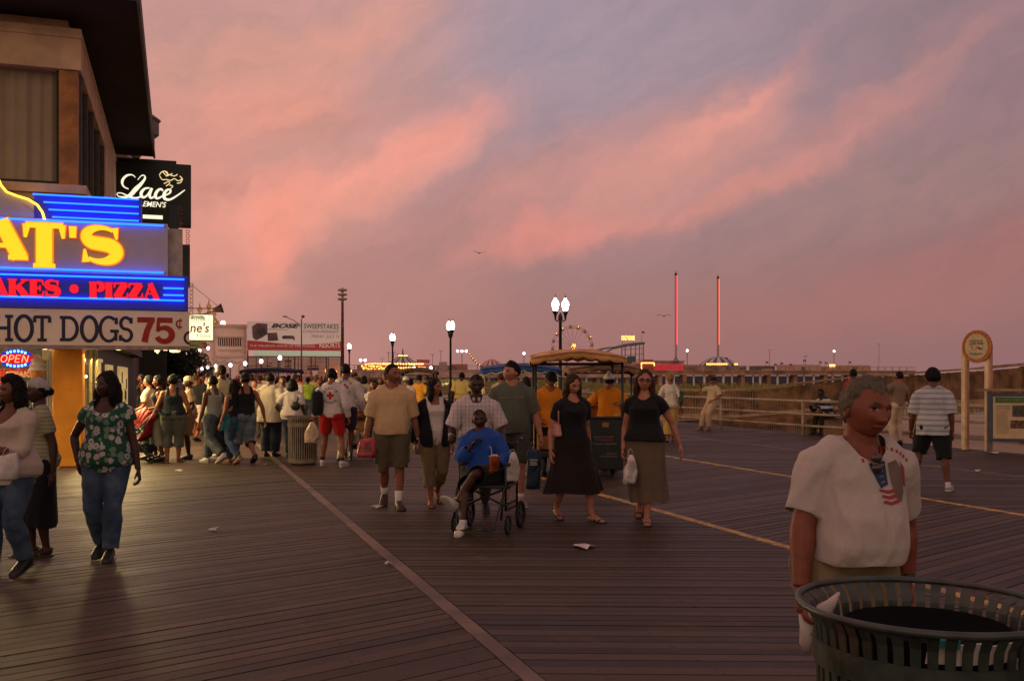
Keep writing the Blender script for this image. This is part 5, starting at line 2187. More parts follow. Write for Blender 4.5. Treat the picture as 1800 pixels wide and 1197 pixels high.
def drop_tower(px, ytop, ybot, col, side, label):
 v = PV + 12
 c = ONV(px, 652, v)
 s = c.y / F
 r = thing('drop_tower', label, 'fairground ride', (c.x, c.y, zt_), 0)
 H_ = EYE + (HZ - ytop) * s - zt_
 zb = EYE + (HZ - ybot) * s - zt_
 mb = MB()
 for x, y in ((-0.16, -0.16), (0.16, -0.16), (0.16, 0.16), (-0.16, 0.16)):
  mb.tube([(x, y, 0), (x, y, H_)], 0.05, 5)
 k = 0
 z = 0.4
 while z < H_:
  mb.box((0, -0.16, z), (0.36, 0.04, 0.04))
  mb.box((0, 0.16, z), (0.36, 0.04, 0.04))
  z += 0.5
 obj('mast', mb, mat('tower_steel', (0.10, 0.02, 0.025, 1)), r, world=False)
 mb = MB()
 mb.box((side * 0.24, -0.24, (H_ - 0.5 + zb) / 2), (0.22, 0.10, H_ - 0.5 - zb))
 obj('light_strip', mb, glow('tower_%s' % side, col, 1.25), r, world=False)
 mb = MB()
 mb.lathe((0, 0, H_), [(0.3, -0.4), (0.36, -0.1), (0.1, 0.2), (0.03, 0.7)], 8)
 obj('crown', mb, mat('tower_steel', (0.10, 0.02, 0.025, 1)), r, world=False)
 mb = MB()
 za = EYE + (HZ - 628) * s - zt_
 for a in range(4):
  dx, dy = 1.1 * math.cos(a * 1.57 + .6), 1.1 * math.sin(a * 1.57 + .6)
  mb.tube([(0, 0, za), (dx * 0.6, dy * 0.6, za - 0.6), (dx * 1.5, dy * 1.5, za - 1.9)], 0.09, 5)
 obj('brace', mb, mat('tower_red', (0.35, 0.03, 0.03, 1)), r, world=False)


drop_tower(1188, 481, 606, (1.0, 0.085, 0.11, 1), 1, 'drop tower glowing pink red, the slightly taller of the pair on the pier')
drop_tower(1262, 487, 606, (1.0, 0.16, 0.06, 1), 1.0001, 'drop tower glowing orange red above the striped tent')


def tent(px, ytop, yb, half, v, label, cols, lights=True):
 c = ONV(px, yb, v)
 s = c.y / F
 r = thing('striped_tent', label, 'tent', (c.x, c.y, zt_))
 Rr = half * s
 z0 = c.z - zt_
 z1 = z0 + (yb - ytop) * s
 mb = MB()
 n_ = 24
 prof = [(Rr, z0 - 0.3), (Rr, z0), (Rr * 0.62, z0 + (z1 - z0) * 0.62), (Rr * 0.25, z0 + (z1 - z0) * 0.92), (0.05, z1)]
 for i in range(len(prof) - 1):
  for k in range(n_):
   a0, a1 = 2 * math.pi * k / n_, 2 * math.pi * (k + 1) / n_
   mb.add([(prof[i][0] * math.cos(a0), prof[i][0] * math.sin(a0), prof[i][1]), (prof[i][0] * math.cos(a1), prof[i][0] * math.sin(a1), prof[i][1]),
     (prof[i + 1][0] * math.cos(a1), prof[i + 1][0] * math.sin(a1), prof[i + 1][1]), (prof[i + 1][0] * math.cos(a0), prof[i + 1][0] * math.sin(a0), prof[i + 1][1])], [(0, 1, 2, 3)], k % 2)
 obj('roof', mb, cols, r, world=False)
 mb = MB()
 for k in range(10):
  a = 2 * math.pi * k / 10
  mb.tube([(Rr * 0.93 * math.cos(a), Rr * 0.93 * math.sin(a), 0), (Rr * 0.93 * math.cos(a), Rr * 0.93 * math.sin(a), z0)], 0.08, 5)
 obj('tent_posts', mb, GREYB, r, world=False)
 if lights:
  mb = MB()
  for k in range(12):
   a = math.pi * (1.28 + 0.36 * k / 12)
   mb.ell((Rr * 1.02 * math.cos(a) - 0.4, Rr * 1.02 * math.sin(a), z0 + 0.1), (0.17, 0.12, 0.24), 6, 4)
  for k in range(6):
   a = math.pi * (1.76 + 0.14 * k / 6)
   mb.ell((Rr * 1.02 * math.cos(a), Rr * 1.02 * math.sin(a), z0 + 0.1), (0.14, 0.10, 0.18), 6, 4)
  obj('bulb_string', mb, WARMB, r, world=False)
 return r


tent(1262, 626, 641, 33, PV + 7, 'blue and white striped tent roof with a row of orange bulbs', [mat('stripe_blue', (0.080, 0.128, 0.208, 1)), mat('stripe_white', (0.55, 0.45, 0.42, 1))])
tent(864, 631, 643, 20, PV + 7, 'small red and white striped tent behind the blue canopy', [mat('stripe_red', (0.40, 0.07, 0.05, 1)), mat('stripe_white', (0.55, 0.45, 0.42, 1))], False)
# leaning swing-ship arm with bulbs left of the blue canopy
a, b_ = ONV(824, 618, PV + 6), ONV(849, 644, PV + 6)
r = thing('ride_arm', 'leaning curved ride arm studded with yellow bulbs above the blue canopy', 'fairground ride', (b_.x, b_.y, zt_))
mb = MB()
pts = [ONV(825, 620, PV + 6), ONV(830, 630, PV + 6), ONV(838, 638, PV + 6), ONV(849, 646, PV + 6), ONV(850, 652, PV + 6)]
mb.tube(pts, 0.18, 6)
obj('arm', mb, mat('ride_brown', (0.30, 0.17, 0.08, 1)), r)
bulbs([(826, 622), (828, 626), (831, 630), (835, 634), (838, 638), (843, 641)], PV + 5.6, 0.09, YELB, 'bulbs', r)
r = simple_block('pier_fence', 'long pale boarded pier wall above the distant crowd', 'wall', (606, 653, 1130, 664), PV - 0.6, 0.3, mat('pk11', (0.450, 0.285, 0.225, 1), 0.8, 0.2, 0.4),
     [('coping', (606, 652.2, 1130, 653.2), 0.1, mat('pk2', (0.390, 0.300, 0.270, 1)))])
# ------------------------------------------------------------------ corner restaurant building, left
VF = 19.3
ACR = (CA, SA, 0)
UPZ = (0, 0, 1)
TOV = (SA, -CA, 0)     # towards the camera, off a sign face
BEIGE = mat('beige_stucco', (0.68, 0.45, 0.28, 1), 0.8, 0.12, 1.5, 0.15)
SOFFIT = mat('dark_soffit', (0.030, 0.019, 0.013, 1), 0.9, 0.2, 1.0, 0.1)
ORANGE = mat('orange_paint', (0.85, 0.34, 0.02, 1), 0.55, 0.10, 1.6, 0.05)
WOODO = mat('orange_brown_wood', (0.40, 0.16, 0.045, 1), 0.6, 0.2, 3.0, 0.1)
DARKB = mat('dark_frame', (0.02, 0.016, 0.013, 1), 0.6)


def upx(px, v=VF):
 return uv_of(ONV(px, 660, v))[0]


def zpx(px, py, v=VF):
 return ONV(px, py, v).z


bld = thing('corner_building', 'two storey beige corner building with a deep dark eave over the shop signs', 'building', UV(-6.5, 25, 0))
UC = -1.62
mb = MB()
mb.ubox(-16, UC, VF + 0.25, 31, 4.75, 5.02)
mb.ubox(-16, UC, VF, 31.2, 7.06, 7.8)
mb.ubox(-16, UC + 0.02, VF - 0.04, 31.2, 7.62, 7.68)
mb.ubox(-16, UC - 0.25, VF + 0.3, 31, 7.8, 8.3)
obj('upper_wall', mb, BEIGE, bld, bevel=0.01)
mb = MB()
mb.ubox(-16, UC + 0.10, VF - 0.14, 31, 4.83, 4.99)
mb.ubox(-16, UC + 0.04, VF - 0.06, 31, 4.70, 4.83)
obj('ledge', mb, BEIGE, bld, bevel=0.01)
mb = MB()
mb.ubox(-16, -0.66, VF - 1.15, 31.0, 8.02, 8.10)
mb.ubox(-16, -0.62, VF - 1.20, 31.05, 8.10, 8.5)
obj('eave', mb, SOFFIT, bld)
mb = MB()
mb.ubox(-0.655, -0.60, VF - 1.22, 31.1, 7.99, 8.06)
mb.ubox(-16, -0.60, VF - 1.24, VF - 1.18, 7.99, 8.3)
obj('gutter', mb, mat('gutter_grey', (0.16, 0.10, 0.09, 1), 0.5), bld)
# upper windows
u103, u136 = upx(103), upx(136)
mb = MB()
mb.ubox(u103, u136, VF + 0.05, VF + 0.35, 5.02, 7.06)
obj('corner_panel', mb, WOODO, bld)
mb = MB()
mb.ubox(-16, u103, VF + 0.20, VF + 0.215, 5.02, 7.06)
wn = obj('window', mb, glass('upstairs_glass', (0.05, 0.045, 0.04, 1), 0.10, 0.14), bld)
mb = MB()
cur, k = [], 0
uu = np.arange(-16, u103 + 0.02, 0.035)
for x in uu:
 cur.append((x, VF + 0.38 + 0.04 * math.sin(x * 30) + 0.02 * math.sin(x * 13 + 1)))
vs = []
for a_, b_ in cur:
 vs += [UV(a_, b_, 5.0), UV(a_, b_, 7.08)]
mb.add(vs, [(2 * i, 2 * i + 2, 2 * i + 3, 2 * i + 1) for i in range(len(cur) - 1)])
obj('curtain', mb, mat('curtain_cloth', (0.60, 0.46, 0.28, 1), 0.9, 0.06, 1.0, 0.05), wn, smooth=True)
mb = MB()
for x in (-6.2, -4.4, u103 - 0.05):
 mb.ubox(x, x + 0.05, VF + 0.13, VF + 0.24, 5.02, 7.06)
mb.ubox(-16, u103, VF + 0.13, VF + 0.24, 5.02, 5.08)
obj('frame', mb, DARKB, wn)
mb = MB()
mb.ubox(UC - 0.10, UC - 0.085, VF + 0.35, 25.6, 5.02, 7.06)
wn = obj('window', mb, glass('side_glass', (0.02, 0.02, 0.02, 1), 0.04, 0.75), bld)
mb = MB()
for v in (19.66, 20.9, 22.3, 23.9, 25.5):
 mb.ubox(UC - 0.10, UC - 0.02, v, v + 0.06, 5.02, 7.06)
mb.ubox(UC - 0.09, UC - 0.03, 19.66, 25.5, 5.02, 5.06)
obj('frame', mb, mat('side_frame', (0.10, 0.08, 0.07, 1)), wn)
mb = MB()
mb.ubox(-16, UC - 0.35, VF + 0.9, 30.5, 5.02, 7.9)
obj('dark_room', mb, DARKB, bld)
mb = MB()
mb.ubox(UC - 0.3, UC, 25.7, 31.0, 4.99, 7.06)
obj('side_wall', mb, BEIGE, bld)
# ground floor structure
mb = MB()
u92, u145 = upx(92), upx(145)
mb.ubox(u92, u145, VF - 0.02, VF + 0.5, 0.0, 2.25)
obj('orange_pillar', mb, ORANGE, bld, bevel=0.02)
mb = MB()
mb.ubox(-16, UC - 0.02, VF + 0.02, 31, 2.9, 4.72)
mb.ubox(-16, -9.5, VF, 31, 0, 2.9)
obj('lower_wall', mb, mat('brown_wall', (0.12, 0.08, 0.06, 1)), bld)  # ground floor wall in one dark brown

# ---- shop room behind the pillar
INW = mat('shop_wall', (0.62, 0.48, 0.27, 1), 0.6, 0.12, 2.0)
STEELP = mat('steel_panel', (0.35, 0.33, 0.28, 1), 0.35, 0.1, 4.0, 0.05, metal=0.6)
shop = thing('food_counter', 'brightly lit snack shop counter under the OPEN sign beside the orange pillar', 'shop interior', UV(-5, 21, 0))
mb = MB()
mb.ubox(-9.5, UC - 0.35, 23.6, 23.75, 0, 2.9)
mb.ubox(-9.5, -9.35, VF + 0.3, 23.6, 0, 2.9)
obj('back_wall', mb, INW, shop)
mb = MB()
mb.ubox(-9.5, UC - 0.35, VF + 0.3, 23.6, 2.84, 2.9)
obj('ceiling', mb, INW, shop)
mb = MB()
mb.ubox(-9.5, UC - 0.4, VF + 0.3, 23.6, 0.0, 0.02)
obj('floor', mb, mat('shop_floor', (0.25, 0.18, 0.12, 1)), shop)
mb = MB()
mb.ubox(-9.4, u92 - 0.55, VF + 0.5, VF + 1.1, 0.02, 1.05)
obj('counter', mb, STEELP, shop, bevel=0.01)
mb = MB()
for u in (-7.6, -5.6, -3.6):
 mb.ubox(u, u + 1.1, 21.0, 21.25, 2.79, 2.835)
obj('ceiling_lamp', mb, glow('shop_tube', (1.0, 0.84, 0.50, 1), 5.0), shop)
vb_ = VF + 1.15
mb = MB()
mb.ubox(-9.4, upx(52, vb_), vb_, vb_ + 0.05, zpx(20, 662, vb_), zpx(20, 648, vb_))
mb.ubox(-9.4, upx(40, vb_), vb_, vb_ + 0.05, zpx(20, 684, vb_), zpx(20, 668, vb_))
mn = obj('menu_board', mb, mat('menu_red', (0.42, 0.02, 0.015, 1), 0.5), shop)
mb = MB()
put_text(mb, 'STEAK', ONV(32, 658.5, vb_ - 0.008), ACR, UPZ, TOV, 0.14, width=0.42, bold=0.01)
obj('lettering', mb, mat('menu_cream', (0.6, 0.4, 0.25, 1)), mn)
# wall cabinet and steel post beside the pillar
mb = MB()
a_, b_ = upx(72), upx(89)
mb.ubox(a_, b_, VF + 0.15, VF + 0.6, zpx(80, 632), 2.5)
obj('wall_cabinet', mb, mat('cabinet_cream', (0.5, 0.42, 0.28, 1), 0.5), shop, bevel=0.01)
mb = MB()
mb.ubox(upx(85), upx(91), VF + 0.05, VF + 0.12, 0, 2.5)
mb.ubox(upx(81), upx(83), VF + 0.05, VF + 0.12, 0, 1.9)
obj('steel_jamb', mb, STEELP, shop)
# big soft-serve cone
cv = VF - 0.25
cpt = ONV(65, 660, cv)
s_ = cpt.y / F
cone = thing('cone_model', 'large soft serve ice cream cone model hanging beside the OPEN sign', 'shop display', (cpt.x, cpt.y, 1.2))
zz = lambda py: EYE + (HZ - py) * s_ - 1.2
mb = MB()
mb.lathe((0, 0, 0), [(0.045, zz(676)), (0.075, zz(668)), (0.10, zz(663.5)), (0.105, zz(662)), (0.115, zz(655)), (0.12, zz(652))], 20)
obj('wafer_cone', mb, mat('wafer', (0.62, 0.24, 0.05, 1), 0.6, 0.1, 20.0, 0.4, 60.0), cone, smooth=True, world=False)
mb = MB()
pr = []
for i, (py, r_) in enumerate(((652.5, 0.128), (650.5, 0.14), (648, 0.128), (645.8, 0.105), (643.5, 0.122), (641, 0.126), (638.5, 0.112), (636.5, 0.09), (634.5, 0.105), (632, 0.102), (629.5, 0.075), (627.5, 0.062), (625.5, 0.05), (623.5, 0.025), (622.6, 0.004))):
 pr.append((r_, zz(py)))
mb.lathe((0, 0, 0), pr, 22)
obj('ice_cream', mb, mat('vanilla', (0.72, 0.60, 0.40, 1), 0.4), cone, smooth=True, world=False)

# OPEN oval
ov = VF - 0.3
co = ONV(29, 630.5, ov)
sg = thing('open_sign', 'oval neon OPEN sign ringed with blue lights in the shop front', 'sign', (co.x, co.y, co.z))
k_ = co.y / F
mb = MB()
pr = [(28.5 * k_ * math.cos(2 * math.pi * i / 40), 16 * k_ * math.sin(2 * math.pi * i / 40)) for i in range(40)]
mb.prism(pr, co, ACR, UPZ, TOV, -0.03, 0.0)
obj('back_plate', mb, glow('open_red', (0.8, 0.004, 0.01, 1), 0.55, (0.3, 0, 0, 1)), sg)
for s in (1, -1):
 mb = MB()
 pr = [(28.5 * k_ * math.cos(R(a)), s * 16 * k_ * math.sin(R(a))) for a in range(28, 153, 5)]
 pr2 = [(x * 0.9, y * 0.55 + s * 0.8 * k_) for x, y in pr[::-1]]
 mb.prism(pr + pr2 if s > 0 else (pr + pr2)[::-1], co, ACR, UPZ, TOV, 0.0, 0.006)
 obj('blue_field', mb, glow('open_blue', (0.0, 0.03, 0.75, 1), 0.8, (0, 0, .3, 1)), sg)
 mb = MB()
 for q in range(6):
  a = R(128 - q * 15.2)
  mb.ell(co + Vector(ACR) * (23 * k_ * math.cos(a)) + Vector((0, 0, s * 13.2 * k_ * math.sin(a))) + Vector(TOV) * 0.015, (0.022, 0.01, 0.022), 8, 6)
 obj('led_row', mb, glow('open_led', (0.12, 0.55, 1.0, 1), 4.0), sg)
TR = lambda p: (p[0] * k_, p[1] * k_)
pen = Pen(co + Vector(TOV) * 0.01, ACR, UPZ, TOV, 0.012)
W = 0.013
gl = lambda pts: [((x + 0.22 * y), y) for x, y in pts]
for pts in (arc(-19.5, 0, 4.6, 5.8, 0, 360, 20), [(-11, -6), (-11, 6)], arc(-8.5, 2.6, 4, 3.4, 90, -90, 8), [(-11, 6), (-8.5, 6)], [(-11, -0.8), (-8.5, -0.8)], [(-1, -6), (-1, 6)], [(-1, 6), (6, 6)], [(-1, 0), (5, 0)], [(-1, -6), (6, -6)],
   [(10, -6), (10, 6)], [(10, 6), (18, -6)], [(18, -6), (18, 6)]):
 pen.s([TR(p) for p in gl(pts)], W)
obj('lettering', pen.mb, glow('open_letters', (1.0, 0.25, 0.12, 1), 2.5), sg)

# glass display beside the pillar and along the side
disp = thing('display_window', 'lit glass display window with pink neon behind the orange pillar', 'shop window', UV(UC, 21.5, 0))
mb = MB()
mb.ubox(UC - 0.30, UC - 0.25, VF + 0.55, 23.2, 0.0, 2.8)
obj('glazed_wall', mb, glow('display_back', (0.85, 0.66, 0.26, 1), 0.65, (0.4, 0.34, 0.2, 1)), disp)
mb = MB()
for v in np.arange(VF + 0.6, 23.2, 0.22):
 mb.ubox(UC - 0.22, UC - 0.2, v, v + 0.035, 0.1, 2.7)
obj('hanging_strips', mb, mat('strip_olive', (0.16, 0.15, 0.06, 1), 0.4), disp)
mb = MB()
rs = np.random.RandomState(21)
for i in range(6):
 mb.ell(UV(UC - 0.16, 20.2 + rs.uniform(-0.2, 0.35), 1.72 + rs.uniform(-0.10, 0.12)), (0.05, 0.09, 0.07), 8, 6)
obj('pink_neon', mb, glow('pink_glow', (1.0, 0.02, 0.12, 1), 1.1), disp)
mb = MB()
for v, z in ((20.5, 1.93), (21.4, 1.93), (20.1, 1.45), (21.8, 1.6)):
 mb.ell(UV(UC - 0.12, v, z), (0.03, 0.045, 0.03), 6, 5)
obj('spot_lights', mb, glow('display_spots', (1, 0.8, 0.45, 1), 6), disp)
mb = MB()
mb.ubox(UC - 0.05, UC - 0.03, VF + 0.5, 23.4, 0.0, 2.8)
obj('pane', mb, glass('display_glass', (0.05, 0.05, 0.04, 1), 0.03, 0.12), disp)
mb = MB()
mb.ubox(UC - 0.06, UC, 23.2, 23.35, 0, 2.8)
mb.ubox(UC - 0.06, UC, 21.7, 21.76, 0, 2.8)
mb.ubox(UC - 0.07, UC + 0.02, VF + 0.5, 23.4, 0, 0.35)
obj('frame', mb, mat('brass_frame', (0.20, 0.16, 0.06, 1), 0.4, metal=0.3), disp)

door = thing('dark_shopfront', 'dark recessed shopfront with lit yellow poster panels beyond the display window', 'shop front', UV(UC, 30, 0))
mb = MB()
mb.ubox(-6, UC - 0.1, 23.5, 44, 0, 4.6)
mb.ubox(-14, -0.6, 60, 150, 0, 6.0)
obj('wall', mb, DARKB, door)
PSTR = glow('poster_glow', (0.75, 0.50, 0.16, 1), 0.45, (0.4, 0.3, 0.15, 1))
for v0, v1, z0, z1 in ((24.2, 25.4, 0.9, 2.0), (27.0, 29.4, 0.5, 1.9), (32.5, 38.0, 0.0, 1.9)):
 mb = MB()
 mb.ubox(UC - 0.11, UC - 0.04, v0, v1, z0, z1)
 pp = obj('poster_panel', mb, PSTR, door)
 mb = MB()
 rs = np.random.RandomState(int(v0))
 for i in range(5):
  c_ = (v0 + (v1 - v0) * rs.uniform(0.2, 0.8), z0 + (z1 - z0) * rs.uniform(0.3, 0.9))
  mb.ubox(UC - 0.06, UC - 0.02, c_[0] - 0.08, c_[0] + 0.08 + rs.uniform(0, .2), c_[1] - 0.25, c_[1] + 0.1)
 obj('poster_print', mb, DARKB, pp)
mb = MB()
mb.ubox(UC - 0.1, UC + 0.25, 23.5, 44, 2.35, 2.6)
obj('awning_beam', mb, mat('awning_brown', (0.06, 0.045, 0.03, 1)), door)

# ---- sign faces
BLUEP = mat('sign_blue', (0.03, 0.045, 0.42, 1), 0.45, 0.05, 2.0, 0.02)
NAVY = mat('sign_navy', (0.02, 0.03, 0.12, 1), 0.5)
NEON = glow('blue_neon', (0.006, 0.07, 1.0, 1), 6.5)
GREYP = mat('panel_lilac_grey', (0.46, 0.40, 0.42, 1), 0.5, 0.06, 1.2, 0.03)
YNEON = glow('yellow_neon', (1.0, 0.55, 0.04, 1), 3.0)
VS = 18.8


def sface(name, rect, v, depth, m, parent, bevel=0.0):
 """board with its front on the plane v; rect in photo pixels, top and bottom measured at the left edge"""
 x0, y0, x1, y1 = rect
 mb = MB()
 mb.ubox(upx(x0, v), upx(x1, v), v, v + depth, zpx(x0, y1, v), zpx(x0, y0, v))
 return obj(name, mb, m, parent, bevel=bevel)


def sbox_r(name, x0, x1, zt, zb, v, depth, m, parent):
 mb = MB()
 mb.ubox(upx(x0, v), upx(x1, v), v, v + depth, zb, zt)
 return obj(name, mb, m, parent)


def tubes(lines, v, rad, m, name, parent, off=0.05):
 out = None
 for pts in lines:
  mb = MB()
  P = [ONV(x, y, v) + Vector(TOV) * off for x, y in pts]
  mb.tube(P, rad, 8)
  a_, b_ = P[0], P[-1]
  out = obj(name, mb, m, parent, smooth=True)
  hb = MB()
  n_ = max(2, int((b_ - a_).length / 0.6))
  for i in range(n_ + 1):
   p = a_.lerp(b_, i / n_) if len(pts) == 2 else P[min(len(P) - 1, i)]
   hb.box(p - Vector(TOV) * off * 0.5, (0.015, off, 0.02), AW)
  obj('standoff', hb, NAVY, out)
 return out


def level(x0, y0, x1, v):
 """a horizontal line on the plane v through photo point x0,y0"""
 z = zpx(x0, y0, v)
 b_ = ONV(x1, 660, v)
 y1 = HZ - (z - EYE) * F / b_.y
 return [(x0, y0), (x1, y1)]


sgn = thing('neon_restaurant_sign', 'large neon sign with glowing yellow and red letters between bright blue tubes', 'sign', UV(-3, VS, 2.7))
zA = zpx(0, 387, VS) + 0.06
zB = zpx(0, 477, VS)
sbox_r('name_panel', -160, 295, zA, zB, VS, 0.35, GREYP, sgn)
sbox_r('end_box', 295, 321, zA - 0.06, zB - 0.02, VS + 0.12, 0.5, mat('end_box_grey', (0.40, 0.33, 0.28, 1), 0.6), sgn)
zC = zpx(0, 541, VS)
sbox_r('blue_band', -160, 331, zB - 0.003, zC, VS - 0.12, 0.55, BLUEP, sgn)
sbox_r('stripe_panel', 60, 249, zpx(60, 340, VS), zA + 0.002, VS + 0.03, 0.25, BLUEP, sgn)
# dome shaped crest with its yellow neon outline
cr = [(-60, 318), (-20, 300), (-4, 312), (2, 326), (12, 338), (30, 345), (50, 351), (66, 361), (75, 374), (79, 388)]
mb = MB()
o0 = ONV(0, 660, VS)
pl = []
for x, y in cr:
 p = ONV(x, y, VS)
 pl.append((uv_of(p)[0] - uv_of(o0)[0], p.z - EYE))
pl = [(pl[0][0] - 1.5, pl[0][1])] + pl
pl = pl + [(pl[-1][0], zA - EYE + 0.003), (pl[0][0], zA - EYE + 0.003)]
mb.prism(pl[::-1], Vector((o0.x, o0.y, EYE)), ACR, UPZ, TOV, -0.2, -0.035)
obj('crest', mb, GREYP, sgn)
tubes([cr[1:]], VS, 0.020, YNEON, 'yellow_tube', sgn, 0.02)
tubes([level(58, 342, 244, VS), level(77, 356, 244, VS), level(86, 369, 244, VS), level(92, 382, 244, VS)], VS, 0.014, NEON, 'blue_tube', sgn, 0.03)
tubes([level(-120, 379.5, 288, VS), level(-120, 467.5, 288, VS)], VS, 0.017, NEON, 'blue_tube', sgn)
tubes([level(-120, 479, 324, VS), level(-120, 519, 324, VS), level(287, 507, 323, VS), level(287, 519, 323, VS)], VS - 0.12, 0.015, NEON, 'blue_tube', sgn)


class SPen(Pen):
 """pen that takes photo pixels on a sign plane; y is turned into height at column xr"""
 def __init__(self, v, depth, xr):
  o_ = ONV(0, 660, v)
  super().__init__(Vector((o_.x, o_.y, 0)), ACR, UPZ, TOV, depth)
  self.v, self.xr = v, xr
  self.u0 = uv_of(o_)[0]
  self.k1 = ONV(xr, 660, v).y / F

 def g(self, strokes, x0, x1, y0, y1, w):
  """strokes in a unit box, mapped to columns x0..x1 and rows y0 (top)..y1 (bottom)"""
  for st_ in strokes:
   pts, ww = st_
   P = []
   for a_, b_ in pts:
    px = x0 + (x1 - x0) * a_
    P.append((upx(px, self.v) - self.u0, zpx(self.xr, y1 + (y0 - y1) * b_, self.v)))
   if isinstance(ww, list):
    self.s(P, [q * w * self.k1 for q in ww])
   else:
    self.s(P, ww * w * self.k1)


def ser(x, y, l=0.16, t=0.10):
 return ([(x - l, y), (x + l, y)], t)


# typewriter letters (thin slab) and heavy letters (thick/thin), unit boxes
SL = {
 'H': [([(0.2, 0), (0.2, 1)], 1), ([(0.8, 0), (0.8, 1)], 1), ([(0.2, .5), (0.8, .5)], 1), ([(0, .98), (.38, .98)], 1), ([(.62, .98), (1, .98)], 1), ([(0, .02), (.38, .02)], 1), ([(.62, .02), (1, .02)], 1)],
 'O': [(arc(.5, .5, .45, .48, 0, 360, 28), 1.05)],
 'T': [([(.5, 0), (.5, .97)], 1), ([(.02, .97), (.98, .97)], 1), ([(.06, .97), (.06, .74)], 1), ([(.94, .97), (.94, .74)], 1), ([(.22, .02), (.78, .02)], 1)],
 'D': [([(.2, 0), (.2, 1)], 1), ([(0, .97), (.5, .97)] + arc(.48, .5, .45, .47, 88, -88, 16) + [(.0, .03)], 1)],
 'G': [(arc(.48, .5, .45, .48, 50, 318, 20), 1), ([(.55, .42), (1.0, .42)], 1), ([(.84, .42), (.84, .04)], 1), ([(.86, .96), (.86, .70)], 1)],
 'S': [(arc(.48, .74, .38, .24, 35, 250, 12) + arc(.52, .26, .40, .24, 80, -150, 14), 1), ([(.88, .98), (.88, .74)], 1), ([(.08, .26), (.08, .02)], 1)],
 'C': [(arc(.55, .5, .48, .48, 60, 300, 18), 1.05)],
 '7': [([(.0, .90), (1.0, .90)], 1.0), ([(.86, .93), (.56, .45), (.42, 0)], [1.0, 1.05, 1.15])],
 '5': [([(.10, .90), (.92, .90)], 1.0), ([(.16, .98), (.10, .44)], .62), (arc(.46, .33, .42, .27, 150, -160, 18), [.55, 1.0, 1.15, 1.0, .95])],
 'c': [(arc(.5, .5, .42, .36, 50, 310, 14), .55), ([(.62, 1.08), (.38, -.1)], .35)],
}
HV = {
 'A': [([(.44, 1.0), (.84, .03)], [.95, 1.0]), ([(.46, .98), (.16, .03)], .36), ([(.26, .34), (.66, .34)], .30), ([(0, .03), (.34, .03)], .28), ([(.60, .03), (1.0, .03)], .30)],
 'T': [([(.5, .04), (.5, .98)], 1.15), ([(.02, .95), (.98, .95)], .42), ([(.05, .96), (.015, .66)], [.55, .2]), ([(.95, .96), (.985, .66)], [.55, .2]), ([(.22, .03), (.78, .03)], .30)],
 "'": [([(.5, 1), (.5, 0)], [1.3, 1.05])],
 'S': [(arc(.50, .745, .36, .235, 38, 235, 14) + arc(.50, .27, .38, .25, 62, -142, 16), [.28, .40, .75, 1.0, 1.25, 1.15, .9, .5, .25]), ([(.84, .98), (.88, .66)], [.55, .18]), ([(.10, .36), (.13, .0)], [.18, .60])],
 'K': [([(.22, 0), (.22, 1)], 1.1), ([(.32, .42), (.85, .95)], .40), ([(.48, .58), (.86, .05)], 1.1), ([(0, .96), (.44, .96)], .3), ([(0, .04), (.44, .04)], .3), ([(.64, .96), (1, .96)], .3), ([(.62, .04), (1.02, .04)], .3)],
 'E': [([(.28, 0), (.28, 1)], 1.15), ([(0, .95), (.92, .95)], .38), ([(0, .05), (.95, .05)], .38), ([(.3, .5), (.74, .5)], .34), ([(.9, .96), (.96, .68)], [.4, .2]), ([(.93, .04), (1, .34)], [.4, .2]), ([(.74, .66), (.74, .34)], .25)],
 'P': [([(.26, 0), (.26, 1)], 1.15), ([(0, .95), (.5, .95)], .34), ([(0, .04), (.52, .04)], .3), (arc(.5, .71, .38, .25, 90, -90, 10), [.35, .9, 1.15, .9, .35]), ([(.3, .46), (.52, .46)], .3)],
 'I': [([(.5, 0), (.5, 1)], 1.25), ([(.02, .96), (.98, .96)], .3), ([(.02, .04), (.98, .04)], .3)],
 'Z': [([(.80, .93), (.20, .07)], 1.35), ([(.06, .94), (.94, .94)], .36), ([(.06, .06), (.96, .06)], .36), ([(.07, .96), (.05, .66)], [.5, .2]), ([(.94, .04), (.98, .36)], [.5, .2])],
}
YELF = glow('yellow_letters', (1.0, 0.60, 0.012, 1), 1.05, (0.8, 0.5, 0.02, 1))
ORES = glow('orange_letter_sides', (0.85, 0.20, 0.01, 1), 0.8, (0.6, 0.15, 0.01, 1))
for ch, x0, x1, y0, y1, w in (('A', -36, 50, 388, 455, 27), ('T', 44, 113, 393, 470, 24), ("'", 123, 134, 399, 419, 10), ('S', 142, 214, 400, 462, 21)):
 pn_ = SPen(VS, 0.055, (x0 + x1) / 2)
 pn_.g(HV[ch], x0 - .7, x1 + .7, y0 - .7, y1 + .7, w * 1.10)
 bk = obj('letter', pn_.mb, ORES, sgn)
 pn_ = SPen(VS, 0.075, (x0 + x1) / 2)
 pn_.z0 = 0.05
 pn_.g(HV[ch], x0 + .3, x1 - .3, y0 + .3, y1 - .3, w * 0.92)
 obj('letter_face', pn_.mb, YELF, bk)
REDF = glow('red_letters', (1.0, 0.006, 0.02, 1), 0.95, (0.6, 0, 0, 1))
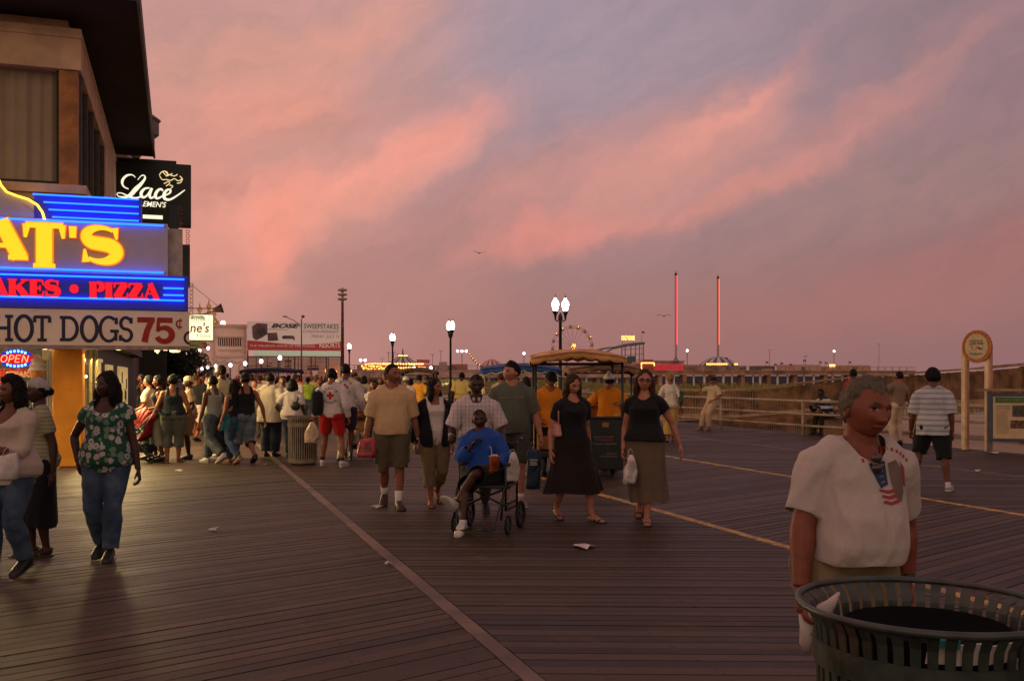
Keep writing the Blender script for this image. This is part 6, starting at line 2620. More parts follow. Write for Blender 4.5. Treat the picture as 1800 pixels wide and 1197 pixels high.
for ch, x0, x1, y0, y1, w in (('A', -16, 13, 490, 518, 9.5), ('K', 14, 50, 491, 520, 9.5), ('E', 52, 77, 492, 521, 9.5), ('S', 79, 105, 493, 521, 9), ('P', 157, 183, 496, 524, 9.5), ('I', 184, 199, 497, 524.5, 8.5), ('Z', 200, 225, 497, 525, 9), ('Z', 226, 251, 498, 525.5, 9), ('A', 251, 280, 498.5, 526, 9)):
 pn_ = SPen(VS - 0.12, 0.03, (x0 + x1) / 2)
 pn_.g(HV[ch], x0, x1, y0, y1, w)
 obj('letter', pn_.mb, REDF, sgn)
pn_ = SPen(VS - 0.12, 0.03, 130)
pn_.g([(arc(.5, .5, .24, .24, 0, 360, 16), .55)], 122.5, 138.5, 500, 516, 14)
obj('dot', pn_.mb, REDF, sgn)

ban = thing('hot_dog_banner', 'cream banner board advertising hot dogs for 75 cents under the blue band', 'sign', UV(-3, VS, 2.1))
zT, zBt = zC - 0.01, zpx(0, 609.5, VS)
sbox_r('board', -160, 333, zT, zBt, VS - 0.10, 0.35, mat('banner_cream', (0.80, 0.66, 0.50, 1), 0.5, 0.04, 1.5, 0.02), ban)
sbox_r('bottom_trim', -160, 333.5, zBt + 0.035, zBt - 0.03, VS - 0.112, 0.37, mat('trim_grey', (0.30, 0.22, 0.20, 1), 0.5), ban)
mb = MB()
for i in range(16):
 p = UV(-7 + i * 0.5, VS - 0.125, zBt - 0.012)
 mb.ell(p, (0.012, 0.012, 0.012), 6, 4)
for i in range(16):
 p = UV(-7 + i * 0.47, VS - 0.115, zT - 0.03)
 mb.ell(p, (0.01, 0.01, 0.01), 6, 4)
obj('rivets', mb, WHITE, ban)
NAVL = mat('navy_letters', (0.012, 0.014, 0.045, 1), 0.5)
REDL = mat('dark_red_letters', (0.33, 0.012, 0.012, 1), 0.5)
for ch, x0, x1, y0, y1, w, m_ in (('H', -14, 23, 555, 598, 5.6, NAVL), ('O', 26, 58, 554.5, 600, 6.2, NAVL), ('T', 59, 89, 556, 598.5, 5.6, NAVL), ('D', 105, 138, 557, 598.5, 5.8, NAVL), ('O', 142, 172, 556, 600.5, 6.0, NAVL), ('G', 175, 209, 556.5, 600.5, 5.6, NAVL),
         ('S', 210, 233, 557.5, 600, 5.6, NAVL), ('7', 241, 272, 558, 601.5, 9.5, REDL), ('5', 274, 306, 558.5, 603, 9.5, REDL), ('c', 309, 323, 561, 578, 5.2, REDL), ('C', 323.5, 345, 583, 605, 4.0, NAVL)):
 pn_ = SPen(VS - 0.10, 0.004, (x0 + x1) / 2)
 if ch == 'C':
  pn_.g([(arc(.55, .5, .5, .48, 100, 260, 14), 1)], x0, x1, y0, y1, w)
 else:
  pn_.g(SL[ch], x0, x1, y0, y1, w)
 obj('letter', pn_.mb, m_, ban)
# lamps slung under the canopy
for i, u in enumerate((-7.2, -5.2, -3.4, -2.2, -1.0, -0.2)):
 p = UV(u, VS + 0.42, zBt + 0.02)
 r = thing('canopy_lamp', 'small round lamp glowing under the banner canopy over the shop front', 'lamp', p, 0, 'lamps under the canopy')
 mb = MB()
 mb.lathe((0, 0, 0), [(0.03, 0.1), (0.10, 0.03), (0.11, 0.0)], 12)
 obj('shade', mb, WHITE, r, smooth=True, world=False)
 mb = MB()
 mb.lathe((0, 0, 0), [(0.09, 0.0), (0.075, -0.035), (0.03, -0.05)], 12)
 obj('bulb', mb, glow('canopy_bulb', (1.0, 0.78, 0.42, 1), 5.0), r, smooth=True, world=False)
mb = MB()
mb.ubox(-16, 0.28, VS + 0.25, VF + 0.3, zBt + 0.10, zBt + 0.16)
obj('canopy_soffit', mb, mat('soffit_cream', (0.5, 0.42, 0.3, 1)), ban)


def area(name, loc, rx, rz, sx, sy, energy, col):
 d_ = bpy.data.lights.new(name, 'AREA')
 d_.shape = 'RECTANGLE'
 d_.size, d_.size_y = sx, sy
 d_.energy = energy
 d_.color = col
 o_ = bpy.data.objects.new(name, d_)
 o_.location = loc
 o_.rotation_euler = (rx, 0, rz)
 COL.objects.link(o_)
 return o_


# light of the canopy lamps, of the shop room and of the side shopfronts
area('canopy_light', UV(-4.0, VS + 0.18, zBt + 0.06), R(-46), AW, 7.5, 0.16, 1300, (1.0, 0.72, 0.30))
area('canopy_inner_light', UV(-3.4, VS + 0.12, zBt + 0.07), R(28), AW, 5.0, 0.12, 950, (1.0, 0.74, 0.34))
area('room_light', UV(-5.5, 21.2, 2.78), 0, AW, 5.5, 1.5, 230, (1.0, 0.80, 0.45))
area('shopfront_light', UV(UC + 0.15, 21.6, 2.25), R(-62), AW + R(90), 4.6, 0.8, 650, (1.0, 0.72, 0.30))
area('side_shop_light', UV(UC + 0.3, 33, 2.3), R(-60), AW + R(90), 15, 0.8, 480, (1.0, 0.70, 0.32))

area('theatre_flood_light', UV(22, 150, 0.6), R(-62 + 180 - 56), AW, 40, 2.0, 3800, (1.0, 0.80, 0.72))

# ---- black club sign projecting further along
VL = 30.0
lc = thing('black_club_sign', 'black projecting sign with white script lettering and a neon line drawing', 'sign', UV(-0.7, VL, 5))
zt1, zb1 = zpx(195, 281, VL), zpx(195, 392, VL)
BLK = mat('sign_black', (0.008, 0.009, 0.008, 1), 0.35, 0.05, 2.0, 0.02)
mb = MB()
mb.ubox(upx(193, VL), upx(336, VL), VL, VL + 0.45, zb1, zt1)
obj('sign_box', mb, BLK, lc, bevel=0.02)
mb = MB()
mb.ubox(upx(190, VL), upx(310, VL), VL + 0.1, VL + 0.35, zt1, zt1 + 0.10)
mb.ubox(UC - 0.1, upx(200, VL), VL + 0.1, VL + 0.35, zt1 - 0.9, zt1 - 0.7)
obj('bracket', mb, BLK, lc)
LW = glow('script_white', (1.0, 0.95, 0.72, 1), 0.95)
pn_ = SPen(VL, 0.02, 265)


def pstroke(pts, w):
 P = [(upx(x, VL) - pn_.u0, zpx(265, y, VL)) for x, y in pts]
 # smooth the polyline
 for _ in range(2):
  Q = [P[0]]
  for i in range(len(P) - 1):
   a_, b_ = P[i], P[i + 1]
   Q += [(a_[0] * .75 + b_[0] * .25, a_[1] * .75 + b_[1] * .25), (a_[0] * .25 + b_[0] * .75, a_[1] * .25 + b_[1] * .75)]
  Q.append(P[-1])
  P = Q
 k_ = pn_.k1
 k_ *= 1.25
 pn_.s(P, [q * k_ for q in w] if isinstance(w, list) else w * k_)


pstroke([(226, 335), (216, 331), (214, 321), (222, 311), (233, 309), (238, 314)], [1.0, 1.8, 3.4, 2.6, 1.2, 0.8])
pstroke([(242, 318), (250, 308), (257, 312), (249, 324), (238, 335), (230, 345), (221, 350), (207, 349), (205, 343), (214, 342), (226, 348), (238, 351), (250, 346)], [0.6, 1.0, 1.8, 3.6, 5.8, 5.2, 2.8, 1.2, 1.0, 1.4, 2.8, 2.4, 1.2])
pstroke([(263, 331), (254, 332), (247, 341), (250, 349), (258, 346), (265, 333)], [1.4, 2.4, 4.2, 3.4, 1.8, 1.6])
pstroke([(267, 331), (262, 343), (265, 350), (273, 344)], [3.2, 4.0, 2.6, 1.2])
pstroke([(286, 335), (284, 331), (277, 334), (272, 344), (276, 350), (287, 343)], [2.2, 2.4, 3.4, 4.2, 2.6, 1.2])
pstroke([(289, 343), (298, 339), (301, 333), (295, 331), (288, 339), (288, 348), (297, 351), (310, 343), (325, 331)], [1.4, 1.8, 2.6, 2.4, 4.0, 4.2, 2.6, 1.8, 1.0])
obj('script', pn_.mb, LW, lc)
pn_ = SPen(VL, 0.02, 300)
for pts in ([(280, 308), (283, 302), (290, 299), (296, 303), (292, 309)], [(286, 301), (293, 309), (299, 305)], [(281, 309), (285, 316), (292, 314), (300, 316)], [(290, 300), (297, 307), (303, 303)], [(299, 306), (307, 308), (312, 304)],
   [(300, 316), (307, 311), (313, 317), (321, 311), (316, 307)], [(321, 311), (318, 319), (311, 320)], [(294, 317), (300, 320), (292, 326)], [(288, 322), (294, 319)], [(300, 330), (305, 325), (298, 324)]):
 pstroke(pts, 1.1)
obj('line_drawing', pn_.mb, glow('drawing_yellow', (1.0, 0.80, 0.40, 1), 0.8), lc)
mb = MB()
put_text(mb, "GENTLEMEN'S", Vector(ONV(252.6, 359.2, VL)) + Vector(TOV) * 0.012, ACR, UPZ, TOV, 0.21, width=75 * ONV(255, 360, VL).y / F, bold=0.003, shear=0.25)
obj('lettering', mb, LW, lc)
mb = MB()
mb.ubox(upx(251, VL), upx(286, VL), VL - 0.015, VL + 0.01, zpx(268, 385, VL), zpx(268, 378.5, VL))
obj('white_bar', mb, LW, lc)
# grey bracket box with stepped edge, and the narrow black sign below
bx_ = thing('bracket_box', 'dark grey bracket box bolted on the wall behind the neon sign end', 'bracket', UV(-0.3, 27, 4.5))
face_m = mat('bracket_slate', (0.035, 0.045, 0.065, 1), 0.5)
mb = MB()
mb.ubox(upx(297, 27), upx(314, 27), 27, 27.6, zpx(297, 402, 27), zpx(297, 361, 27))
obj('box', mb, face_m, bx_, bevel=0.01)
mb = MB()
for i in range(9):
 mb.ubox(upx(315, 27), upx(319 + (i % 2) * 2.5, 27), 27.1, 27.4, zpx(315, 397 - i * 4, 27), zpx(315, 394.6 - i * 4, 27))
obj('teeth', mb, mat('rust_pink', (0.20, 0.09, 0.07, 1)), bx_)
ns = thing('narrow_black_sign', 'narrow black sign edge standing beyond the end of the restaurant sign', 'sign', UV(0.3, 28, 3.8))
mb = MB()
mb.ubox(upx(321, 28), upx(334, 28), 28, 28.6, zpx(321, 503, 28), zpx(321, 430, 28))
obj('sign_box', mb, BLK, ns)
for nm, rows in (('rung', range(405, 430, 8)), ('rung', range(498, 556, 7))):
 for y in rows:
  mb = MB()
  x_ = 327 if y < 450 else 333.5
  P = [ONV(x_, y, 29), ONV(x_ + 6, y + 0.6, 29), ONV(x_ + 5, y + 5.5, 29), ONV(x_ + 0.5, y + 5, 29)]
  mb.tube(P, 0.012, 5, closed=True)
  obj(nm, mb, mat('rust_pink', (0.20, 0.09, 0.07, 1)), ns)

# oriel turret of the next house
tu = thing('neighbour_house', 'tall house beyond the eave with a grey many sided oriel bay', 'building', UV(-6, 50, 0))
mb = MB()
mb.ubox(-14, -2.0, 44.5, 60, 0, 13.6)
obj('wall', mb, mat('house_brown', (0.10, 0.06, 0.05, 1)), tu)
c_ = UV(-1.65, 45.5, 0)
mb = MB()
zq = lambda y: EYE + (HZ - y) / F * c_.y
mb.lathe((c_.x, c_.y, 0), [(0.15, zq(278)), (0.35, zq(262)), (0.52, zq(250)), (0.62, zq(246)), (0.92, zq(236)), (0.92, zq(214)), (1.0, zq(211)), (0.98, zq(208)), (0.55, zq(196)), (0.10, zq(190))], 8, a0=R(22))
obj('oriel_bay', mb, mat('oriel_grey', (0.20, 0.16, 0.15, 1), 0.7), tu)
mb = MB()
mb.tube([(c_.x + 0.1, c_.y, zq(190)), (c_.x + 0.1, c_.y, zq(176))], 0.03, 5)
mb.box((c_.x + 0.1, c_.y, zq(179)), (0.2, 0.05, 0.08))
obj('roof_ornament', mb, DARKB, tu)

# lit fruit shop sign with palm leaves, hanging souvenir board, spotlight on its arm
VN = 33.0
ns = thing('lit_shop_sign', 'square glowing cream sign with green palm leaves hung past the banner end', 'sign', UV(0.8, VN, 3))
mb = MB()
mb.ubox(upx(331, VN), upx(375.5, VN), VN + 0.02, VN + 0.25, zpx(350, 599, VN), zpx(350, 552, VN))
obj('sign_frame', mb, mat('sign_green', (0.05, 0.10, 0.03, 1)), ns, bevel=0.01)
mb = MB()
mb.ubox(upx(332, VN), upx(374.3, VN), VN, VN + 0.03, zpx(350, 597.6, VN), zpx(350, 553.4, VN))
obj('sign_face', mb, glow('fruit_sign_face', (1.0, 0.93, 0.60, 1), 0.98), ns)
mb = MB()
put_text(mb, "ne's", ONV(351, 577, VN) + Vector(TOV) * 0.012, ACR, UPZ, TOV, 0.42, shear=0.15, bold=0.006, width=32 * ONV(350, 570, VN).y / F)
obj('lettering', mb, mat('fruit_red', (0.25, 0.03, 0.02, 1)), ns)
mb = MB()
put_text(mb, "Fruits", ONV(358, 590.5, VN) + Vector(TOV) * 0.012, ACR, UPZ, TOV, 0.14, width=22 * ONV(350, 570, VN).y / F)
obj('lettering', mb, mat('fruit_olive', (0.16, 0.15, 0.05, 1)), ns)
pn_ = SPen(VN, 0.012, 350)
for k in range(9):
 a = R(200 + k * 22)
 x, y = 344 + 2 * k % 9, 557
 pn_.g([([(0, 1), (.4, .7), (.5 + .5 * math.cos(a), .1)], [.5, 1.2, .3])], 335 + k * 2.6, 341 + k * 2.6, 554.5, 566, 1.5)
obj('palm_leaves', pn_.mb, mat('palm_green', (0.10, 0.16, 0.04, 1)), ns)
sv = thing('souvenir_board', 'dull green hanging board lettered for souvenirs below the glowing square sign', 'sign', UV(0.6, VN + 1, 2.7))
mb = MB()
mb.ubox(upx(318, VN + 1), upx(363, VN + 1), VN + 1, VN + 1.1, zpx(345, 612, VN + 1), zpx(345, 600, VN + 1))
obj('board', mb, mat('souvenir_green', (0.14, 0.16, 0.10, 1)), sv)
mb = MB()
put_text(mb, "souvenirs", ONV(341, 607, VN + 1) + Vector(TOV) * 0.012, ACR, UPZ, TOV, 0.17, width=38 * ONV(340, 600, VN + 1).y / F)
obj('lettering', mb, mat('souvenir_dark', (0.02, 0.02, 0.015, 1)), sv)
mb = MB()
mb.ell(ONV(358, 607, VN + 0.9), (0.12, 0.05, 0.09), 10, 8)
obj('round_ornament', mb, mat('ornament_red', (0.14, 0.03, 0.02, 1)), sv)
sp_ = thing('spot_lamp', 'dark spotlight on a thin stayed arm beyond the restaurant sign', 'lamp', UV(0.9, 30.5, 3.7))
V3 = 30.5
mb = MB()
mb.tube([ONV(330, 542, V3), ONV(384, 542.5, V3)], 0.016, 6)
mb.tube([ONV(355, 553, V3), ONV(384, 545, V3)], 0.016, 6)
mb.tube([ONV(336, 500, V3), ONV(384, 539, V3)], 0.007, 5)
obj('arm', mb, mat('arm_brown', (0.07, 0.035, 0.03, 1)), sp_)
mb = MB()
a_, b_ = ONV(375, 546, V3), ONV(391, 541.5, V3)
mb.tube([a_, a_.lerp(b_, 0.3), a_.lerp(b_, 0.6), b_], [0.05, 0.08, 0.10, 0.15], 12)
obj('lamp_head', mb, mat('arm_brown', (0.07, 0.035, 0.03, 1)), sp_, smooth=True)
for i, (x, y) in enumerate(((277, 616), (308, 616.5))):
 a_ = ONV(x, y, 24)
 r = thing('hanging_lamp', ['small cream heart shaped lamp under the banner', 'wide cream lamp under the banner end, below the cent sign'][i], 'lamp', a_)
 mb = MB()
 mb.lathe((0, 0, 0), [(0.01, -0.07), (0.05, -0.02), (0.07, 0.03), (0.05, 0.05)] if i == 0 else [(0.08, -0.04), (0.12, -0.02), (0.12, 0.04), (0.10, 0.05)], 12)
 obj('shade', mb, glow('hang_cream', (1.0, 0.80, 0.45, 1), 0.9), r, smooth=True, world=False)
 mb = MB()
 mb.tube([(0, 0, 0.04), (0, 0, 0.5)], 0.008, 5)
 obj('cord', mb, DARKB, r, world=False)


# ---- leafy tree
def tree(name, label, base, h, rad, seed, leaves=5200, col=(0.012, 0.022, 0.010, 1), group=None):
 rs = np.random.RandomState(seed)
 r = thing(name, label, 'tree', base, 0, group)
 mb = MB()
 mb.tube([(0, 0, 0), (0.05, 0, h * 0.35), (-0.03, 0.05, h * 0.62)], [0.13, 0.10, 0.05], 8)
 for k in range(8):
  a = k * 0.8 + rs.uniform(0, .5)
  e = (rad * 0.75 * math.cos(a), rad * 0.75 * math.sin(a), h * rs.uniform(0.55, 0.9))
  mb.tube([(0, 0, h * 0.35), (e[0] * .5, e[1] * .5, (h * .35 + e[2]) / 2 + .1), e], [0.05, 0.035, 0.012], 6)
 obj('trunk', mb, mat('bark', (0.05, 0.035, 0.025, 1), 0.9, 0.3, 6), r, smooth=True, world=False)
 V_, F_ = [], []
 cl = [(rad * rs.uniform(-.8, .8), rad * rs.uniform(-.8, .8), h * rs.uniform(0.45, 0.98), rad * rs.uniform(0.25, 0.5)) for _ in range(26)]
 for i in range(leaves):
  c = cl[rs.randint(len(cl))]
  d = rs.normal(size=3)
  d /= np.linalg.norm(d)
  p = Vector((c[0], c[1], c[2])) + Vector(d) * c[3] * rs.uniform(0.5, 1.08)
  a = Vector(rs.normal(size=3)).normalized() * 0.10
  b = Vector(rs.normal(size=3)).normalized() * 0.05
  o = len(V_)
  V_ += [p - a, p + b, p + a, p - b]
  F_.append((o, o + 1, o + 2, o + 3))
 mb = MB()
 mb.add(V_, F_)
 m, n, b_ = _bsdf('leaves_' + name + str(seed))
 rnd = n.new('ShaderNodeNewGeometry').outputs['Random Per Island']
 n.put(b_.inputs['Base Color'], n.mix(rnd, tuple(v * 0.5 for v in col[:3]) + (1,), tuple(v * 2 for v in col[:3]) + (1,)))
 b_.inputs['Roughness'].default_value = 0.6
 obj('crown', mb, m, r, world=False)
 return r


p = PX(292, 660, 62)
tree('street_tree', 'dark leafy tree behind the queue under the banner end', (p.x, p.y, 0), 4.0, 1.9, 2, 9000)
p = PX(325, 660, 74)
tree('street_tree', 'dark tree reaching across the pier arch behind the woman in the pale headscarf', (p.x, p.y, 0), 3.2, 1.5, 5, 5000)

# ------------------------------------------------------------------ pier theatre and billboard
VT = 185.0
TPINK = mat('theatre_pink', (0.80, 0.55, 0.46, 1), 0.8, 0.10, 0.3)
TTRIM = mat('theatre_trim', (0.60, 0.38, 0.30, 1), 0.8)
TDARK = mat('theatre_dark', (0.10, 0.055, 0.045, 1), 0.8)
th = thing('pier_theatre', 'pink white pier theatre with a big arch, barred windows and gold finials', 'building', ONV(400, 660, VT))
th.location.z = 0


def tb(name, x0, y0, x1, y1, off, depth, m, parent=th):
 mb = MB()
 a, b_ = ONV(x0, y1, VT), ONV(x1, y0, VT)
 ua, ub = uv_of(a)[0], uv_of(b_)[0]
 zb_ = a.z if y1 < 668 else 0.0
 mb.ubox(ua, ub, VT - off, VT + depth, zb_, b_.z)
 return obj(name, mb, m, parent)


# left block with the arch cut through it
mb = MB()
P0 = [(300, 575), (375, 575), (375, 672), (362, 672)] + [(317 + 45 * math.cos(R(a)), 672 - 44 * math.sin(R(a))) for a in range(4, 180, 8)] + [(300, 668)]
o0 = ONV(340, 660, VT)
pl = []
for x, y in P0:
 q = ONV(x, y, VT)
 pl.append((uv_of(q)[0] - uv_of(o0)[0], max(q.z, 0.0) if y < 670 else 0.0))
mb.prism(pl[::-1], Vector((o0.x, o0.y, 0)), ACR, UPZ, TOV, -6, 0)
obj('arch_wall', mb, TPINK, th)
mb = MB()
pts = [ONV(317 + 45 * math.cos(R(a)), 672 - 44 * math.sin(R(a)), VT - 0.3) for a in range(10, 175, 8)]
mb.tube(pts, 0.32, 6)
obj('arch_moulding', mb, TTRIM, th)
tb('wall', 375, 572, 433, 672, 0.6, 14, TPINK)
tb('cornice', 374, 571, 434, 574.5, 1.2, 2, TTRIM)
tb('cornice', 375, 625.5, 434, 628.5, 1.0, 2, TTRIM)
tb('pilaster', 375, 575, 378, 672, 0.9, 1, TTRIM)
tb('pilaster', 429, 575, 433, 672, 0.9, 1, TTRIM)
w_ = tb('window', 383, 594, 424, 608, 0.7, 0.3, TDARK)
mb = MB()
for i in range(11):
 x = 384.5 + i * 3.9
 mb.ubox(uv_of(ONV(x, 600, VT))[0], uv_of(ONV(x + 1.1, 600, VT))[0], VT - 0.85, VT - 0.75, ONV(x, 608, VT).z, ONV(x, 594, VT).z)
obj('bars', mb, TPINK, w_)
tb('window_surround', 381, 592, 426, 594, 1.0, 1, TTRIM)
for y, rr in ((614, 3.4), (634, 6.0)):
 mb = MB()
 for k in range(6 if rr < 4 else 3):
  cx = 387 + k * (7 if rr < 4 else 15)
  mb.tube([ONV(cx + rr * math.cos(R(a)), y + rr * 0.6 * math.sin(R(a)), VT - 0.75) for a in range(0, 181, 30)], 0.10, 5)
 obj('swags', mb, TTRIM, th)
for x in (398, 426, 452, 470):
 mb = MB()
 mb.tube([ONV(x - 6, 672, VT - 0.8), ONV(x - 6, 648, VT - 0.8)] + [ONV(x + 6 * math.cos(R(a)), 646 - 7 * math.sin(R(a)), VT - 0.8) for a in range(180, -1, -30)] + [ONV(x + 6, 672, VT - 0.8)], 0.12, 5)
 obj('blind_arch', mb, TTRIM, th)
 tb('poster_case', x - 4, 656, x + 4, 668, 0.9, 0.3, mat('poster_red', (0.25, 0.07, 0.05, 1)))
for x, y0 in ((351, 532), (367, 526), (376, 540)):
 mb = MB()
 q = ONV(x, 575, VT + 3)
 k_ = q.y / F
 mb.lathe((q.x, q.y, q.z), [(0.9, 0), (0.7, 6 * k_), (1.0, 8 * k_), (0.5, 14 * k_), (0.2, (575 - y0 - 16) * k_), (0.5, (575 - y0 - 13) * k_), (0.2, (575 - y0 - 8) * k_), (0.03, (575 - y0) * k_)], 10)
 obj('finial', mb, mat('gold_finial', (0.65, 0.42, 0.14, 1), 0.4, metal=0.4), th, smooth=True)
tb('lower_wall', 433, 628, 603, 672, 0.2, 10, mat('theatre_low', (0.70, 0.48, 0.38, 1), 0.8, 0.2, 0.3))
tb('ledge', 433, 640, 603, 642, 0.9, 1, TTRIM)
tb('ledge', 470, 651, 603, 652.5, 0.9, 1, TTRIM)
for x0, x1, y0, y1 in ((500, 512, 632, 650), (470, 478, 636, 655), (540, 560, 643, 651)):
 tb('opening', x0, y0, x1, y1, 0.35, 0.3, TDARK)
for x in (449, 468, 505, 522, 552, 575, 596):
 tb('scaffold_post', x, 628, x + 1.1, 672, 1.6, -1.3, TDARK)
for y in (632, 637, 645):
 tb('scaffold_rail', 436, y, 602, y + 0.8, 1.6, -1.4, TTRIM)
s1 = tb('name_band', 485, 651.5, 556, 660.5, 2.0, -1.5, mat('band_white', (0.62, 0.50, 0.45, 1)))
mb = MB()
put_text(mb, 'STEEL PIER', ONV(520, 656, VT - 2.03), ACR, UPZ, TOV, 0.95, width=62 * ONV(520, 656, VT).y / F, bold=0.03)
obj('lettering', mb, mat('pier_letters_red', (0.45, 0.04, 0.05, 1)), s1)
bulbs([(578 + i * 1.6, 651.5) for i in range(8)] + [(591, 653 + i * 1.6) for i in range(7)] + [(573, 650 + i * 1.5) for i in range(3)], VT - 2.0, 0.16, WARMB, 'bulbs', th)
bulbs([(609.5, 651.5), (613, 651.8), (617, 652), (395 + 0, 569)], VT - 2.0, 0.18, YELB, 'bulbs', th)
r = thing('flood_lamp', 'bright flood lamp on the roof corner of the pier theatre', 'lamp', ONV(392, 575, VT))
mb = MB()
mb.ell(ONV(392, 568, VT - 0.5), (0.42, 0.42, 0.42), 10, 8)
obj('light', mb, glow('flood_glow', (1.0, 0.86, 0.84, 1), 9.0), r)
mb = MB()
mb.tube([ONV(392, 568, VT), ONV(392, 576, VT)], 0.12, 6)
obj('stem', mb, TDARK, r)
for i, (x, y, lb) in enumerate(((327, 621, 'small globe light close to the banner end in front of the arch'), (351, 616.5, 'globe light hanging below the round red ornament'), (366, 612, 'highest globe light, beside the souvenir board'),
        (328, 651, 'small light over the first letters of the orange arcade neon'), (341, 649.5, 'small light over the orange neon letters of the arcade'), (355, 648, 'small light over the last letters of the orange arcade neon'), (365, 645.5, 'dim small light beside the grey cabin'), (379, 643.5, 'small light above the tall man in the beige shirt'))):
 q = ONV(x, y, 120)
 r = thing('festoon_light', lb, 'light', q, 0, 'small lights before the pier arch')
 mb = MB()
 mb.ell((0, 0, 0), (0.17, 0.17, 0.2), 8, 6)
 obj('globe', mb, glow('far_lamp_glow', (1.0, 0.90, 0.92, 1), 5.0), r, world=False)
 mb = MB()
 mb.tube([(0, 0, 0.2), (0, 0, 0.5)] if y < 630 else [(0, 0, -0.2), (0, 0, -q.z)], 0.04, 5)
 obj('stem', mb, BLACKM, r, world=False)
ar = thing('arcade_hall', 'arcade front with a glowing orange neon sign inside the pier arch', 'arcade', ONV(338, 672, 140))
ar.location.z = 0
mb = MB()
a, b_ = ONV(322, 674, 140), ONV(356, 655, 140)
mb.ubox(uv_of(a)[0], uv_of(b_)[0], 140, 143, 0, b_.z)
obj('wall', mb, mat('arcade_brown', (0.16, 0.06, 0.03, 1)), ar)
pn_ = SPen(139.8, 0.05, 340)
rs = np.random.RandomState(17)
for k in range(9):
 x = 328 + k * 2.7
 pn_.g([(arc(.5, .5, .45, .45, rs.randint(0, 180), rs.randint(220, 400), 8), 1.0)], x, x + 2.6, 652.5, 658.5, 1.0)
for y in (660.5, 663):
 pn_.g([([(0, .5), (1, .5)], .6)], 328, 353, y, y + 1, 1.0)
obj('neon_letters', pn_.mb, glow('arcade_neon', (1.0, 0.30, 0.05, 1), 4.0), ar)
cb_ = thing('grey_cabin', 'grey green cabin beside the arcade in front of the theatre', 'kiosk', ONV(366, 672, 150))
cb_.location.z = 0
mb = MB()
a, b_ = ONV(358, 674, 150), ONV(375, 648, 150)
mb.ubox(uv_of(a)[0], uv_of(b_)[0], 150, 153, 0, b_.z)
obj('wall', mb, mat('cabin_grey', (0.20, 0.22, 0.18, 1), 0.8, 0.3, 1.0), cb_)
mb = MB()
mb.ubox(uv_of(a)[0] - 0.3, uv_of(b_)[0] + 0.3, 149.6, 153.2, b_.z, b_.z + 0.25)
obj('roof', mb, TDARK, cb_)

# billboard
VB = 180.0
bb = thing('billboard', 'wide cream billboard with a red wave band and pictures of speakers', 'billboard', ONV(519, 660, VB))
bb.location.z = 0
kb_ = ONV(519, 600, VB).y / F


def bp_(x, y, off=0.0):
 return ONV(x, y, VB - off)


def bface(name, x0, y0, x1, y1, off, depth, m, parent):
 mb = MB()
 a, b_ = bp_(x0, 600), bp_(x1, 600)
 z0, z1 = bp_(519, y1).z, bp_(519, y0).z
 mb.ubox(uv_of(a)[0], uv_of(b_)[0], VB - off, VB - off + depth, z0, z1)
 return obj(name, mb, m, parent)


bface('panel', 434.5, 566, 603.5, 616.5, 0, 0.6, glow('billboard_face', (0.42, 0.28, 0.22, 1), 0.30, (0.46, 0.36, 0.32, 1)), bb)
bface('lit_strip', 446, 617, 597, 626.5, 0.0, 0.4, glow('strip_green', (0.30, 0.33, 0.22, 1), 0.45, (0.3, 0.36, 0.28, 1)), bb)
bface('catwalk', 436, 626.5, 604, 628, 1.0, 1.4, TDARK, bb)
mb = MB()
for x in (436, 460, 490, 519, 548, 575, 602):
 a = bp_(x, 600)
 u_ = uv_of(a)[0]
 mb.ubox(u_ - 0.12, u_ + 0.12, VB + 0.7, VB + 0.95, 0, bp_(519, 566).z)
obj('post', mb, TDARK, bb)
z0 = bp_(519, 600).z
ub0 = uv_of(bp_(519, 600))[0]
bpol = lambda pts: [(uv_of(bp_(x, 600))[0] - ub0, bp_(519, y).z - z0) for x, y in pts]
OB = UV(ub0, VB, z0)
mb = MB()
top_ = [(434.5 + 169 * t, 602.5 - 2.0 * math.cos(t * 5.2 + 0.2) * 1.6 + (-1.5 if t > .6 else 0) * (t - .6) * 2) for t in np.linspace(0, 1, 22)]
pts = bpol([(434.5, 616)] + [(603.5, 616)] + top_[::-1])
mb.prism(pts, OB, ACR, UPZ, TOV, 0.0, 0.04)
obj('red_wave', mb, mat('wave_red', (0.38, 0.03, 0.035, 1), 0.6), bb)
INK = mat('billboard_ink', (0.035, 0.018, 0.018, 1), 0.6)


def btext(s, cx, cy, wpx, hpx, m, off=0.03, **k):
 mb = MB()
 put_text(mb, s, UV(uv_of(bp_(cx, 600))[0], VB - off, bp_(519, cy).z), ACR, UPZ, TOV, hpx * kb_ / 0.72, width=wpx * kb_, **k)
 return obj('lettering', mb, m, bb)


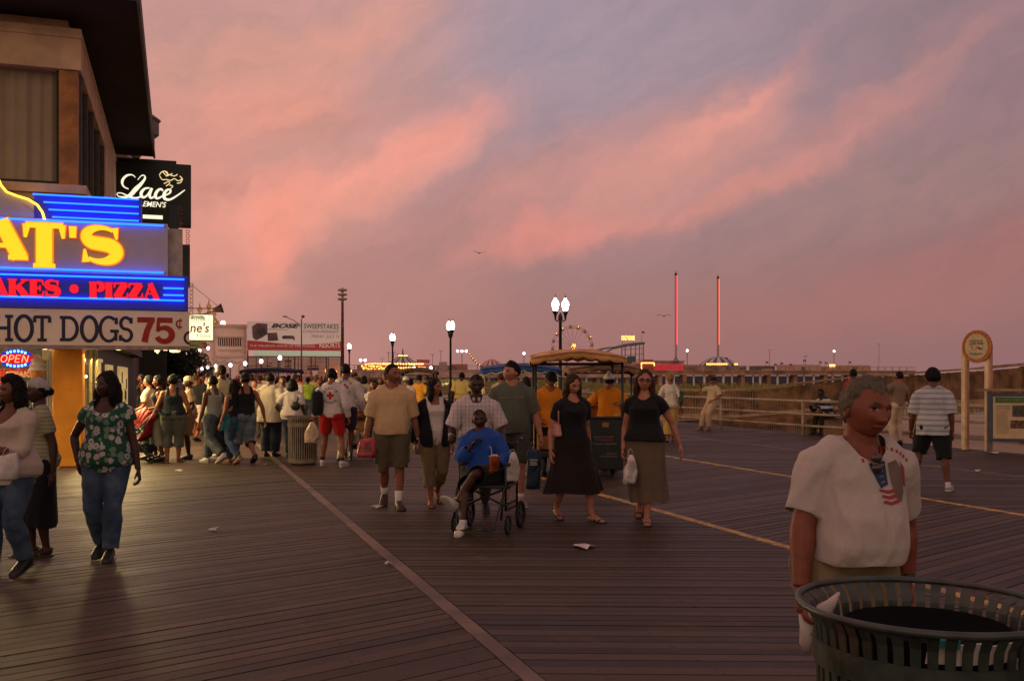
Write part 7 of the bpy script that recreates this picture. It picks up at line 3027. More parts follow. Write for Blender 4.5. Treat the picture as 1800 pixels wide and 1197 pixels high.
btext('BOSE', 502, 573.5, 50, 7, INK, shear=0.35, bold=0.05)
btext('SWEEPSTAKES', 565, 573.5, 61, 8.5, INK, bold=0.012)
btext('12 NOON-MIDNIGHT', 564.5, 582.5, 62, 5, mat('ink_brown', (0.14, 0.09, 0.08, 1)))
btext('FRIDAY  JULY 13', 572, 591, 48, 5, mat('ink_brown', (0.14, 0.09, 0.08, 1)))
btext('RESORTS', 579.5, 606.5, 36, 9, mat('ink_cream', (0.75, 0.62, 0.5, 1)), 0.06, bold=0.02)
btext('THE ORIGINAL HOME OF THE PLAYER', 497, 608.5, 112, 3.2, mat('ink_cream', (0.75, 0.62, 0.5, 1)), 0.06)
mb = MB()
for (pl_) in ([(443, 575), (452, 569), (470, 570), (470, 588), (461, 594), (450, 599), (444, 594)], [(470, 586), (487, 585), (489, 599), (471, 600)], [(495, 592), (499, 590), (515, 590), (518, 593), (518, 599), (515, 596), (497, 596)]):
 mb.prism(bpol(pl_)[::-1], OB, ACR, UPZ, TOV, 0.0, 0.035 + 0.002 * len(pl_))
obj('speaker_pictures', mb, mat('speaker_brown', (0.09, 0.035, 0.035, 1), 0.5, 0.4, 0.6), bb)
mb = MB()
for i in range(5):
 bpts = bpol([(461 + i * 9, 579.2), (470 + i * 9, 579.2), (470 + i * 9, 579.9), (461 + i * 9, 579.9)])
 mb.prism(bpts[::-1], OB, ACR, UPZ, TOV, 0.0, 0.03)
obj('rule_line', mb, INK, bb)
# ------------------------------------------------------------------ litter bins
def bin_(loc, label, rim_z, rim_r, m, n_sl=46, q=2, inner=None):
 r = thing('litter_bin', label, 'trash can', loc)
 k = rim_r / 0.36
 prof = [(0.302, 0.06), (0.306, rim_z - 0.20), (0.309, rim_z - 0.11), (0.316, rim_z - 0.055), (0.333, rim_z - 0.022), (0.353, rim_z - 0.006)]
 prof = [(a * k, b) for a, b in prof]
 mb = MB()
 for i in range(n_sl):
  a = 2 * math.pi * i / n_sl
  d = Vector((math.cos(a), math.sin(a), 0))
  t = Vector((-math.sin(a), math.cos(a), 0))
  w = 0.0128 * k
  vs = []
  for j, (rr, z) in enumerate(prof):
   ww = w * (1 + 0.28 * max(0, j - 2) / 3)
   for sx, dr in ((-1, 0), (1, 0), (1, -0.006), (-1, -0.006)):
    vs.append(d * (rr + dr) + t * (sx * ww) + Vector((0, 0, z - (0.004 if dr and j > 2 else 0))))
  fs = []
  for j in range(len(prof) - 1):
   for s in range(4):
    fs.append((j * 4 + s, j * 4 + (s + 1) % 4, (j + 1) * 4 + (s + 1) % 4, (j + 1) * 4 + s))
  mb.add(vs, fs)
 obj('slats', mb, m, r, smooth=False, world=False)
 mb = MB()
 n_ = 64
 mb.tube([(rim_r * math.cos(2 * math.pi * i / n_), rim_r * math.sin(2 * math.pi * i / n_), rim_z) for i in range(n_)], (0.011, 0.011), 8, closed=True, ref=(0, 0, 1))
 obj('rim', mb, m, r, smooth=True, world=False)
 for z0, z1, rr in ((rim_z - 0.175, rim_z - 0.105, 0.311), (0.045, 0.11, 0.305)):
  mb = MB()
  vs, fs = [], []
  for i in range(n_):
   a = 2 * math.pi * i / n_
   for rad, z in ((rr * k + 0.004, z0), (rr * k + 0.006, z1), (rr * k - 0.004, z1), (rr * k - 0.006, z0)):
    vs.append((rad * math.cos(a), rad * math.sin(a), z))
  for i in range(n_):
   j = (i + 1) % n_
   for s in range(4):
    fs.append((i * 4 + s, j * 4 + s, j * 4 + (s + 1) % 4, i * 4 + (s + 1) % 4))
  mb.add(vs, fs)
  obj('band', mb, m, r, smooth=False, world=False)
 mb = MB()
 mb.lathe((0, 0, 0), [(0.22 * k, 0.0), (0.298 * k, 0.03), (0.298 * k, 0.055), (0.10, 0.056)], 32)
 obj('base', mb, m, r, smooth=False, world=False)
 mb = MB()
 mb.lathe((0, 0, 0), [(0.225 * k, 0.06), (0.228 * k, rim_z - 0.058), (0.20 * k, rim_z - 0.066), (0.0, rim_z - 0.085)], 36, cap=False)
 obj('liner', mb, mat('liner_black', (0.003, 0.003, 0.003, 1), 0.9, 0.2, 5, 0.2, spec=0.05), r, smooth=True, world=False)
 return r


GREENM = mat('bin_green', (0.030, 0.043, 0.036, 1), 0.42, 0.25, 9.0, 0.12, 60.0, spec=0.5, dirt=((0.075, 0.045, 0.03, 1), 0.7))
BLOC = (PX(1628, 660, 2.92).x, 2.92, 0)
bin_(BLOC, 'big dark green slatted litter bin with a flared open rim and dark liner', 0.950, 0.362, GREENM)
bin_((PX(532, 660, 18.2).x, 18.2, 0), 'grey beige slatted litter bin behind the lifeguard carrying a plastic bag', 0.87, 0.31, mat('bin_beige', (0.20, 0.155, 0.11, 1), 0.5, 0.15, 6.0, 0.1), 40)
# rubbish showing between the slats and on the rim
for nm, a, z, w, h, c_, lb in (('paper_scrap', -88, 0.882, 0.05, 0.030, (0.6, 0.58, 0.55, 1), 'white paper stuck between the front slats of the dark green litter bin'),
        ('paper_cup', -104, 0.882, 0.045, 0.030, (0.55, 0.50, 0.36, 1), 'cream and teal paper cup behind the front slats of the dark green litter bin'),
        ('paper_scrap', -72, 0.880, 0.05, 0.026, (0.55, 0.50, 0.40, 1), 'torn cream paper beside the cup in the slats of the dark green litter bin')):
 d = Vector((math.cos(R(a)), math.sin(R(a)), 0))
 t = Vector((-d.y, d.x, 0))
 c = Vector(BLOC) + d * 0.285 + Vector((0, 0, z))
 mb = MB()
 vs = [c - t * w - Vector((0, 0, h)), c + t * w - Vector((0, 0, h * .9)), c + t * w * .9 + Vector((0, 0, h)), c - t * w * .8 + Vector((0, 0, h * .8))]
 vs += [p - d * 0.008 for p in vs]
 mb.add(vs, [(0, 1, 2, 3), (7, 6, 5, 4), (0, 4, 5, 1), (2, 6, 7, 3), (1, 5, 6, 2), (0, 3, 7, 4)])
 if nm == 'paper_cup':
  o_ = obj(nm, mb, mat('scrap_' + lb[:6], c_, 0.7), origin=c)
  q_ = MB()
  q_.box(c + d * 0.002 + Vector((0, 0, h * 0.9)), (2 * w * .9, 0.012, 0.022), math.atan2(t.y, t.x))
  obj('lid', q_, mat('teal_lid', (0.03, 0.20, 0.22, 1), 0.5), o_)
 else:
  o_ = obj(nm, mb, mat('scrap_' + lb[:6], c_, 0.7), origin=c)
 setp(o_, lb, 'litter', group='rubbish in the green litter bin')
c = Vector(BLOC) + Vector((-0.292, 0.06, 0.93))
mb = MB()
mb.tube([c + Vector((0, 0, -0.03)), c + Vector((0.012, 0, -0.01)), c + Vector((0.03, -0.01, 0.012)), c + Vector((0.052, -0.015, 0.045))], [(0.022, 0.006), (0.026, 0.008), (0.016, 0.008), (0.004, 0.003)], 8)
setp(obj('paper_scrap', mb, mat('napkin', (0.52, 0.42, 0.42, 1), 0.8), smooth=True, origin=c), 'crumpled pinkish white napkin caught inside the rim of the dark green litter bin', 'litter', group='rubbish in the green litter bin')

# flat litter on the boards
LITC = mat('litter_white', (0.55, 0.48, 0.45, 1), 0.8)
for i, (px, py, w, lb) in enumerate(((1026, 963, 0.10, 'crumpled white paper on the boards in front of the woman in the dark skirt'), (374, 933, 0.055, 'white wrapper on the boards between the floral blouse woman and the seam plank'), (313, 829, 0.06, 'white scrap on the boards below the woman in the dark hat'),
          (683, 994, 0.03, 'small white scrap lying on the seam plank'), (467, 818, 0.05, 'white scrap beside the striding man in the black tank top'), (1720, 829, 0.05, 'thin white scrap on the boards in front of the information board'),
          (1634, 797, 0.10, 'white paper strip lying at the foot of the round sign'), (662, 893, 0.06, 'faint pale smear of paper beside the tan polo man\'s shoes'))):
 if i == 6:
  px, py = 1747, 797
 p = GR(px, py)
 rs = np.random.RandomState(i + 30)
 n_ = 9
 mb = MB()
 V0 = []
 for k in range(n_):
  a = 2 * math.pi * k / n_
  rr = w * rs.uniform(0.5, 1.15)
  V0.append(p + Vector((rr * math.cos(a) * 1.2, rr * math.sin(a) * (1.6 if i else 1.2), 0.012 + rs.uniform(0, 0.03))))
 V0.append(p + Vector((0, 0, 0.035)))
 mb.add(V0, [(k, (k + 1) % n_, n_) for k in range(n_)])
 o_ = obj('litter', mb, LITC, smooth=False, origin=p)
 o_.modifiers.new('solid', 'SOLIDIFY').thickness = 0.004
 setp(o_, lb, 'litter')


# ------------------------------------------------------------------ canopied rolling chairs
def rolling_chair(loc, label, W, D, zc, canopy_m, post_m, body_m, panel_m, box=True, valance=0.16, post_w=0.022, near_only=False, trim=None, rz=0.0):
 valance *= 0.75
 r = thing('rolling_chair', label, 'rolling chair', loc, rz, 'canopied rolling chairs')
 mb = MB()
 nx, ny = 22, 12
 vs, fs = [], []
 for j in range(ny + 1):
  for i in range(nx + 1):
   x = -W / 2 + W * i / nx
   y = -D / 2 + D * j / ny
   ex = abs(2 * x / W)
   ey = abs(2 * y / D)
   z = zc - 0.10 * ex ** 2.0 - 0.07 * ey ** 2 + 0.008 * math.sin(x * 9 + y * 5)
   vs.append((x, y, z))
 for j in range(ny):
  for i in range(nx):
   a = j * (nx + 1) + i
   fs.append((a, a + 1, a + nx + 2, a + nx + 1))
 # hanging scalloped edge
 ring = [(i, 0) for i in range(nx + 1)] + [(nx, j) for j in range(1, ny + 1)] + [(i, ny) for i in range(nx - 1, -1, -1)] + [(0, j) for j in range(ny - 1, 0, -1)]
 o = len(vs)
 for k, (i, j) in enumerate(ring):
  b = vs[j * (nx + 1) + i]
  drop = valance * (0.72 + 0.28 * abs(math.sin(k * math.pi / 3)))
  vs.append((b[0] * 1.002, b[1] * 1.002, b[2] - drop * 0.5))
  vs.append((b[0] * 1.004 + 0.004 * math.sin(k * 2.1), b[1] * 1.004, b[2] - drop))
 L = len(ring)
 tr = []
 for k in range(L):
  k2 = (k + 1) % L
  a, b = ring[k], ring[k2]
  ia, ib = a[1] * (nx + 1) + a[0], b[1] * (nx + 1) + b[0]
  fs.append((ia, ib, o + 2 * k2, o + 2 * k))
  fs.append((o + 2 * k, o + 2 * k2, o + 2 * k2 + 1, o + 2 * k + 1))
  tr.append(o + 2 * k + 1)
 mb.add(vs, fs)
 trim_pts = [vs[t] for t in tr]
 cn = obj('canopy', mb, canopy_m, r, smooth=True, world=False)
 cn.modifiers.new('solid', 'SOLIDIFY').thickness = 0.004
 if trim:
  q = MB()
  q.tube(trim_pts, 0.012, 5, closed=True)
  obj('trim', q, trim, cn, world=False)
 px, py = W / 2 - 0.06, D / 2 - 0.08
 for sx in (-1, 1):
  for sy in (-1, 1):
   q = MB()
   q.tube([(sx * px, sy * py, 0.45), (sx * px, sy * py, zc - 0.2)], post_w, 8)
   obj('post', q, post_m, r, smooth=True, world=False)
 q = MB()
 for sy in (-1, 1):
  q.tube([(-px, sy * py, zc - 0.25), (px, sy * py, zc - 0.25)], post_w * 0.8, 6)
 for sx in (-1, 1):
  q.tube([(sx * px, -py, zc - 0.25), (sx * px, py, zc - 0.25)], post_w * 0.8, 6)
  q.tube([(sx * px, -py, 1.15), (sx * px, py, 1.15)], post_w * 1.1, 6)
 obj('frame', q, post_m, r, smooth=True, world=False)
 # wicker body: seat, back and two side panels
 q = MB()
 q.box((0, 0.05, 0.50), (W - 0.16, D * 0.7, 0.16))
 q.box((0, 0.05, 0.60), (W - 0.24, D * 0.62, 0.08))
 obj('seat', q, body_m, r, bevel=0.03, world=False)
 q = MB()
 q.box((0, D / 2 - 0.14, 0.80), (W - 0.14, 0.08, 0.62))
 obj('backrest', q, body_m, r, bevel=0.03, world=False)
 for sx in (-1, 1):
  q = MB()
  q.box((sx * (W / 2 - 0.09), 0.03, 0.72), (0.06, D * 0.78, 0.60))
  obj('side_panel', q, panel_m, r, bevel=0.02, world=False)
 q = MB()
 q.box((0, 0, 0.36), (W - 0.1, D * 0.85, 0.10))
 obj('chassis', q, BLACKM, r, bevel=0.02, world=False)
 for sx, y, rr in ((-1, -D * 0.32, 0.16), (1, -D * 0.32, 0.16), (-1, D * 0.34, 0.24), (1, D * 0.34, 0.24)):
  q = MB()
  c = Vector((sx * (W / 2 - 0.2), y, rr))
  q.tube([(c.x, y + rr * 0.8 * math.cos(a), c.z + rr * 0.8 * math.sin(a)) for a in np.linspace(0, 2 * math.pi, 20, endpoint=False)], rr * 0.20, 8, closed=True)
  w_ = obj('wheel', q, mat('tyre', (0.008, 0.008, 0.008, 1), 0.8), r, smooth=True, world=False)
  q = MB()
  q.tube([(c.x - 0.04, y, c.z), (c.x + 0.04, y, c.z)], rr * 0.25, 10)
  for a in range(6):
   q.tube([(c.x, y, c.z), (c.x, y + rr * 0.7 * math.cos(a * 1.047), c.z + rr * 0.7 * math.sin(a * 1.047))], 0.008, 5)
  obj('hub', q, BLACKM, w_, world=False)
 return r


OCAN = mat('canopy_orange', (0.60, 0.30, 0.10, 1), 0.75, 0.2, 3.0, 0.2)
WICK = mat('wicker_orange', (0.33, 0.115, 0.02, 1), 0.6, 0.2, 6.0, 0.4, 90.0)
YPAN = mat('panel_yellow', (0.58, 0.26, 0.02, 1), 0.5, 0.15, 3.0, 0.1)
DG = mat('box_black', (0.008, 0.010, 0.010, 1), 0.45, 0.2, 4.0, 0.08)
cl_ = PX(1012, 660, 16.6)
rc = rolling_chair((cl_.x, cl_.y, 0), 'rolling chair with an orange canopy and black advertising box between the two skirted women', 1.50, 1.75, 2.06, OCAN, BLACKM, WICK, YPAN)
mb = MB()
b0, b1 = PX(1031, 660, 15.62), PX(1096, 660, 15.62)
mb.box(((b0.x + b1.x) / 2, 15.75, 0.54), (b1.x - b0.x, 0.26, 0.80))
mb.box(((b0.x + b1.x) / 2, 15.745, 0.955), (b1.x - b0.x + 0.03, 0.29, 0.035))
bx = obj('advertising_box', mb, DG, rc, bevel=0.015)
fy = 15.62 - 0.002
fx = lambda px: (px - 900) / F * fy
fz = lambda py: EYE - (py - HZ) / F * fy
mb = MB()
mb.box((fx(1064.5), fy - 0.004, fz(746.5)), (0.10, 0.012, 0.075))
obj('badge', mb, mat('badge_gold', (0.30, 0.13, 0.03, 1)), bx, bevel=0.004)
mb = MB()
for s, px, py, w in (('ADVERTISE HERE', 1061, 768, 0.30), ('CALL TODAY', 1053, 773, 0.12), ('ROLLING CHAIR RIDES', 1063, 780, 0.36), ('TICKETS', 1075, 797, 0.16), ('FOR INFORMATION', 1071, 802, 0.26)):
 put_text(mb, s, (fx(px), fy - 0.003, fz(py)), (1, 0, 0), UPZ, (0, -1, 0), 0.034, width=w)
obj('lettering', mb, mat('box_letters', (0.22, 0.17, 0.16, 1)), bx)
mb = MB()
put_text(mb, 'BOARDWALK', (fx(1068), fy - 0.003, fz(773.5)), (1, 0, 0), UPZ, (0, -1, 0), 0.04, width=0.17, bold=0.003)
obj('lettering', mb, mat('box_letters_red', (0.20, 0.02, 0.02, 1)), bx)
BLUEC = mat('canopy_blue', (0.015, 0.05, 0.21, 1), 0.7, 0.2, 3.0, 0.2)
WHT = mat('trim_white', (0.50, 0.47, 0.46, 1), 0.7)
p = PX(914, 660, 25)
rolling_chair((p.x, p.y, 0), 'rolling chair with a white edged blue canopy behind the tall man in green', 1.95, 1.5, 1.93, BLUEC, CREAM, mat('wicker_plain', (0.30, 0.2, 0.12, 1)), mat('wicker_plain', (0.30, 0.2, 0.12, 1)), trim=WHT, valance=0.22)
p = PX(1058, 660, 22)
rolling_chair((p.x, p.y, 0), 'rolling chair with a brown canopy standing behind the orange one', 1.58, 1.5, 1.92, mat('canopy_brown', (0.20, 0.10, 0.065, 1), 0.75, 0.25, 3.0, 0.2), BLACKM, mat('wicker_dark', (0.05, 0.03, 0.02, 1)), mat('wicker_dark', (0.05, 0.03, 0.02, 1)), valance=0.20)
p = PX(735, 660, 30)
rolling_chair((p.x, p.y, 0), 'rolling chair with a dark canopy behind the couple holding hands', 1.15, 1.5, 1.87, mat('canopy_dark', (0.09, 0.05, 0.03, 1), 0.75, 0.25, 3.0, 0.2), BLACKM, mat('wicker_dark', (0.05, 0.03, 0.02, 1)), mat('wicker_dark', (0.05, 0.03, 0.02, 1)), valance=0.10)
p = PX(478, 660, 46)
rolling_chair((p.x, p.y, 0), 'rolling chair with a navy canopy in the crowd under the pier letters', 2.6, 1.5, 2.0, mat('canopy_navy', (0.02, 0.02, 0.06, 1), 0.75), BLACKM, mat('wicker_dark', (0.05, 0.03, 0.02, 1)), mat('wicker_dark', (0.05, 0.03, 0.02, 1)), valance=0.2)


# ------------------------------------------------------------------ wheelchair
WCX, WCY = PX(858, 660, 10.45).x, 10.45


def wheelchair():
 r = thing('wheelchair', 'black framed transport wheelchair carrying the boy in the blue jacket', 'wheelchair', (WCX, WCY, 0), R(-16))
 BK = mat('wheelchair_black', (0.008, 0.008, 0.01, 1), 0.35)
 hw = 0.25
 q = MB()
 for s in (-1, 1):
  x = s * hw
  q.tube([(x, 0.30, 0.93), (x, 0.24, 0.90), (x, 0.22, 0.48), (x, 0.24, 0.16)], 0.013, 8)
  q.tube([(x, 0.42, 0.94), (x, 0.30, 0.93)], 0.019, 8)
  q.tube([(x, 0.22, 0.48), (x, -0.22, 0.48), (x, -0.28, 0.45), (x, -0.36, 0.16)], 0.013, 8)
  q.tube([(x, 0.22, 0.24), (x, -0.20, 0.24), (x, -0.20, 0.69), (x, 0.22, 0.69)], 0.012, 8)
  q.tube([(x, -0.30, 0.30), (x, 0.22, 0.30)], 0.011, 8)
 q.tube([(-hw, -0.12, 0.26), (hw, -0.02, 0.46)], 0.011, 8)
 q.tube([(hw, -0.12, 0.26), (-hw, -0.02, 0.46)], 0.011, 8)
 obj('frame', q, BK, r, smooth=True, world=False)
 q = MB()
 q.box((0, 0, 0.475), (0.48, 0.44, 0.035))
 obj('seat', q, mat('vinyl_black', (0.01, 0.01, 0.012, 1), 0.5), r, bevel=0.01, world=False)
 q = MB()
 q.box((0, 0.235, 0.70), (0.47, 0.02, 0.42))
 obj('backrest', q, mat('vinyl_black', (0.01, 0.01, 0.012, 1), 0.5), r, bevel=0.008, world=False)
 for s in (-1, 1):
  q = MB()
  q.box((s * hw, 0.0, 0.705), (0.055, 0.33, 0.03))
  obj('armrest', q, mat('vinyl_black', (0.01, 0.01, 0.012, 1), 0.5), r, bevel=0.01, world=False)
  for y, rr in ((-0.24, 0.10), (0.24, 0.145)):
   q = MB()
   x = s * (hw + 0.035)
   q.tube([(x, y + rr * 0.86 * math.cos(a), rr + rr * 0.86 * math.sin(a)) for a in np.linspace(0, 2 * math.pi, 24, endpoint=False)], rr * 0.16, 8, closed=True)
   w_ = obj('wheel', q, mat('tyre', (0.008, 0.008, 0.008, 1), 0.8), r, smooth=True, world=False)
   q = MB()
   q.tube([(x - 0.035, y, rr), (x + 0.02, y, rr)], 0.018, 8)
   for a in range(5):
    q.tube([(x, y, rr), (x, y + rr * 0.8 * math.cos(a * 1.2566), rr + rr * 0.8 * math.sin(a * 1.2566))], 0.008, 5)
   obj('rim', q, mat('wheel_grey', (0.06, 0.06, 0.065, 1), 0.4), w_, world=False)
  q = MB()
  q.tube([(s * hw, -0.30, 0.40), (s * 0.2, -0.42, 0.12), (s * 0.2, -0.44, 0.08)], 0.011, 8)
  q.box((s * 0.12, -0.48, 0.075), (0.15, 0.14, 0.012))
  obj('footrest', q, BK, r, world=False)
 return r


wheelchair()


# ------------------------------------------------------------------ strollers
def stroller(loc, label, rz, hood_m, seat_m):
 r = thing('stroller', label, 'stroller', loc, rz)
 q = MB()
 for s in (-1, 1):
  x = s * 0.22
  q.tube([(x, 0.42, 0.98), (x, 0.25, 0.72), (x, -0.35, 0.14)], 0.012, 7)
  q.tube([(x, -0.15, 0.62), (x, 0.0, 0.45), (x, 0.32, 0.14)], 0.012, 7)
 q.tube([(-0.22, 0.42, 0.98), (0.22, 0.42, 0.98)], 0.016, 7)
 q.tube([(-0.22, -0.12, 0.33), (0.22, -0.12, 0.33)], 0.01, 7)
 obj('frame', q, mat('stroller_grey', (0.08, 0.08, 0.08, 1), 0.4, metal=0.5), r, smooth=True, world=False)
 q = MB()
 q.tube([(0, 0.24, 0.82), (0, 0.16, 0.55), (0, 0.05, 0.42), (0, -0.16, 0.42), (0, -0.26, 0.30)], (0.19, 0.03), 12, ref=(1, 0, 0), power=4)
 obj('seat', q, seat_m, r, smooth=True, world=False)
 q = MB()
 for i in range(7):
  a = R(20 + i * 22)
  pts = [(0.23 * math.cos(b), 0.10 - 0.30 * math.cos(a) * 1.0 * math.sin(b) * 0.9, 0.66 + 0.34 * math.sin(a) * math.sin(b)) for b in np.linspace(0, math.pi, 12)]
  if i:
   vs = prev + pts
   q.add(vs, [(k, k + 1, 13 + k, 12 + k) for k in range(11)])
  prev = pts
 h = obj('hood', q, hood_m, r, smooth=True, world=False)
 h.modifiers.new('solid', 'SOLIDIFY').thickness = 0.012
 q = MB()
 q.box((0, 0.06, 0.26), (0.34, 0.34, 0.14))
 obj('basket', q, mat('basket_black', (0.015, 0.015, 0.015, 1), 0.8), r, bevel=0.03, world=False)
 for s in (-1, 1):
  for y in (-0.36, 0.33):
   q = MB()
   x = s * 0.23
   q.tube([(x, y + 0.075 * math.cos(a), 0.092 + 0.075 * math.sin(a)) for a in np.linspace(0, 2 * math.pi, 16, endpoint=False)], 0.016, 7, closed=True)
   q.tube([(x - 0.02, y, 0.092), (x + 0.02, y, 0.092)], 0.022, 8)
   obj('wheel', q, mat('tyre', (0.008, 0.008, 0.008, 1), 0.8), r, smooth=True, world=False)
 return r


p = GR(633, 806)
stroller((p.x, p.y, 0), 'stroller with a brown orange hood beside the second lifeguard, a baby sitting in it', R(18), mat('hood_brown', (0.17, 0.045, 0.015, 1)), mat('stroller_print', (0.13, 0.11, 0.09, 1), 0.8, 0.9, 14))
p = GR(247, 812)
stroller((p.x, p.y, 0), 'red stroller at the front of the queue beside the black haired women', R(-100), mat('hood_red', (0.28, 0.012, 0.02, 1)), mat('hood_red', (0.28, 0.012, 0.02, 1)))


# ------------------------------------------------------------------ carried things
def bag(name, label, cat, c, w, h, d, m, straps=None, strap_m=None, rz=0.0, soft=0.0, taper=0.8, rim=None):
 """a bag hanging from point c (top centre)"""
 r = thing(name, label, cat, c, rz)
 q = MB()
 n_ = 8
 pts, rad = [], []
 for i in range(n_ + 1):
  t = i / n_
  k = (taper + (1 - taper) * min(1, t * 1.8)) if soft == 0 else (0.25 + 0.75 * min(1, (t * 1.7) ** 0.8)) * (1 if t < 0.85 else 0.88)
  pts.append((0.01 * math.sin(t * 5), 0, -h * t))
  rad.append((w / 2 * k, d / 2 * (0.55 + 0.45 * t) * (1 if t < 0.9 else 0.85)))
 q.tube(pts, rad, 20, ref=(1, 0, 0), power=4.0 if not soft else 2.4)
 me = remesh(q, 0.012, 2)
 rumple(me, 0.006 if not soft else 0.012, 26, int(w * 1000))
 link('bag_body', me, m, r)
 if straps:
  q = MB()
  for s in (-1, 1):
   q.tube([(s * w * 0.22, s * d * 0.2, -0.01), (s * w * 0.14, s * d * 0.15, straps * 0.7), (0, 0, straps)], (0.012 if soft else 0.008, 0.004), 6, ref=(0, 1, 0))
  obj('handle', q, strap_m or m, r, smooth=True, world=False)
 return r


def PZ(px, py, Y):
 return PX(px, py, Y)


bag('shopping_bag', 'red shopping bag with pale print held by the man in the tan polo', 'bag', PZ(645, 771, 11.7), 0.22, 0.22, 0.12, mat('bag_red', (0.36, 0.03, 0.035, 1), 0.35, 0.5, 9.0), 0.07)
bag('tote_bag', 'dark blue tote bag with a white print held by the tall man in green', 'bag', PZ(938, 790, 11.9), 0.17, 0.47, 0.08, mat('bag_blue', (0.012, 0.03, 0.07, 1), 0.4, 0.2, 5.0), 0.12, BLACKM, taper=0.95)
mb = MB()
c = PZ(938, 808, 11.84)
for dy, w in ((0, 0.10), (-0.03, 0.08), (-0.055, 0.09)):
 mb.box((c.x, c.y - 0.03, c.z + dy), (w, 0.006, 0.014))
setp(obj('printed_label', mb, WHT, origin=c), 'white printed patch on the dark blue tote bag', 'print')
bag('plastic_bag', 'white plastic carrier bag with an orange mark held by the woman with glasses', 'bag', PZ(1108, 800, 10.8), 0.15, 0.31, 0.10, mat('bag_white', (0.55, 0.50, 0.48, 1), 0.4, 0.3, 8.0, dirt=((0.45, 0.12, 0.04, 1), 0.35)), 0.07, mat('bag_white2', (0.55, 0.50, 0.48, 1), 0.4), soft=1)
bag('plastic_bag', 'cream plastic carrier bag with a red knot held by the lifeguard next to the bin', 'bag', PZ(548, 742, 17.4), 0.24, 0.36, 0.16, mat('bag_cream', (0.50, 0.36, 0.22, 1), 0.4, 0.2, 6.0), 0.10, mat('bag_knot_red', (0.35, 0.05, 0.03, 1), 0.4), soft=1)
bag('plastic_bag', 'white plastic bag hanging on the side of the wheelchair', 'bag', PZ(901, 795, 10.3), 0.15, 0.30, 0.08, mat('bag_white3', (0.42, 0.38, 0.37, 1), 0.4, 0.2, 6.0), 0.03, soft=1)
# ------------------------------------------------------------------ wardrobe
def K(name, kind, *c, **k):
 return cloth(name, kind, *[tuple(x) + (1,) for x in c], **k)


TEEW = K('white_cotton', 'plain', (0.52, 0.45, 0.43))
TEEW2 = K('white_cotton_cream', 'plain', (0.54, 0.46, 0.36))
BLACKC = K('black_cotton', 'plain', (0.010, 0.010, 0.012))
TANP = K('tan_pique', 'plain', (0.50, 0.33, 0.18))
KHAKI = K('khaki_twill', 'plain', (0.17, 0.125, 0.07))
OLIVE = K('olive_twill', 'plain', (0.085, 0.065, 0.04))
DENIM = K('blue_denim', 'denim', (0.025, 0.045, 0.085), (0.075, 0.115, 0.17))
DENIML = K('light_denim', 'denim', (0.08, 0.10, 0.13), (0.17, 0.20, 0.24))
DENIMD = K('dark_denim', 'denim', (0.012, 0.018, 0.030), (0.03, 0.04, 0.06))
RED = K('red_cotton', 'plain', (0.36, 0.012, 0.012))
ORG = K('orange_cotton', 'plain', (0.66, 0.21, 0.015))
SHW = mat('shoe_white', (0.50, 0.45, 0.42, 1), 0.5)
SHB = mat('shoe_black', (0.012, 0.011, 0.011, 1), 0.45)
SHBR = mat('shoe_brown', (0.05, 0.025, 0.015, 1), 0.5)
SHT = mat('shoe_tan', (0.22, 0.14, 0.09, 1), 0.6)
SOLEW = mat('sole_white', (0.45, 0.42, 0.40, 1), 0.6)
SOCKW = K('white_sock', 'plain', (0.60, 0.56, 0.54))
SOCKB = K('black_sock', 'plain', (0.012, 0.012, 0.014))


def W(px, Y):
 return (PX(px, 660, Y).x, Y, 0)


walk = lambda a=0.10, b=0.12, w=0.04, lift=0.05, swap=False: ((-w, -a, 0, 6), (w, b, lift, 6)) if not swap else ((-w, b, lift, 6), (w, -a, 0, 6))


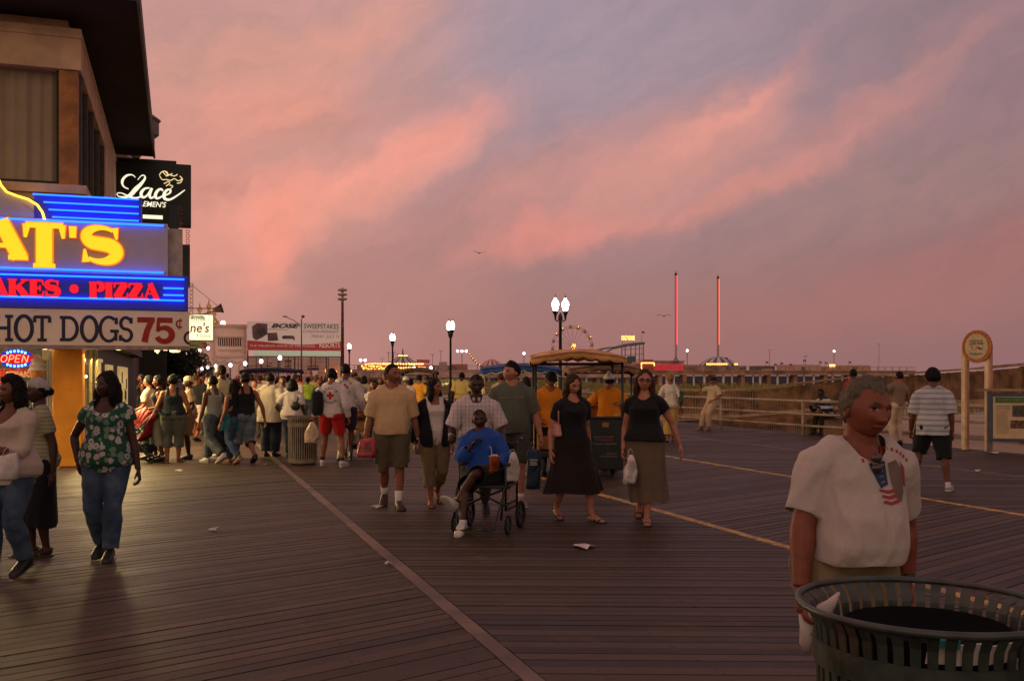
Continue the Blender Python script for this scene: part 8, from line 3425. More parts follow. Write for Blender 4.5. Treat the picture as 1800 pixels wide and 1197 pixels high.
# ---- the grey haired man in front
def hero_extra(ctx):
 H = ctx['H']
 polys = []

 def P2(pts, mi):
  vs, fs = poly2(pts)
  polys.append((vs, fs, mi))
 # flag: blue canton with pale stripes, red stripes, brown figure, red lettering arcs
 P2([(-0.075, 0.055), (0.0, 0.065), (0.005, -0.03), (-0.03, -0.045), (-0.05, 0.0)], 0)
 for i in range(4):
  y = 0.045 - i * 0.022
  P2([(-0.055 + i * .01, y), (-0.004, y + 0.006), (-0.004, y + 0.001), (-0.055 + i * .01, y - 0.005)], 3)
 for i in range(3):
  y = -0.05 - i * 0.022
  P2([(-0.045 + i * .008, y + .004), (0.0, y - 0.004), (0.045, y + 0.006), (0.05, y - 0.008), (0.0, y - 0.016), (-0.04, y - 0.006)], 1)
 P2([(0.012, 0.055), (0.05, 0.068), (0.075, 0.03), (0.078, -0.06), (0.06, -0.10), (0.035, -0.085), (0.02, -0.03)], 2)
 P2([(0.07, 0.06), (0.085, 0.04), (0.095, -0.045), (0.082, -0.03)], 1)
 for i in range(13):
  a = R(150 - i * 10)
  x, y = 0.0 + 0.115 * math.cos(a), 0.012 + 0.095 * math.sin(a)
  P2([(x, y), (x + .010, y + .002), (x + .010, y + .014), (x + .002, y + .015)], 1)
 decal(ctx, 'chest_print', polys, [mat('print_blue', (0.025, 0.035, 0.09, 1), 0.8), mat('print_red', (0.30, 0.03, 0.03, 1), 0.8), mat('print_brown', (0.14, 0.10, 0.09, 1), 0.8), mat('print_pale', (0.2, 0.2, 0.24, 1), 0.8)], -1, 1.62 - (838 - 660) / F * 4.05, 0.06)
 # sunglasses hooked in the neckline
 top = ctx['ring_at'](0.93)
 c = top[1] + Vector((0.0, -top[3] - 0.035, 0.035))
 q = MB()
 q.ell(c + Vector((0, 0, -0.02)), (0.026, 0.010, 0.020), 12, 8)
 q.ell(c + Vector((0.004, 0.004, -0.062)), (0.026, 0.010, 0.020), 12, 8)
 q.tube([c + Vector((0.02, 0.01, 0.0)), c + Vector((0.022, 0.025, 0.05)), c + Vector((0.015, 0.04, 0.075))], 0.004, 6)
 obj('sunglasses', q, mat('sunglass_brown', (0.05, 0.025, 0.02, 1), 0.15, coat=0.5), ctx['root'], smooth=True, world=False)
 # black wristband
 q = MB()
 a, b = ctx['el'][1].lerp(ctx['wr'][1], 0.84), ctx['el'][1].lerp(ctx['wr'][1], 0.97)
 q.tube([a, b], [0.036, 0.033], 16)
 obj('wristband', q, SHB, ctx['root'], smooth=True, world=False)
 q = MB()
 w = ctx['wr'][0]
 q.tube([w + Vector((0.0, -0.02, -0.10)), w + Vector((0.01, -0.03, -0.15)), w + Vector((0.015, -0.01, -0.22)), w + Vector((0.03, 0.0, -0.27))], [(0.025, 0.012), (0.034, 0.02), (0.030, 0.018), (0.012, 0.006)], 10)
 obj('napkin', q, TEEW, ctx['root'], smooth=True, world=False)


person('heavy grey haired man in white printed t-shirt and khaki shorts behind the green litter bin', W(1492, 4.22), 1.67, 12, 'm', 'ruddy', fat=0.22, belly=0.95, wide=0.93, headw=1.03, heads=1.09, armk=1.28,
  feet=((-0.125, -0.12, 0, 8), (0.06, 0.14, 0.05, 8)), hands=((-0.075, -0.06, -0.30), (0.06, 0.05, -0.30)), lean=7, side=5.2, twist=-7, head=(18, 4, 5), drop=0.012,
  hair=('short', 'grey', {'thick': 0.13, 'line': 0.60, 'side': -0.25, 'nape': -0.7, 'tex': 'curly'}), top=('tee', K('worn_white_cotton', 'plain', (0.42, 0.36, 0.34)), {'folds': 0.011, 'loose': 0.022, 'hem': 0.03, 'sl_loose': 0.010, 'sl_end': 0.024, 'sleeve': 0.84, 'neck': 0.052, 'neckd': 0.032, 'neckf': 0.35, 'rumple': 1.7}),
  bottom=('shorts', KHAKI, {'loose': 0.036, 'bottom': 0.05, 'len': 0.80, 'rumple': 1.5, 'waist': 0.24}), shoes=('shoe', SHW, SOLEW), q=3, seed=3, extra=hero_extra, curl=(34, 26), elbows=((-0.6, 0.7, 0), (0.6, 0.8, 0)))


# ---- couple, wheelchair group, tall man, two women
def watch_extra(s, m):
 def f(ctx):
  q = MB()
  a, b = ctx['el'][s].lerp(ctx['wr'][s], 0.92), ctx['el'][s].lerp(ctx['wr'][s], 1.0)
  q.tube([a, b], [0.029, 0.028], 14)
  obj('watch', q, m, ctx['root'], smooth=True, world=False)
 return f


person('man in tan polo and dark cargo shorts holding hands with the black jacketed woman', W(690, 12.25), 1.79, 10, 'm', 'tan', fat=0.22, belly=0.25,
  feet=((-0.05, 0.10, 0.035, 8), (0.035, -0.10, 0, 10)), hands=((-0.075, -0.02, -0.31), (0.075, 0.01, -0.31)), head=(40, -2, 0),
  hair=('short', 'black', {'line': 0.62, 'thick': 0.12}), top=('polo', TANP, {'loose': 0.032, 'hem': -0.07, 'sl_end': 0.04, 'sleeve': 0.95, 'collar': 1, 'rumple': 1.3, 'neckd': 0.03}),
  bottom=('shorts', OLIVE, {'loose': 0.032, 'bottom': 0.045, 'len': 1.04, 'pockets': 1}), socks=(SOCKW, 1.66), shoes=('shoe', SHBR, SHB), q=2, seed=11, extra=watch_extra(1, SHW), curl=(40, 35))


def jacket_cut(ctx):
 return lambda x, y, z: (y < 0.02) & (np.abs(x - 0.005) < 0.085 + 0.03 * np.sin(z * 6)) & (z > 0.5)


person('woman in an open black jacket over a white top and khaki capris, looking sideways', W(763, 12.45), 1.60, 16, 'f', 'tan', fat=0.25, belly=0.35,
  feet=((-0.045, -0.08, 0, 5), (0.045, 0.11, 0.045, 8)), hands=((-0.06, -0.02, -0.30), (0.045, -0.03, -0.30)), head=(42, -4, 0),
  hair=('long', 'black', {'fall': 0.21, 'width': 0.052}),
  top=[('tank', TEEW, {'loose': 0.012, 'hem': -0.20, 'flare': 0.02}), ('long', K('black_knit', 'plain', (0.008, 0.008, 0.010)), {'loose': 0.022, 'hem': -0.24, 'cut': jacket_cut, 'name': 'jacket'})],
  bottom=('capri', K('khaki_linen', 'plain', (0.15, 0.10, 0.055)), {'loose': 0.022, 'bottom': 0.032, 'len': 1.58}), shoes=('sandal', SHBR), q=2, seed=14, curl=(40, 25))

person('man in a white checked shirt leaning forward to push the wheelchair', (WCX - 0.16, WCY + 1.02, 0), 1.68, 2, 'm', 'dark', feet=((-0.06, -0.08, 0, 5), (0.06, 0.14, 0.04, 5)), lean=15,
  hands=((-0.065, -0.155, -0.205), (0.075, -0.155, -0.205)), elbows=((-0.3, 1, -0.4), (0.3, 1, -0.4)), head=(6, 12, 0), hair=('buzz', 'black', {'line': 0.45}),
  top=('polo', K('white_check', 'plaid', (0.50, 0.43, 0.44), (0.30, 0.22, 0.26)), {'loose': 0.034, 'hem': -0.18, 'sl_end': 0.042, 'sleeve': 1.0, 'collar': 1, 'neck': 0.044, 'neckd': 0.03, 'neckf': 0.4}),
  bottom=('pants', K('grey_trouser', 'plain', (0.04, 0.035, 0.03)), {'loose': 0.02}), shoes=('shoe', SHB), q=2, seed=17, curl=55, extra=watch_extra(0, SHW))

BLUEJ = K('royal_blue_fleece', 'plain', (0.014, 0.055, 0.27))


def boy_extra(ctx):
 q = MB()
 c = ctx['ring_at'](0.98)[1]
 q.tube([c + Vector((0.055 * math.cos(a), 0.05 * math.sin(a), 0.012 * math.sin(a * 2))) for a in np.linspace(0, 2 * math.pi, 16, endpoint=False)], 0.012, 6, closed=True)
 obj('white_collar', q, TEEW, ctx['root'], smooth=True, world=False)


person('boy in a royal blue jacket sitting cross legged in the wheelchair', (WCX - 0.05, WCY + 0.06, 0), 1.50, -16, 'm', 'dark', fat=0.15, seat=0.57,
  feet=((-0.045, -0.325, 0.045, 4), (-0.115, -0.26, 0.165, -38, 42)), knees=((-0.1, -0.6, 1), (0.5, -0.5, 1)), lean=-6, side=-7,
  hands=((0.085, -0.11, -0.02), (0.045, -0.16, -0.20)), elbows=((-0.5, -0.3, -1), (0.8, 0.3, -0.6)), head=(16, 4, -4), hair=('buzz', 'black', {'line': 0.42}),
  top=('long', BLUEJ, {'loose': 0.036, 'hem': 0.02, 'sleeve': 1.72, 'sl_end': 0.03, 'rumple': 1.6, 'name': 'jacket', 'neck': 0.045}), bottom=('shorts', K('black_shiny', 'plain', (0.010, 0.010, 0.012)), {'loose': 0.034, 'bottom': 0.05, 'len': 0.90}),
  shoes=('shoe', SHW, SOLEW), socks=(SOCKW, 1.93), q=2, seed=19, extra=boy_extra, curl=48)
c = PX(869, 802, 9.95)
cp = thing('popcorn_cup', 'orange paper cup held by the boy in the wheelchair', 'cup', c)
mb = MB()
mb.lathe((0, 0, 0), [(0.040, -0.145), (0.056, 0.0), (0.060, 0.004), (0.055, 0.0), (0.0, -0.01)], 18)
obj('cup', mb, mat('cup_orange', (0.42, 0.09, 0.015, 1), 0.5, 0.3, 12), cp, smooth=True, world=False)
mb = MB()
rs = np.random.RandomState(2)
for i in range(14):
 mb.ell((rs.uniform(-.035, .035), rs.uniform(-.035, .035), 0.004 + rs.uniform(0, .012)), (0.012, 0.012, 0.010), 6, 4)
obj('popcorn', mb, TEEW, cp, world=False)
mb = MB()
mb.tube([(-0.02, 0, -0.01), (-0.035, 0, 0.09), (-0.05, 0, 0.10)], 0.004, 6)
obj('straw', mb, TEEW, cp, smooth=True, world=False)


def stripe_extra(ctx):
 polys = [poly2([(-0.155, 0.006), (0.155, 0.014), (0.155, 0.002), (-0.155, -0.006)]) + (0,)]
 decal(ctx, 'chest_stripe', polys, [mat('stripe_grey', (0.17, 0.16, 0.14, 1), 0.8)], -1, 1.62 - (699 - 660) / F * 12.4, 0.0)


person('tall man in grey green t-shirt and dark shorts carrying a blue tote bag', W(898, 12.55), 1.82, 2, 'm', 'light', fat=0.34, belly=0.3,
  feet=((-0.03, 0.15, 0.07, 5), (0.06, -0.10, 0, 14)), hands=((-0.045, 0.03, -0.31), (0.085, -0.05, -0.30)), head=(-50, 0, 0), hair=('short', 'black', {'thick': 0.22, 'line': 0.5, 'side': -0.1}),
  top=('tee', K('grey_green_jersey', 'plain', (0.085, 0.092, 0.072)), {'loose': 0.030, 'hem': -0.10, 'sl_end': 0.036, 'sleeve': 0.9, 'neck': 0.044}),
  bottom=('shorts', K('dark_green_twill', 'plain', (0.05, 0.052, 0.038)), {'loose': 0.028, 'bottom': 0.038, 'len': 1.0}), socks=(SOCKW, 1.82), shoes=('shoe', SHT, SOLEW), q=2, seed=23, extra=stripe_extra, curl=(25, 60))


def purse_extra(ctx):
 q = MB()
 sh = ctx['sh'][0]
 c = Vector((sh.x - 0.045, sh.y - 0.02, 1.62 - (754 - 660) / F * 11.2))
 q.box((c.x, c.y, c.z), (0.085, 0.20, 0.15), 0, taper=0.7)
 b = obj('shoulder_bag', q, mat('purse_pink', (0.42, 0.19, 0.15, 1), 0.5), ctx['root'], bevel=0.025, world=False)
 q = MB()
 for s in (-1, 1):
  q.tube([(c.x, c.y + s * 0.07, c.z + 0.06), (c.x + 0.02, sh.y + s * 0.045, c.z + 0.25), (sh.x + 0.035, sh.y + s * 0.03, sh.z + 0.03), (sh.x + 0.045, sh.y, sh.z + 0.062)], (0.010, 0.004), 6)
 obj('strap', q, mat('purse_pink', (0.42, 0.19, 0.15, 1), 0.5), b, smooth=True, world=False)


person('woman in a black t-shirt and long flared dark skirt with a pink shoulder bag', W(1003, 11.15), 1.665, 20, 'f', 'light', fat=0.12,
  feet=((-0.065, 0.10, 0.03, 5), (0.11, -0.10, 0, 22)), hands=((-0.07, -0.02, -0.30), (0.06, 0.05, -0.29)), head=(10, 16, -4), hair=('long', 'brown', {'fall': 0.125, 'width': 0.046, 'line': 0.62}),
  top=('tee', BLACKC, {'loose': 0.014, 'hem': -0.02, 'sleeve': 0.62, 'neck': 0.052}), bottom=('skirt', K('dark_brown_skirt', 'plain', (0.014, 0.008, 0.007)), {'hem': 0.195, 'w': 0.205, 'd': 0.15, 'fold': 0.10, 'sway': -0.02}),
  shoes=('sandal', SHB), q=2, seed=27, extra=purse_extra, curl=(25, 25))


def glasses_extra(ctx):
 q = MB()
 hc, HM, ha, hb, hz = ctx['hc'], ctx['HM'], ctx['ha'], ctx['hb'], ctx['hcz']
 for s in (-1, 1):
  pts = [hc + HM @ Vector((s * ha * 0.42 + ha * 0.33 * math.cos(a), -hb * 1.02, hz * 0.03 + hz * 0.14 * math.sin(a))) for a in np.linspace(0, 2 * math.pi, 14, endpoint=False)]
  q.tube(pts, 0.0042, 6, closed=True)
  q.tube([hc + HM @ Vector((s * ha * 0.75, -hb * 1.0, hz * 0.06)), hc + HM @ Vector((s * ha * 1.06, 0, hz * 0.05))], 0.0035, 6)
 q.tube([hc + HM @ Vector((-ha * 0.1, -hb * 1.06, hz * 0.06)), hc + HM @ Vector((ha * 0.1, -hb * 1.06, hz * 0.06))], 0.004, 6)
 obj('glasses', q, SHB, ctx['root'], smooth=True, world=False)


person('woman with glasses and long reddish hair in a black top and long grey brown skirt', W(1136, 11.05), 1.715, -16, 'f', 'light', fat=0.14,
  feet=((-0.06, 0.13, 0.07, 0), (0.02, -0.11, 0, 10)), hands=((-0.04, -0.04, -0.30), (0.125, 0.06, -0.275)), head=(10, 0, 5), hair=('long', 'auburn', {'fall': 0.165, 'width': 0.048, 'line': 0.66}),
  top=('cap', BLACKC, {'loose': 0.019, 'hem': 0.0, 'sleeve': 0.42, 'neck': 0.05, 'flare': 0.035}), bottom=('skirt', K('taupe_skirt', 'plain', (0.105, 0.072, 0.05)), {'hem': 0.14, 'w': 0.125, 'd': 0.14, 'fold': 0.07, 'sway': 0.035}),
  shoes=('sandal', SHB), q=2, seed=31, extra=glasses_extra, curl=(50, 25))


# ---- three women at the left
def p1_extra(ctx):
 q = MB()
 r = ctx['ring_at'](-0.02)
 q.tube([r[1] + Vector(((r[2] + 0.02) * math.cos(a), (r[3] + 0.02) * math.sin(a), 0.01 * math.sin(a))) for a in np.linspace(0, 2 * math.pi, 28, endpoint=False)], (0.028, 0.006), 6, closed=True, ref=(0, 0, 1))
 obj('belt', q, SHB, ctx['root'], smooth=True, world=False)


person('woman in a pale pink v-neck sweater and jeans with folded arms', W(30, 8.05), 1.635, -14, 'f', 'brown', fat=0.16,
  feet=((-0.10, -0.06, 0, 5), (0.0, 0.06, 0.03, 5)), hands=((0.125, -0.135, -0.145), (-0.12, -0.125, -0.165)), elbows=((-0.9, 0.3, -0.8), (0.9, 0.3, -0.8)), head=(-18, 2, 0), hair=('curly', 'black', {'fall': 0.14, 'width': 0.062, 'thick': 0.25, 'line': 0.6}),
  top=('long', K('pink_knit', 'plain', (0.42, 0.34, 0.28)), {'loose': 0.018, 'hem': -0.26, 'sleeve': 1.88, 'neck': 0.052, 'neckd': 0.085, 'neckf': 0.9, 'flare': 0.01}),
  bottom=('pants', DENIM, {'loose': 0.012, 'bottom': 0.035}), shoes=('shoe', SHB), q=2, seed=37, extra=p1_extra)
bag('handbag', 'white shoulder bag hanging in front of the woman with folded arms', 'bag', PX(14, 798, 7.75), 0.16, 0.20, 0.09, mat('bag_white4', (0.50, 0.44, 0.42, 1), 0.5, 0.2, 6.0), 0.05, rz=R(20))

person('woman in a striped green top and long black skirt walking behind the folded arms woman', W(68, 8.95), 1.60, -48, 'f', 'dark', fat=0.42,
  feet=((-0.04, -0.02, 0, 5), (0.04, 0.03, 0.0, 5)), hands=((-0.04, -0.03, -0.30), (0.04, 0.03, -0.31)), head=(0, 0, 0), hair=('bun', 'black', {'bunz': 0.0, 'thick': 0.16}),
  hat=('bandana', mat('headband', (0.34, 0.30, 0.30, 1), 0.7)),
  top=('tee', K('green_stripe_knit', 'stripes', (0.22, 0.20, 0.12), (0.30, 0.29, 0.19), scale=0.7), {'loose': 0.014, 'hem': -0.16, 'sleeve': 0.6}), bottom=('skirt', BLACKC, {'hem': 0.17, 'w': 0.12, 'd': 0.11, 'fold': 0.06}),
  shoes=('sandal', mat('sandal_green', (0.05, 0.08, 0.03, 1))), q=2, seed=41)

person('woman with long black hair in a green floral blouse and jeans walking alone', W(190, 8.85), 1.665, 4, 'f', 'dark', fat=0.30, belly=0.3,
  feet=((-0.045, 0.05, 0.03, 4), (0.03, -0.06, 0, 8)), hands=((-0.055, 0.0, -0.27), (0.07, -0.02, -0.31)), elbows=((-1.0, 0.7, 0), (0.5, 1, 0)), head=(-30, -6, 4), hair=('long', 'black', {'fall': 0.21, 'width': 0.074, 'thick': 0.22, 'line': 0.58}),
  top=('cap', K('green_floral', 'floral', (0.014, 0.070, 0.046), (0.40, 0.36, 0.36), (0.02, 0.07, 0.04), (0.13, 0.20, 0.15), scale=0.66), {'loose': 0.020, 'hem': -0.24, 'sleeve': 0.35, 'neck': 0.060, 'neckd': 0.05, 'neckf': 0.5, 'flare': 0.01}),
  bottom=('pants', DENIM, {'loose': 0.010, 'bottom': 0.040}), shoes=('shoe', SHB), q=2, seed=43, curl=(30, 40))


# ---- the queue
person('woman with dark bob and white top seen in profile heading the queue', W(262, 19.2), 1.62, -95, 'f', 'tan', hands=((-0.03, -0.14, -0.20), (0.03, -0.14, -0.20)), hair=('short', 'black', {'thick': 0.25}),
  top=('tee', TEEW2, {'loose': 0.018}), bottom=('pants', K('green_cotton', 'plain', (0.02, 0.09, 0.03)), {}), shoes=('shoe', SHB), q=1, seed=51)


def bun_extra(ctx):
 q = MB()
 for t in (0.02, -0.03):
  r = ctx['ring_at'](t)
  q.tube([r[1] + Vector(((r[2] + 0.025) * math.cos(a), (r[3] + 0.025) * math.sin(a), 0.02 * math.sin(2 * a))) for a in np.linspace(0, 2 * math.pi, 20, endpoint=False)], (0.07, 0.02), 6, closed=True, ref=(0, 0, 1))
 obj('tied_jacket', q, K('olive_cotton', 'plain', (0.06, 0.065, 0.04)), ctx['root'], smooth=True, world=False)


person('woman in a black halter top with an olive jacket tied over pale green cropped trousers', W(279, 18.85), 1.63, -72, 'f', 'brown', fat=0.1, hands=((-0.03, -0.12, -0.17), (0.03, -0.12, -0.17)), head=(-10, 0, 0),
  hair=('bun', 'black', {'thick': 0.24}), top=('tank', BLACKC, {'loose': 0.010}), bottom=('capri', K('pale_green_linen', 'plain', (0.30, 0.30, 0.20)), {'loose': 0.03, 'bottom': 0.06, 'len': 1.42}), socks=(SOCKW, 1.9), shoes=('shoe', SHB), q=1, seed=53, extra=bun_extra, feet=((-0.05, -0.03, 0, 10), (0.05, 0.05, 0, 10)))
person('broad woman in dark knit hat, navy sleeveless top and grey cropped trousers, back turned', W(304, 18.65), 1.64, -168, 'f', 'tan', fat=0.75, feet=((-0.06, 0, 0, 15), (0.06, 0.02, 0, 15)), hands=((-0.10, -0.04, -0.28), (0.09, -0.04, -0.28)), hair=('short', 'black', {'thick': 0.2}),
  hat=('beanie', K('dark_knit', 'plain', (0.02, 0.025, 0.015))), top=('tank', K('navy_cotton', 'plain', (0.012, 0.018, 0.024)), {'loose': 0.016}), bottom=('capri', K('grey_green_twill', 'plain', (0.085, 0.095, 0.07)), {'loose': 0.024, 'bottom': 0.04, 'len': 1.5}),
  shoes=('sandal', mat('sandal_tan', (0.30, 0.16, 0.06, 1))), q=1, seed=57)
person('woman in a cream headscarf and pink patterned top standing in the queue', W(332, 19.3), 1.61, -70, 'f', 'dark', fat=0.45, hands=((-0.05, -0.10, -0.24), (0.05, -0.06, -0.26)), hair=('short', 'black', {}), hat=('bandana', mat('scarf_cream', (0.50, 0.40, 0.22, 1), 0.7)),
  top=('tee', K('pink_print', 'floral', (0.42, 0.28, 0.20), (0.42, 0.08, 0.05), (0.3, 0.3, 0.08), (0.5, 0.4, 0.2)), {'loose': 0.022, 'hem': -0.15}), bottom=('shorts', K('tan_cotton', 'plain', (0.24, 0.15, 0.08)), {'loose': 0.03, 'bottom': 0.05, 'len': 0.95}), shoes=('shoe', SHBR), q=1, seed=59)
person('tall man in long beige shirt and dark jeans behind the green tank top man', W(390, 19.6), 1.85, -135, 'm', 'dark', feet=((-0.05, 0, 0, 10), (0.06, 0.04, 0, 10)), head=(60, -8, 0), hair=('buzz', 'black', {}),
  top=('tee', K('beige_cotton', 'plain', (0.44, 0.36, 0.22)), {'loose': 0.035, 'hem': -0.38, 'sleeve': 0.95, 'sl_end': 0.045}), bottom=('pants', DENIMD, {'loose': 0.035, 'bottom': 0.05}), shoes=('shoe', SHW, SOLEW), q=1, seed=61)
person('man in a pale green tank top and loose jeans striding past the queue', W(375, 18.35), 1.66, -120, 'm', 'brown', feet=walk(0.13, 0.17, 0.03, 0.06), hands=((-0.05, 0.03, -0.30), (0.05, -0.05, -0.31)), hair=('short', 'black', {}),
  top=('tank', K('green_grey_rib', 'plain', (0.30, 0.33, 0.25)), {'loose': 0.014, 'hem': -0.05}), bottom=('pants', K('washed_denim', 'denim', (0.045, 0.06, 0.075), (0.13, 0.15, 0.14)), {'loose': 0.032, 'bottom': 0.05}), shoes=('shoe', SHW, SOLEW), q=1, seed=63)
person('long haired girl in a teal skirt over jeans beside the black tank top man', W(411, 18.2), 1.58, -125, 'f', 'tan', feet=walk(0.12, 0.13, 0.03, 0.05), hands=((-0.05, 0.03, -0.30), (0.06, -0.05, -0.30)), hair=('long', 'black', {'fall': 0.24, 'width': 0.05}),
  top=('tank', BLACKC, {'loose': 0.010, 'hem': 0.08}), bottom=[('pants', DENIM, {'loose': 0.012, 'bottom': 0.03}), ('skirt', K('teal_cotton', 'plain', (0.0, 0.10, 0.13)), {'hem': 0.40, 'w': 0.10, 'd': 0.10, 'fold': 0.04})], shoes=('sandal', SHT), q=1, seed=67)
person('man in a black tank top, backward cap and long denim shorts striding past the queue', W(431, 18.3), 1.70, -140, 'm', 'tan', fat=0.1, feet=walk(0.13, 0.15, 0.04, 0.05, swap=True), hands=((-0.11, 0.02, -0.29), (0.09, -0.02, -0.30)), hair=('buzz', 'black', {}),
  hat=('cap', K('black_cap', 'plain', (0.010, 0.010, 0.012)), 'back'), top=('tank', BLACKC, {'loose': 0.020, 'hem': -0.12}), bottom=('capri', DENIML, {'loose': 0.036, 'bottom': 0.05, 'len': 1.32}), shoes=('shoe', SHB, SHB), q=1, seed=71)
person('man in a very long white t-shirt and dark jeans standing with his back turned', W(475, 19.9), 1.68, 172, 'm', 'brown', fat=0.15, hair=('short', 'black', {}), hands=((-0.10, -0.03, -0.26), (0.06, -0.12, -0.22)),
  top=('tee', TEEW2, {'loose': 0.055, 'hem': -0.42, 'sleeve': 1.1, 'sl_end': 0.06, 'rumple': 1.6}), bottom=('pants', DENIMD, {'loose': 0.05, 'bottom': 0.06}), shoes=('shoe', SHB), q=1, seed=73)


def sbag(side=1, m=None):
 def f(ctx):
  sh = ctx['sh'][side]
  q = MB()
  c = ctx['pc'] + Vector((0.10 * (-1, 1)[side], 0.14, 0.20))
  q.ell(c, (0.10, 0.05, 0.09), 12, 8)
  b = obj('shoulder_bag', q, SHB, ctx['root'], smooth=True, world=False)
  q = MB()
  q.tube([c, Vector((sh.x * 0.9, sh.y + 0.11, sh.z - 0.06)), Vector((sh.x * 0.75, sh.y, sh.z + 0.075))], (0.014, 0.005), 6)
  obj('strap', q, SHB, b, smooth=True, world=False)
 return f


person('woman in white t-shirt with black shoulder bag standing behind the beige litter bin', W(514, 19.6), 1.56, 176, 'f', 'dark', fat=0.5, hair=('long', 'black', {'fall': 0.08, 'width': 0.05}), hands=((-0.06, -0.02, -0.30), (0.10, -0.10, -0.2)),
  top=('tee', TEEW, {'loose': 0.028, 'hem': -0.18, 'sleeve': 0.8}), bottom=('pants', DENIMD, {'loose': 0.012}), shoes=('shoe', SHB), q=1, seed=79, extra=sbag(0))
person('man in a pale blue shirt facing the camera between the two white t-shirt backs', W(497, 22.5), 1.62, 10, 'm', 'brown', hair=('short', 'black', {}), top=('tee', K('pale_blue_cotton', 'plain', (0.33, 0.36, 0.40)), {'loose': 0.02}), bottom=('pants', DENIMD, {'loose': 0.02}), shoes=('shoe', SHB), q=1, seed=83)


# ---- lifeguards
def arc_text(polys, s, r_, cy, a0, a1, size, mi, flip=False):
 for i, ch in enumerate(s):
  a = R(a0 + (a1 - a0) * i / (len(s) - 1))
  vs, fs = text_mesh(ch, size, 0.0, bold=size * 0.02)
  t = a - math.pi / 2 if not flip else a + math.pi / 2
  c_, s_ = math.cos(t), math.sin(t)
  polys.append(([(r_ * math.cos(a) + v.x * c_ - v.y * s_, cy + r_ * math.sin(a) + v.x * s_ + v.y * c_) for v in vs], fs, mi))


def cross_extra(z0, rucksack):
 def f(ctx):
  polys = []
  k = 0.022
  for x0, x1, y0, y1 in ((-k, k, -3 * k, -k), (-k, k, -k, k), (-k, k, k, 3 * k), (-3 * k, -k, -k, k), (k, 3 * k, -k, k)):
   polys.append(poly2([(x0, y0), (x1, y0), (x1, y1), (x0, y1)]) + (0,))
  arc_text(polys, 'BASSIR', 0.13, -0.005, 146, 34, 0.062, 1)
  arc_text(polys, 'GUARD', 0.135, 0.005, 225, 315, 0.056, 1, True)
  decal(ctx, 'back_print', polys, [mat('cross_red', (0.40, 0.01, 0.02, 1), 0.8), mat('print_ink', (0.05, 0.04, 0.06, 1), 0.8)], 1, z0, 0.0)
  if rucksack:
   q = MB()
   sh = ctx['sh'][1]
   c = Vector((sh.x + 0.035, sh.y + 0.13, sh.z - 0.24))
   q.tube([c + Vector((0, 0, 0.21)), c + Vector((0, 0, 0.17)), c, c - Vector((0, 0, 0.17)), c - Vector((0, 0, 0.22))], [(0.05, 0.04), (0.10, 0.08), (0.115, 0.10), (0.11, 0.10), (0.06, 0.06)], 16, ref=(1, 0, 0), power=3)
   b = obj('rucksack', q, K('rucksack_black', 'plain', (0.010, 0.012, 0.014)), ctx['root'], smooth=True, world=False)
   q = MB()
   q.tube([c + Vector((0, 0, 0.18)), Vector((sh.x, sh.y + 0.03, sh.z + 0.07)), Vector((sh.x + 0.02, sh.y - 0.09, sh.z - 0.03)), c + Vector((0.03, -0.12, -0.15))], (0.022, 0.006), 6)
   obj('strap', q, SHB, b, smooth=True, world=False)
 return f


person('lifeguard with a black rucksack, white sweatshirt with a red cross and red shorts, walking away', W(584, 17.75), 1.79, 174, 'm', 'tan', feet=((-0.11, 0.03, 0.0, 10), (0.13, -0.09, 0.0, 12)), hands=((-0.06, -0.02, -0.29), (0.075, -0.02, -0.29)), head=(20, 0, 0),
  hair=('short', 'black', {'side': -0.2}), top=('long', TEEW, {'loose': 0.032, 'hem': -0.10, 'sl_end': 0.02, 'rumple': 1.3, 'name': 'sweatshirt'}), bottom=('shorts', RED, {'loose': 0.030, 'bottom': 0.04, 'len': 0.80}), socks=(SOCKB, 1.80), shoes=('shoe', SHW, SOLEW), q=2, seed=87,
  extra=cross_extra(1.265, True), curl=50)
person('taller lifeguard in a white sweatshirt with a red cross and navy shorts beside the stroller', W(607, 19.0), 1.88, 186, 'm', 'brown', feet=((-0.05, -0.10, 0.0, 8), (0.05, 0.08, 0.03, 8)), hands=((-0.07, -0.06, -0.28), (0.05, -0.05, -0.29)), head=(-10, 0, 0),
  hair=('short', 'black', {'side': -0.2}), top=('long', TEEW, {'loose': 0.034, 'hem': -0.08, 'sl_end': 0.022, 'rumple': 1.3, 'name': 'sweatshirt'}), bottom=('shorts', K('navy_red_shorts', 'plain', (0.03, 0.015, 0.05)), {'loose': 0.030, 'bottom': 0.04, 'len': 0.82}), socks=(SOCKW, 1.85), shoes=('shoe', SHW, SOLEW), q=2, seed=89,
  extra=cross_extra(1.40, False), curl=40)
p = GR(633, 806)
person('baby in a yellow bib sitting in the brown hooded stroller', (p.x - 0.01, p.y - 0.02, 0), 0.80, 14, 'm', 'light', seat=0.53, feet=((-0.08, -0.34, 0.30, 5), (0.08, -0.34, 0.30, 5)), knees=((0, -0.5, 1), (0, -0.5, 1)), hands=((-0.06, -0.15, -0.15), (0.06, -0.15, -0.15)),
  hair=('buzz', 'blond', {}), top=('long', K('baby_yellow', 'plain', (0.45, 0.25, 0.08)), {'loose': 0.012}), bottom=('pants', K('baby_print', 'plain', (0.25, 0.18, 0.12)), {'loose': 0.01}), q=1, seed=91, fat=0.5)
person('girl in a white top facing the camera behind the tan polo man\'s shoulder', W(657, 20.5), 1.53, 4, 'f', 'brown', hair=('bun', 'black', {}), top=('cap', TEEW, {'loose': 0.014}), bottom=('pants', DENIM, {}), shoes=('shoe', SHB), q=1, seed=93)

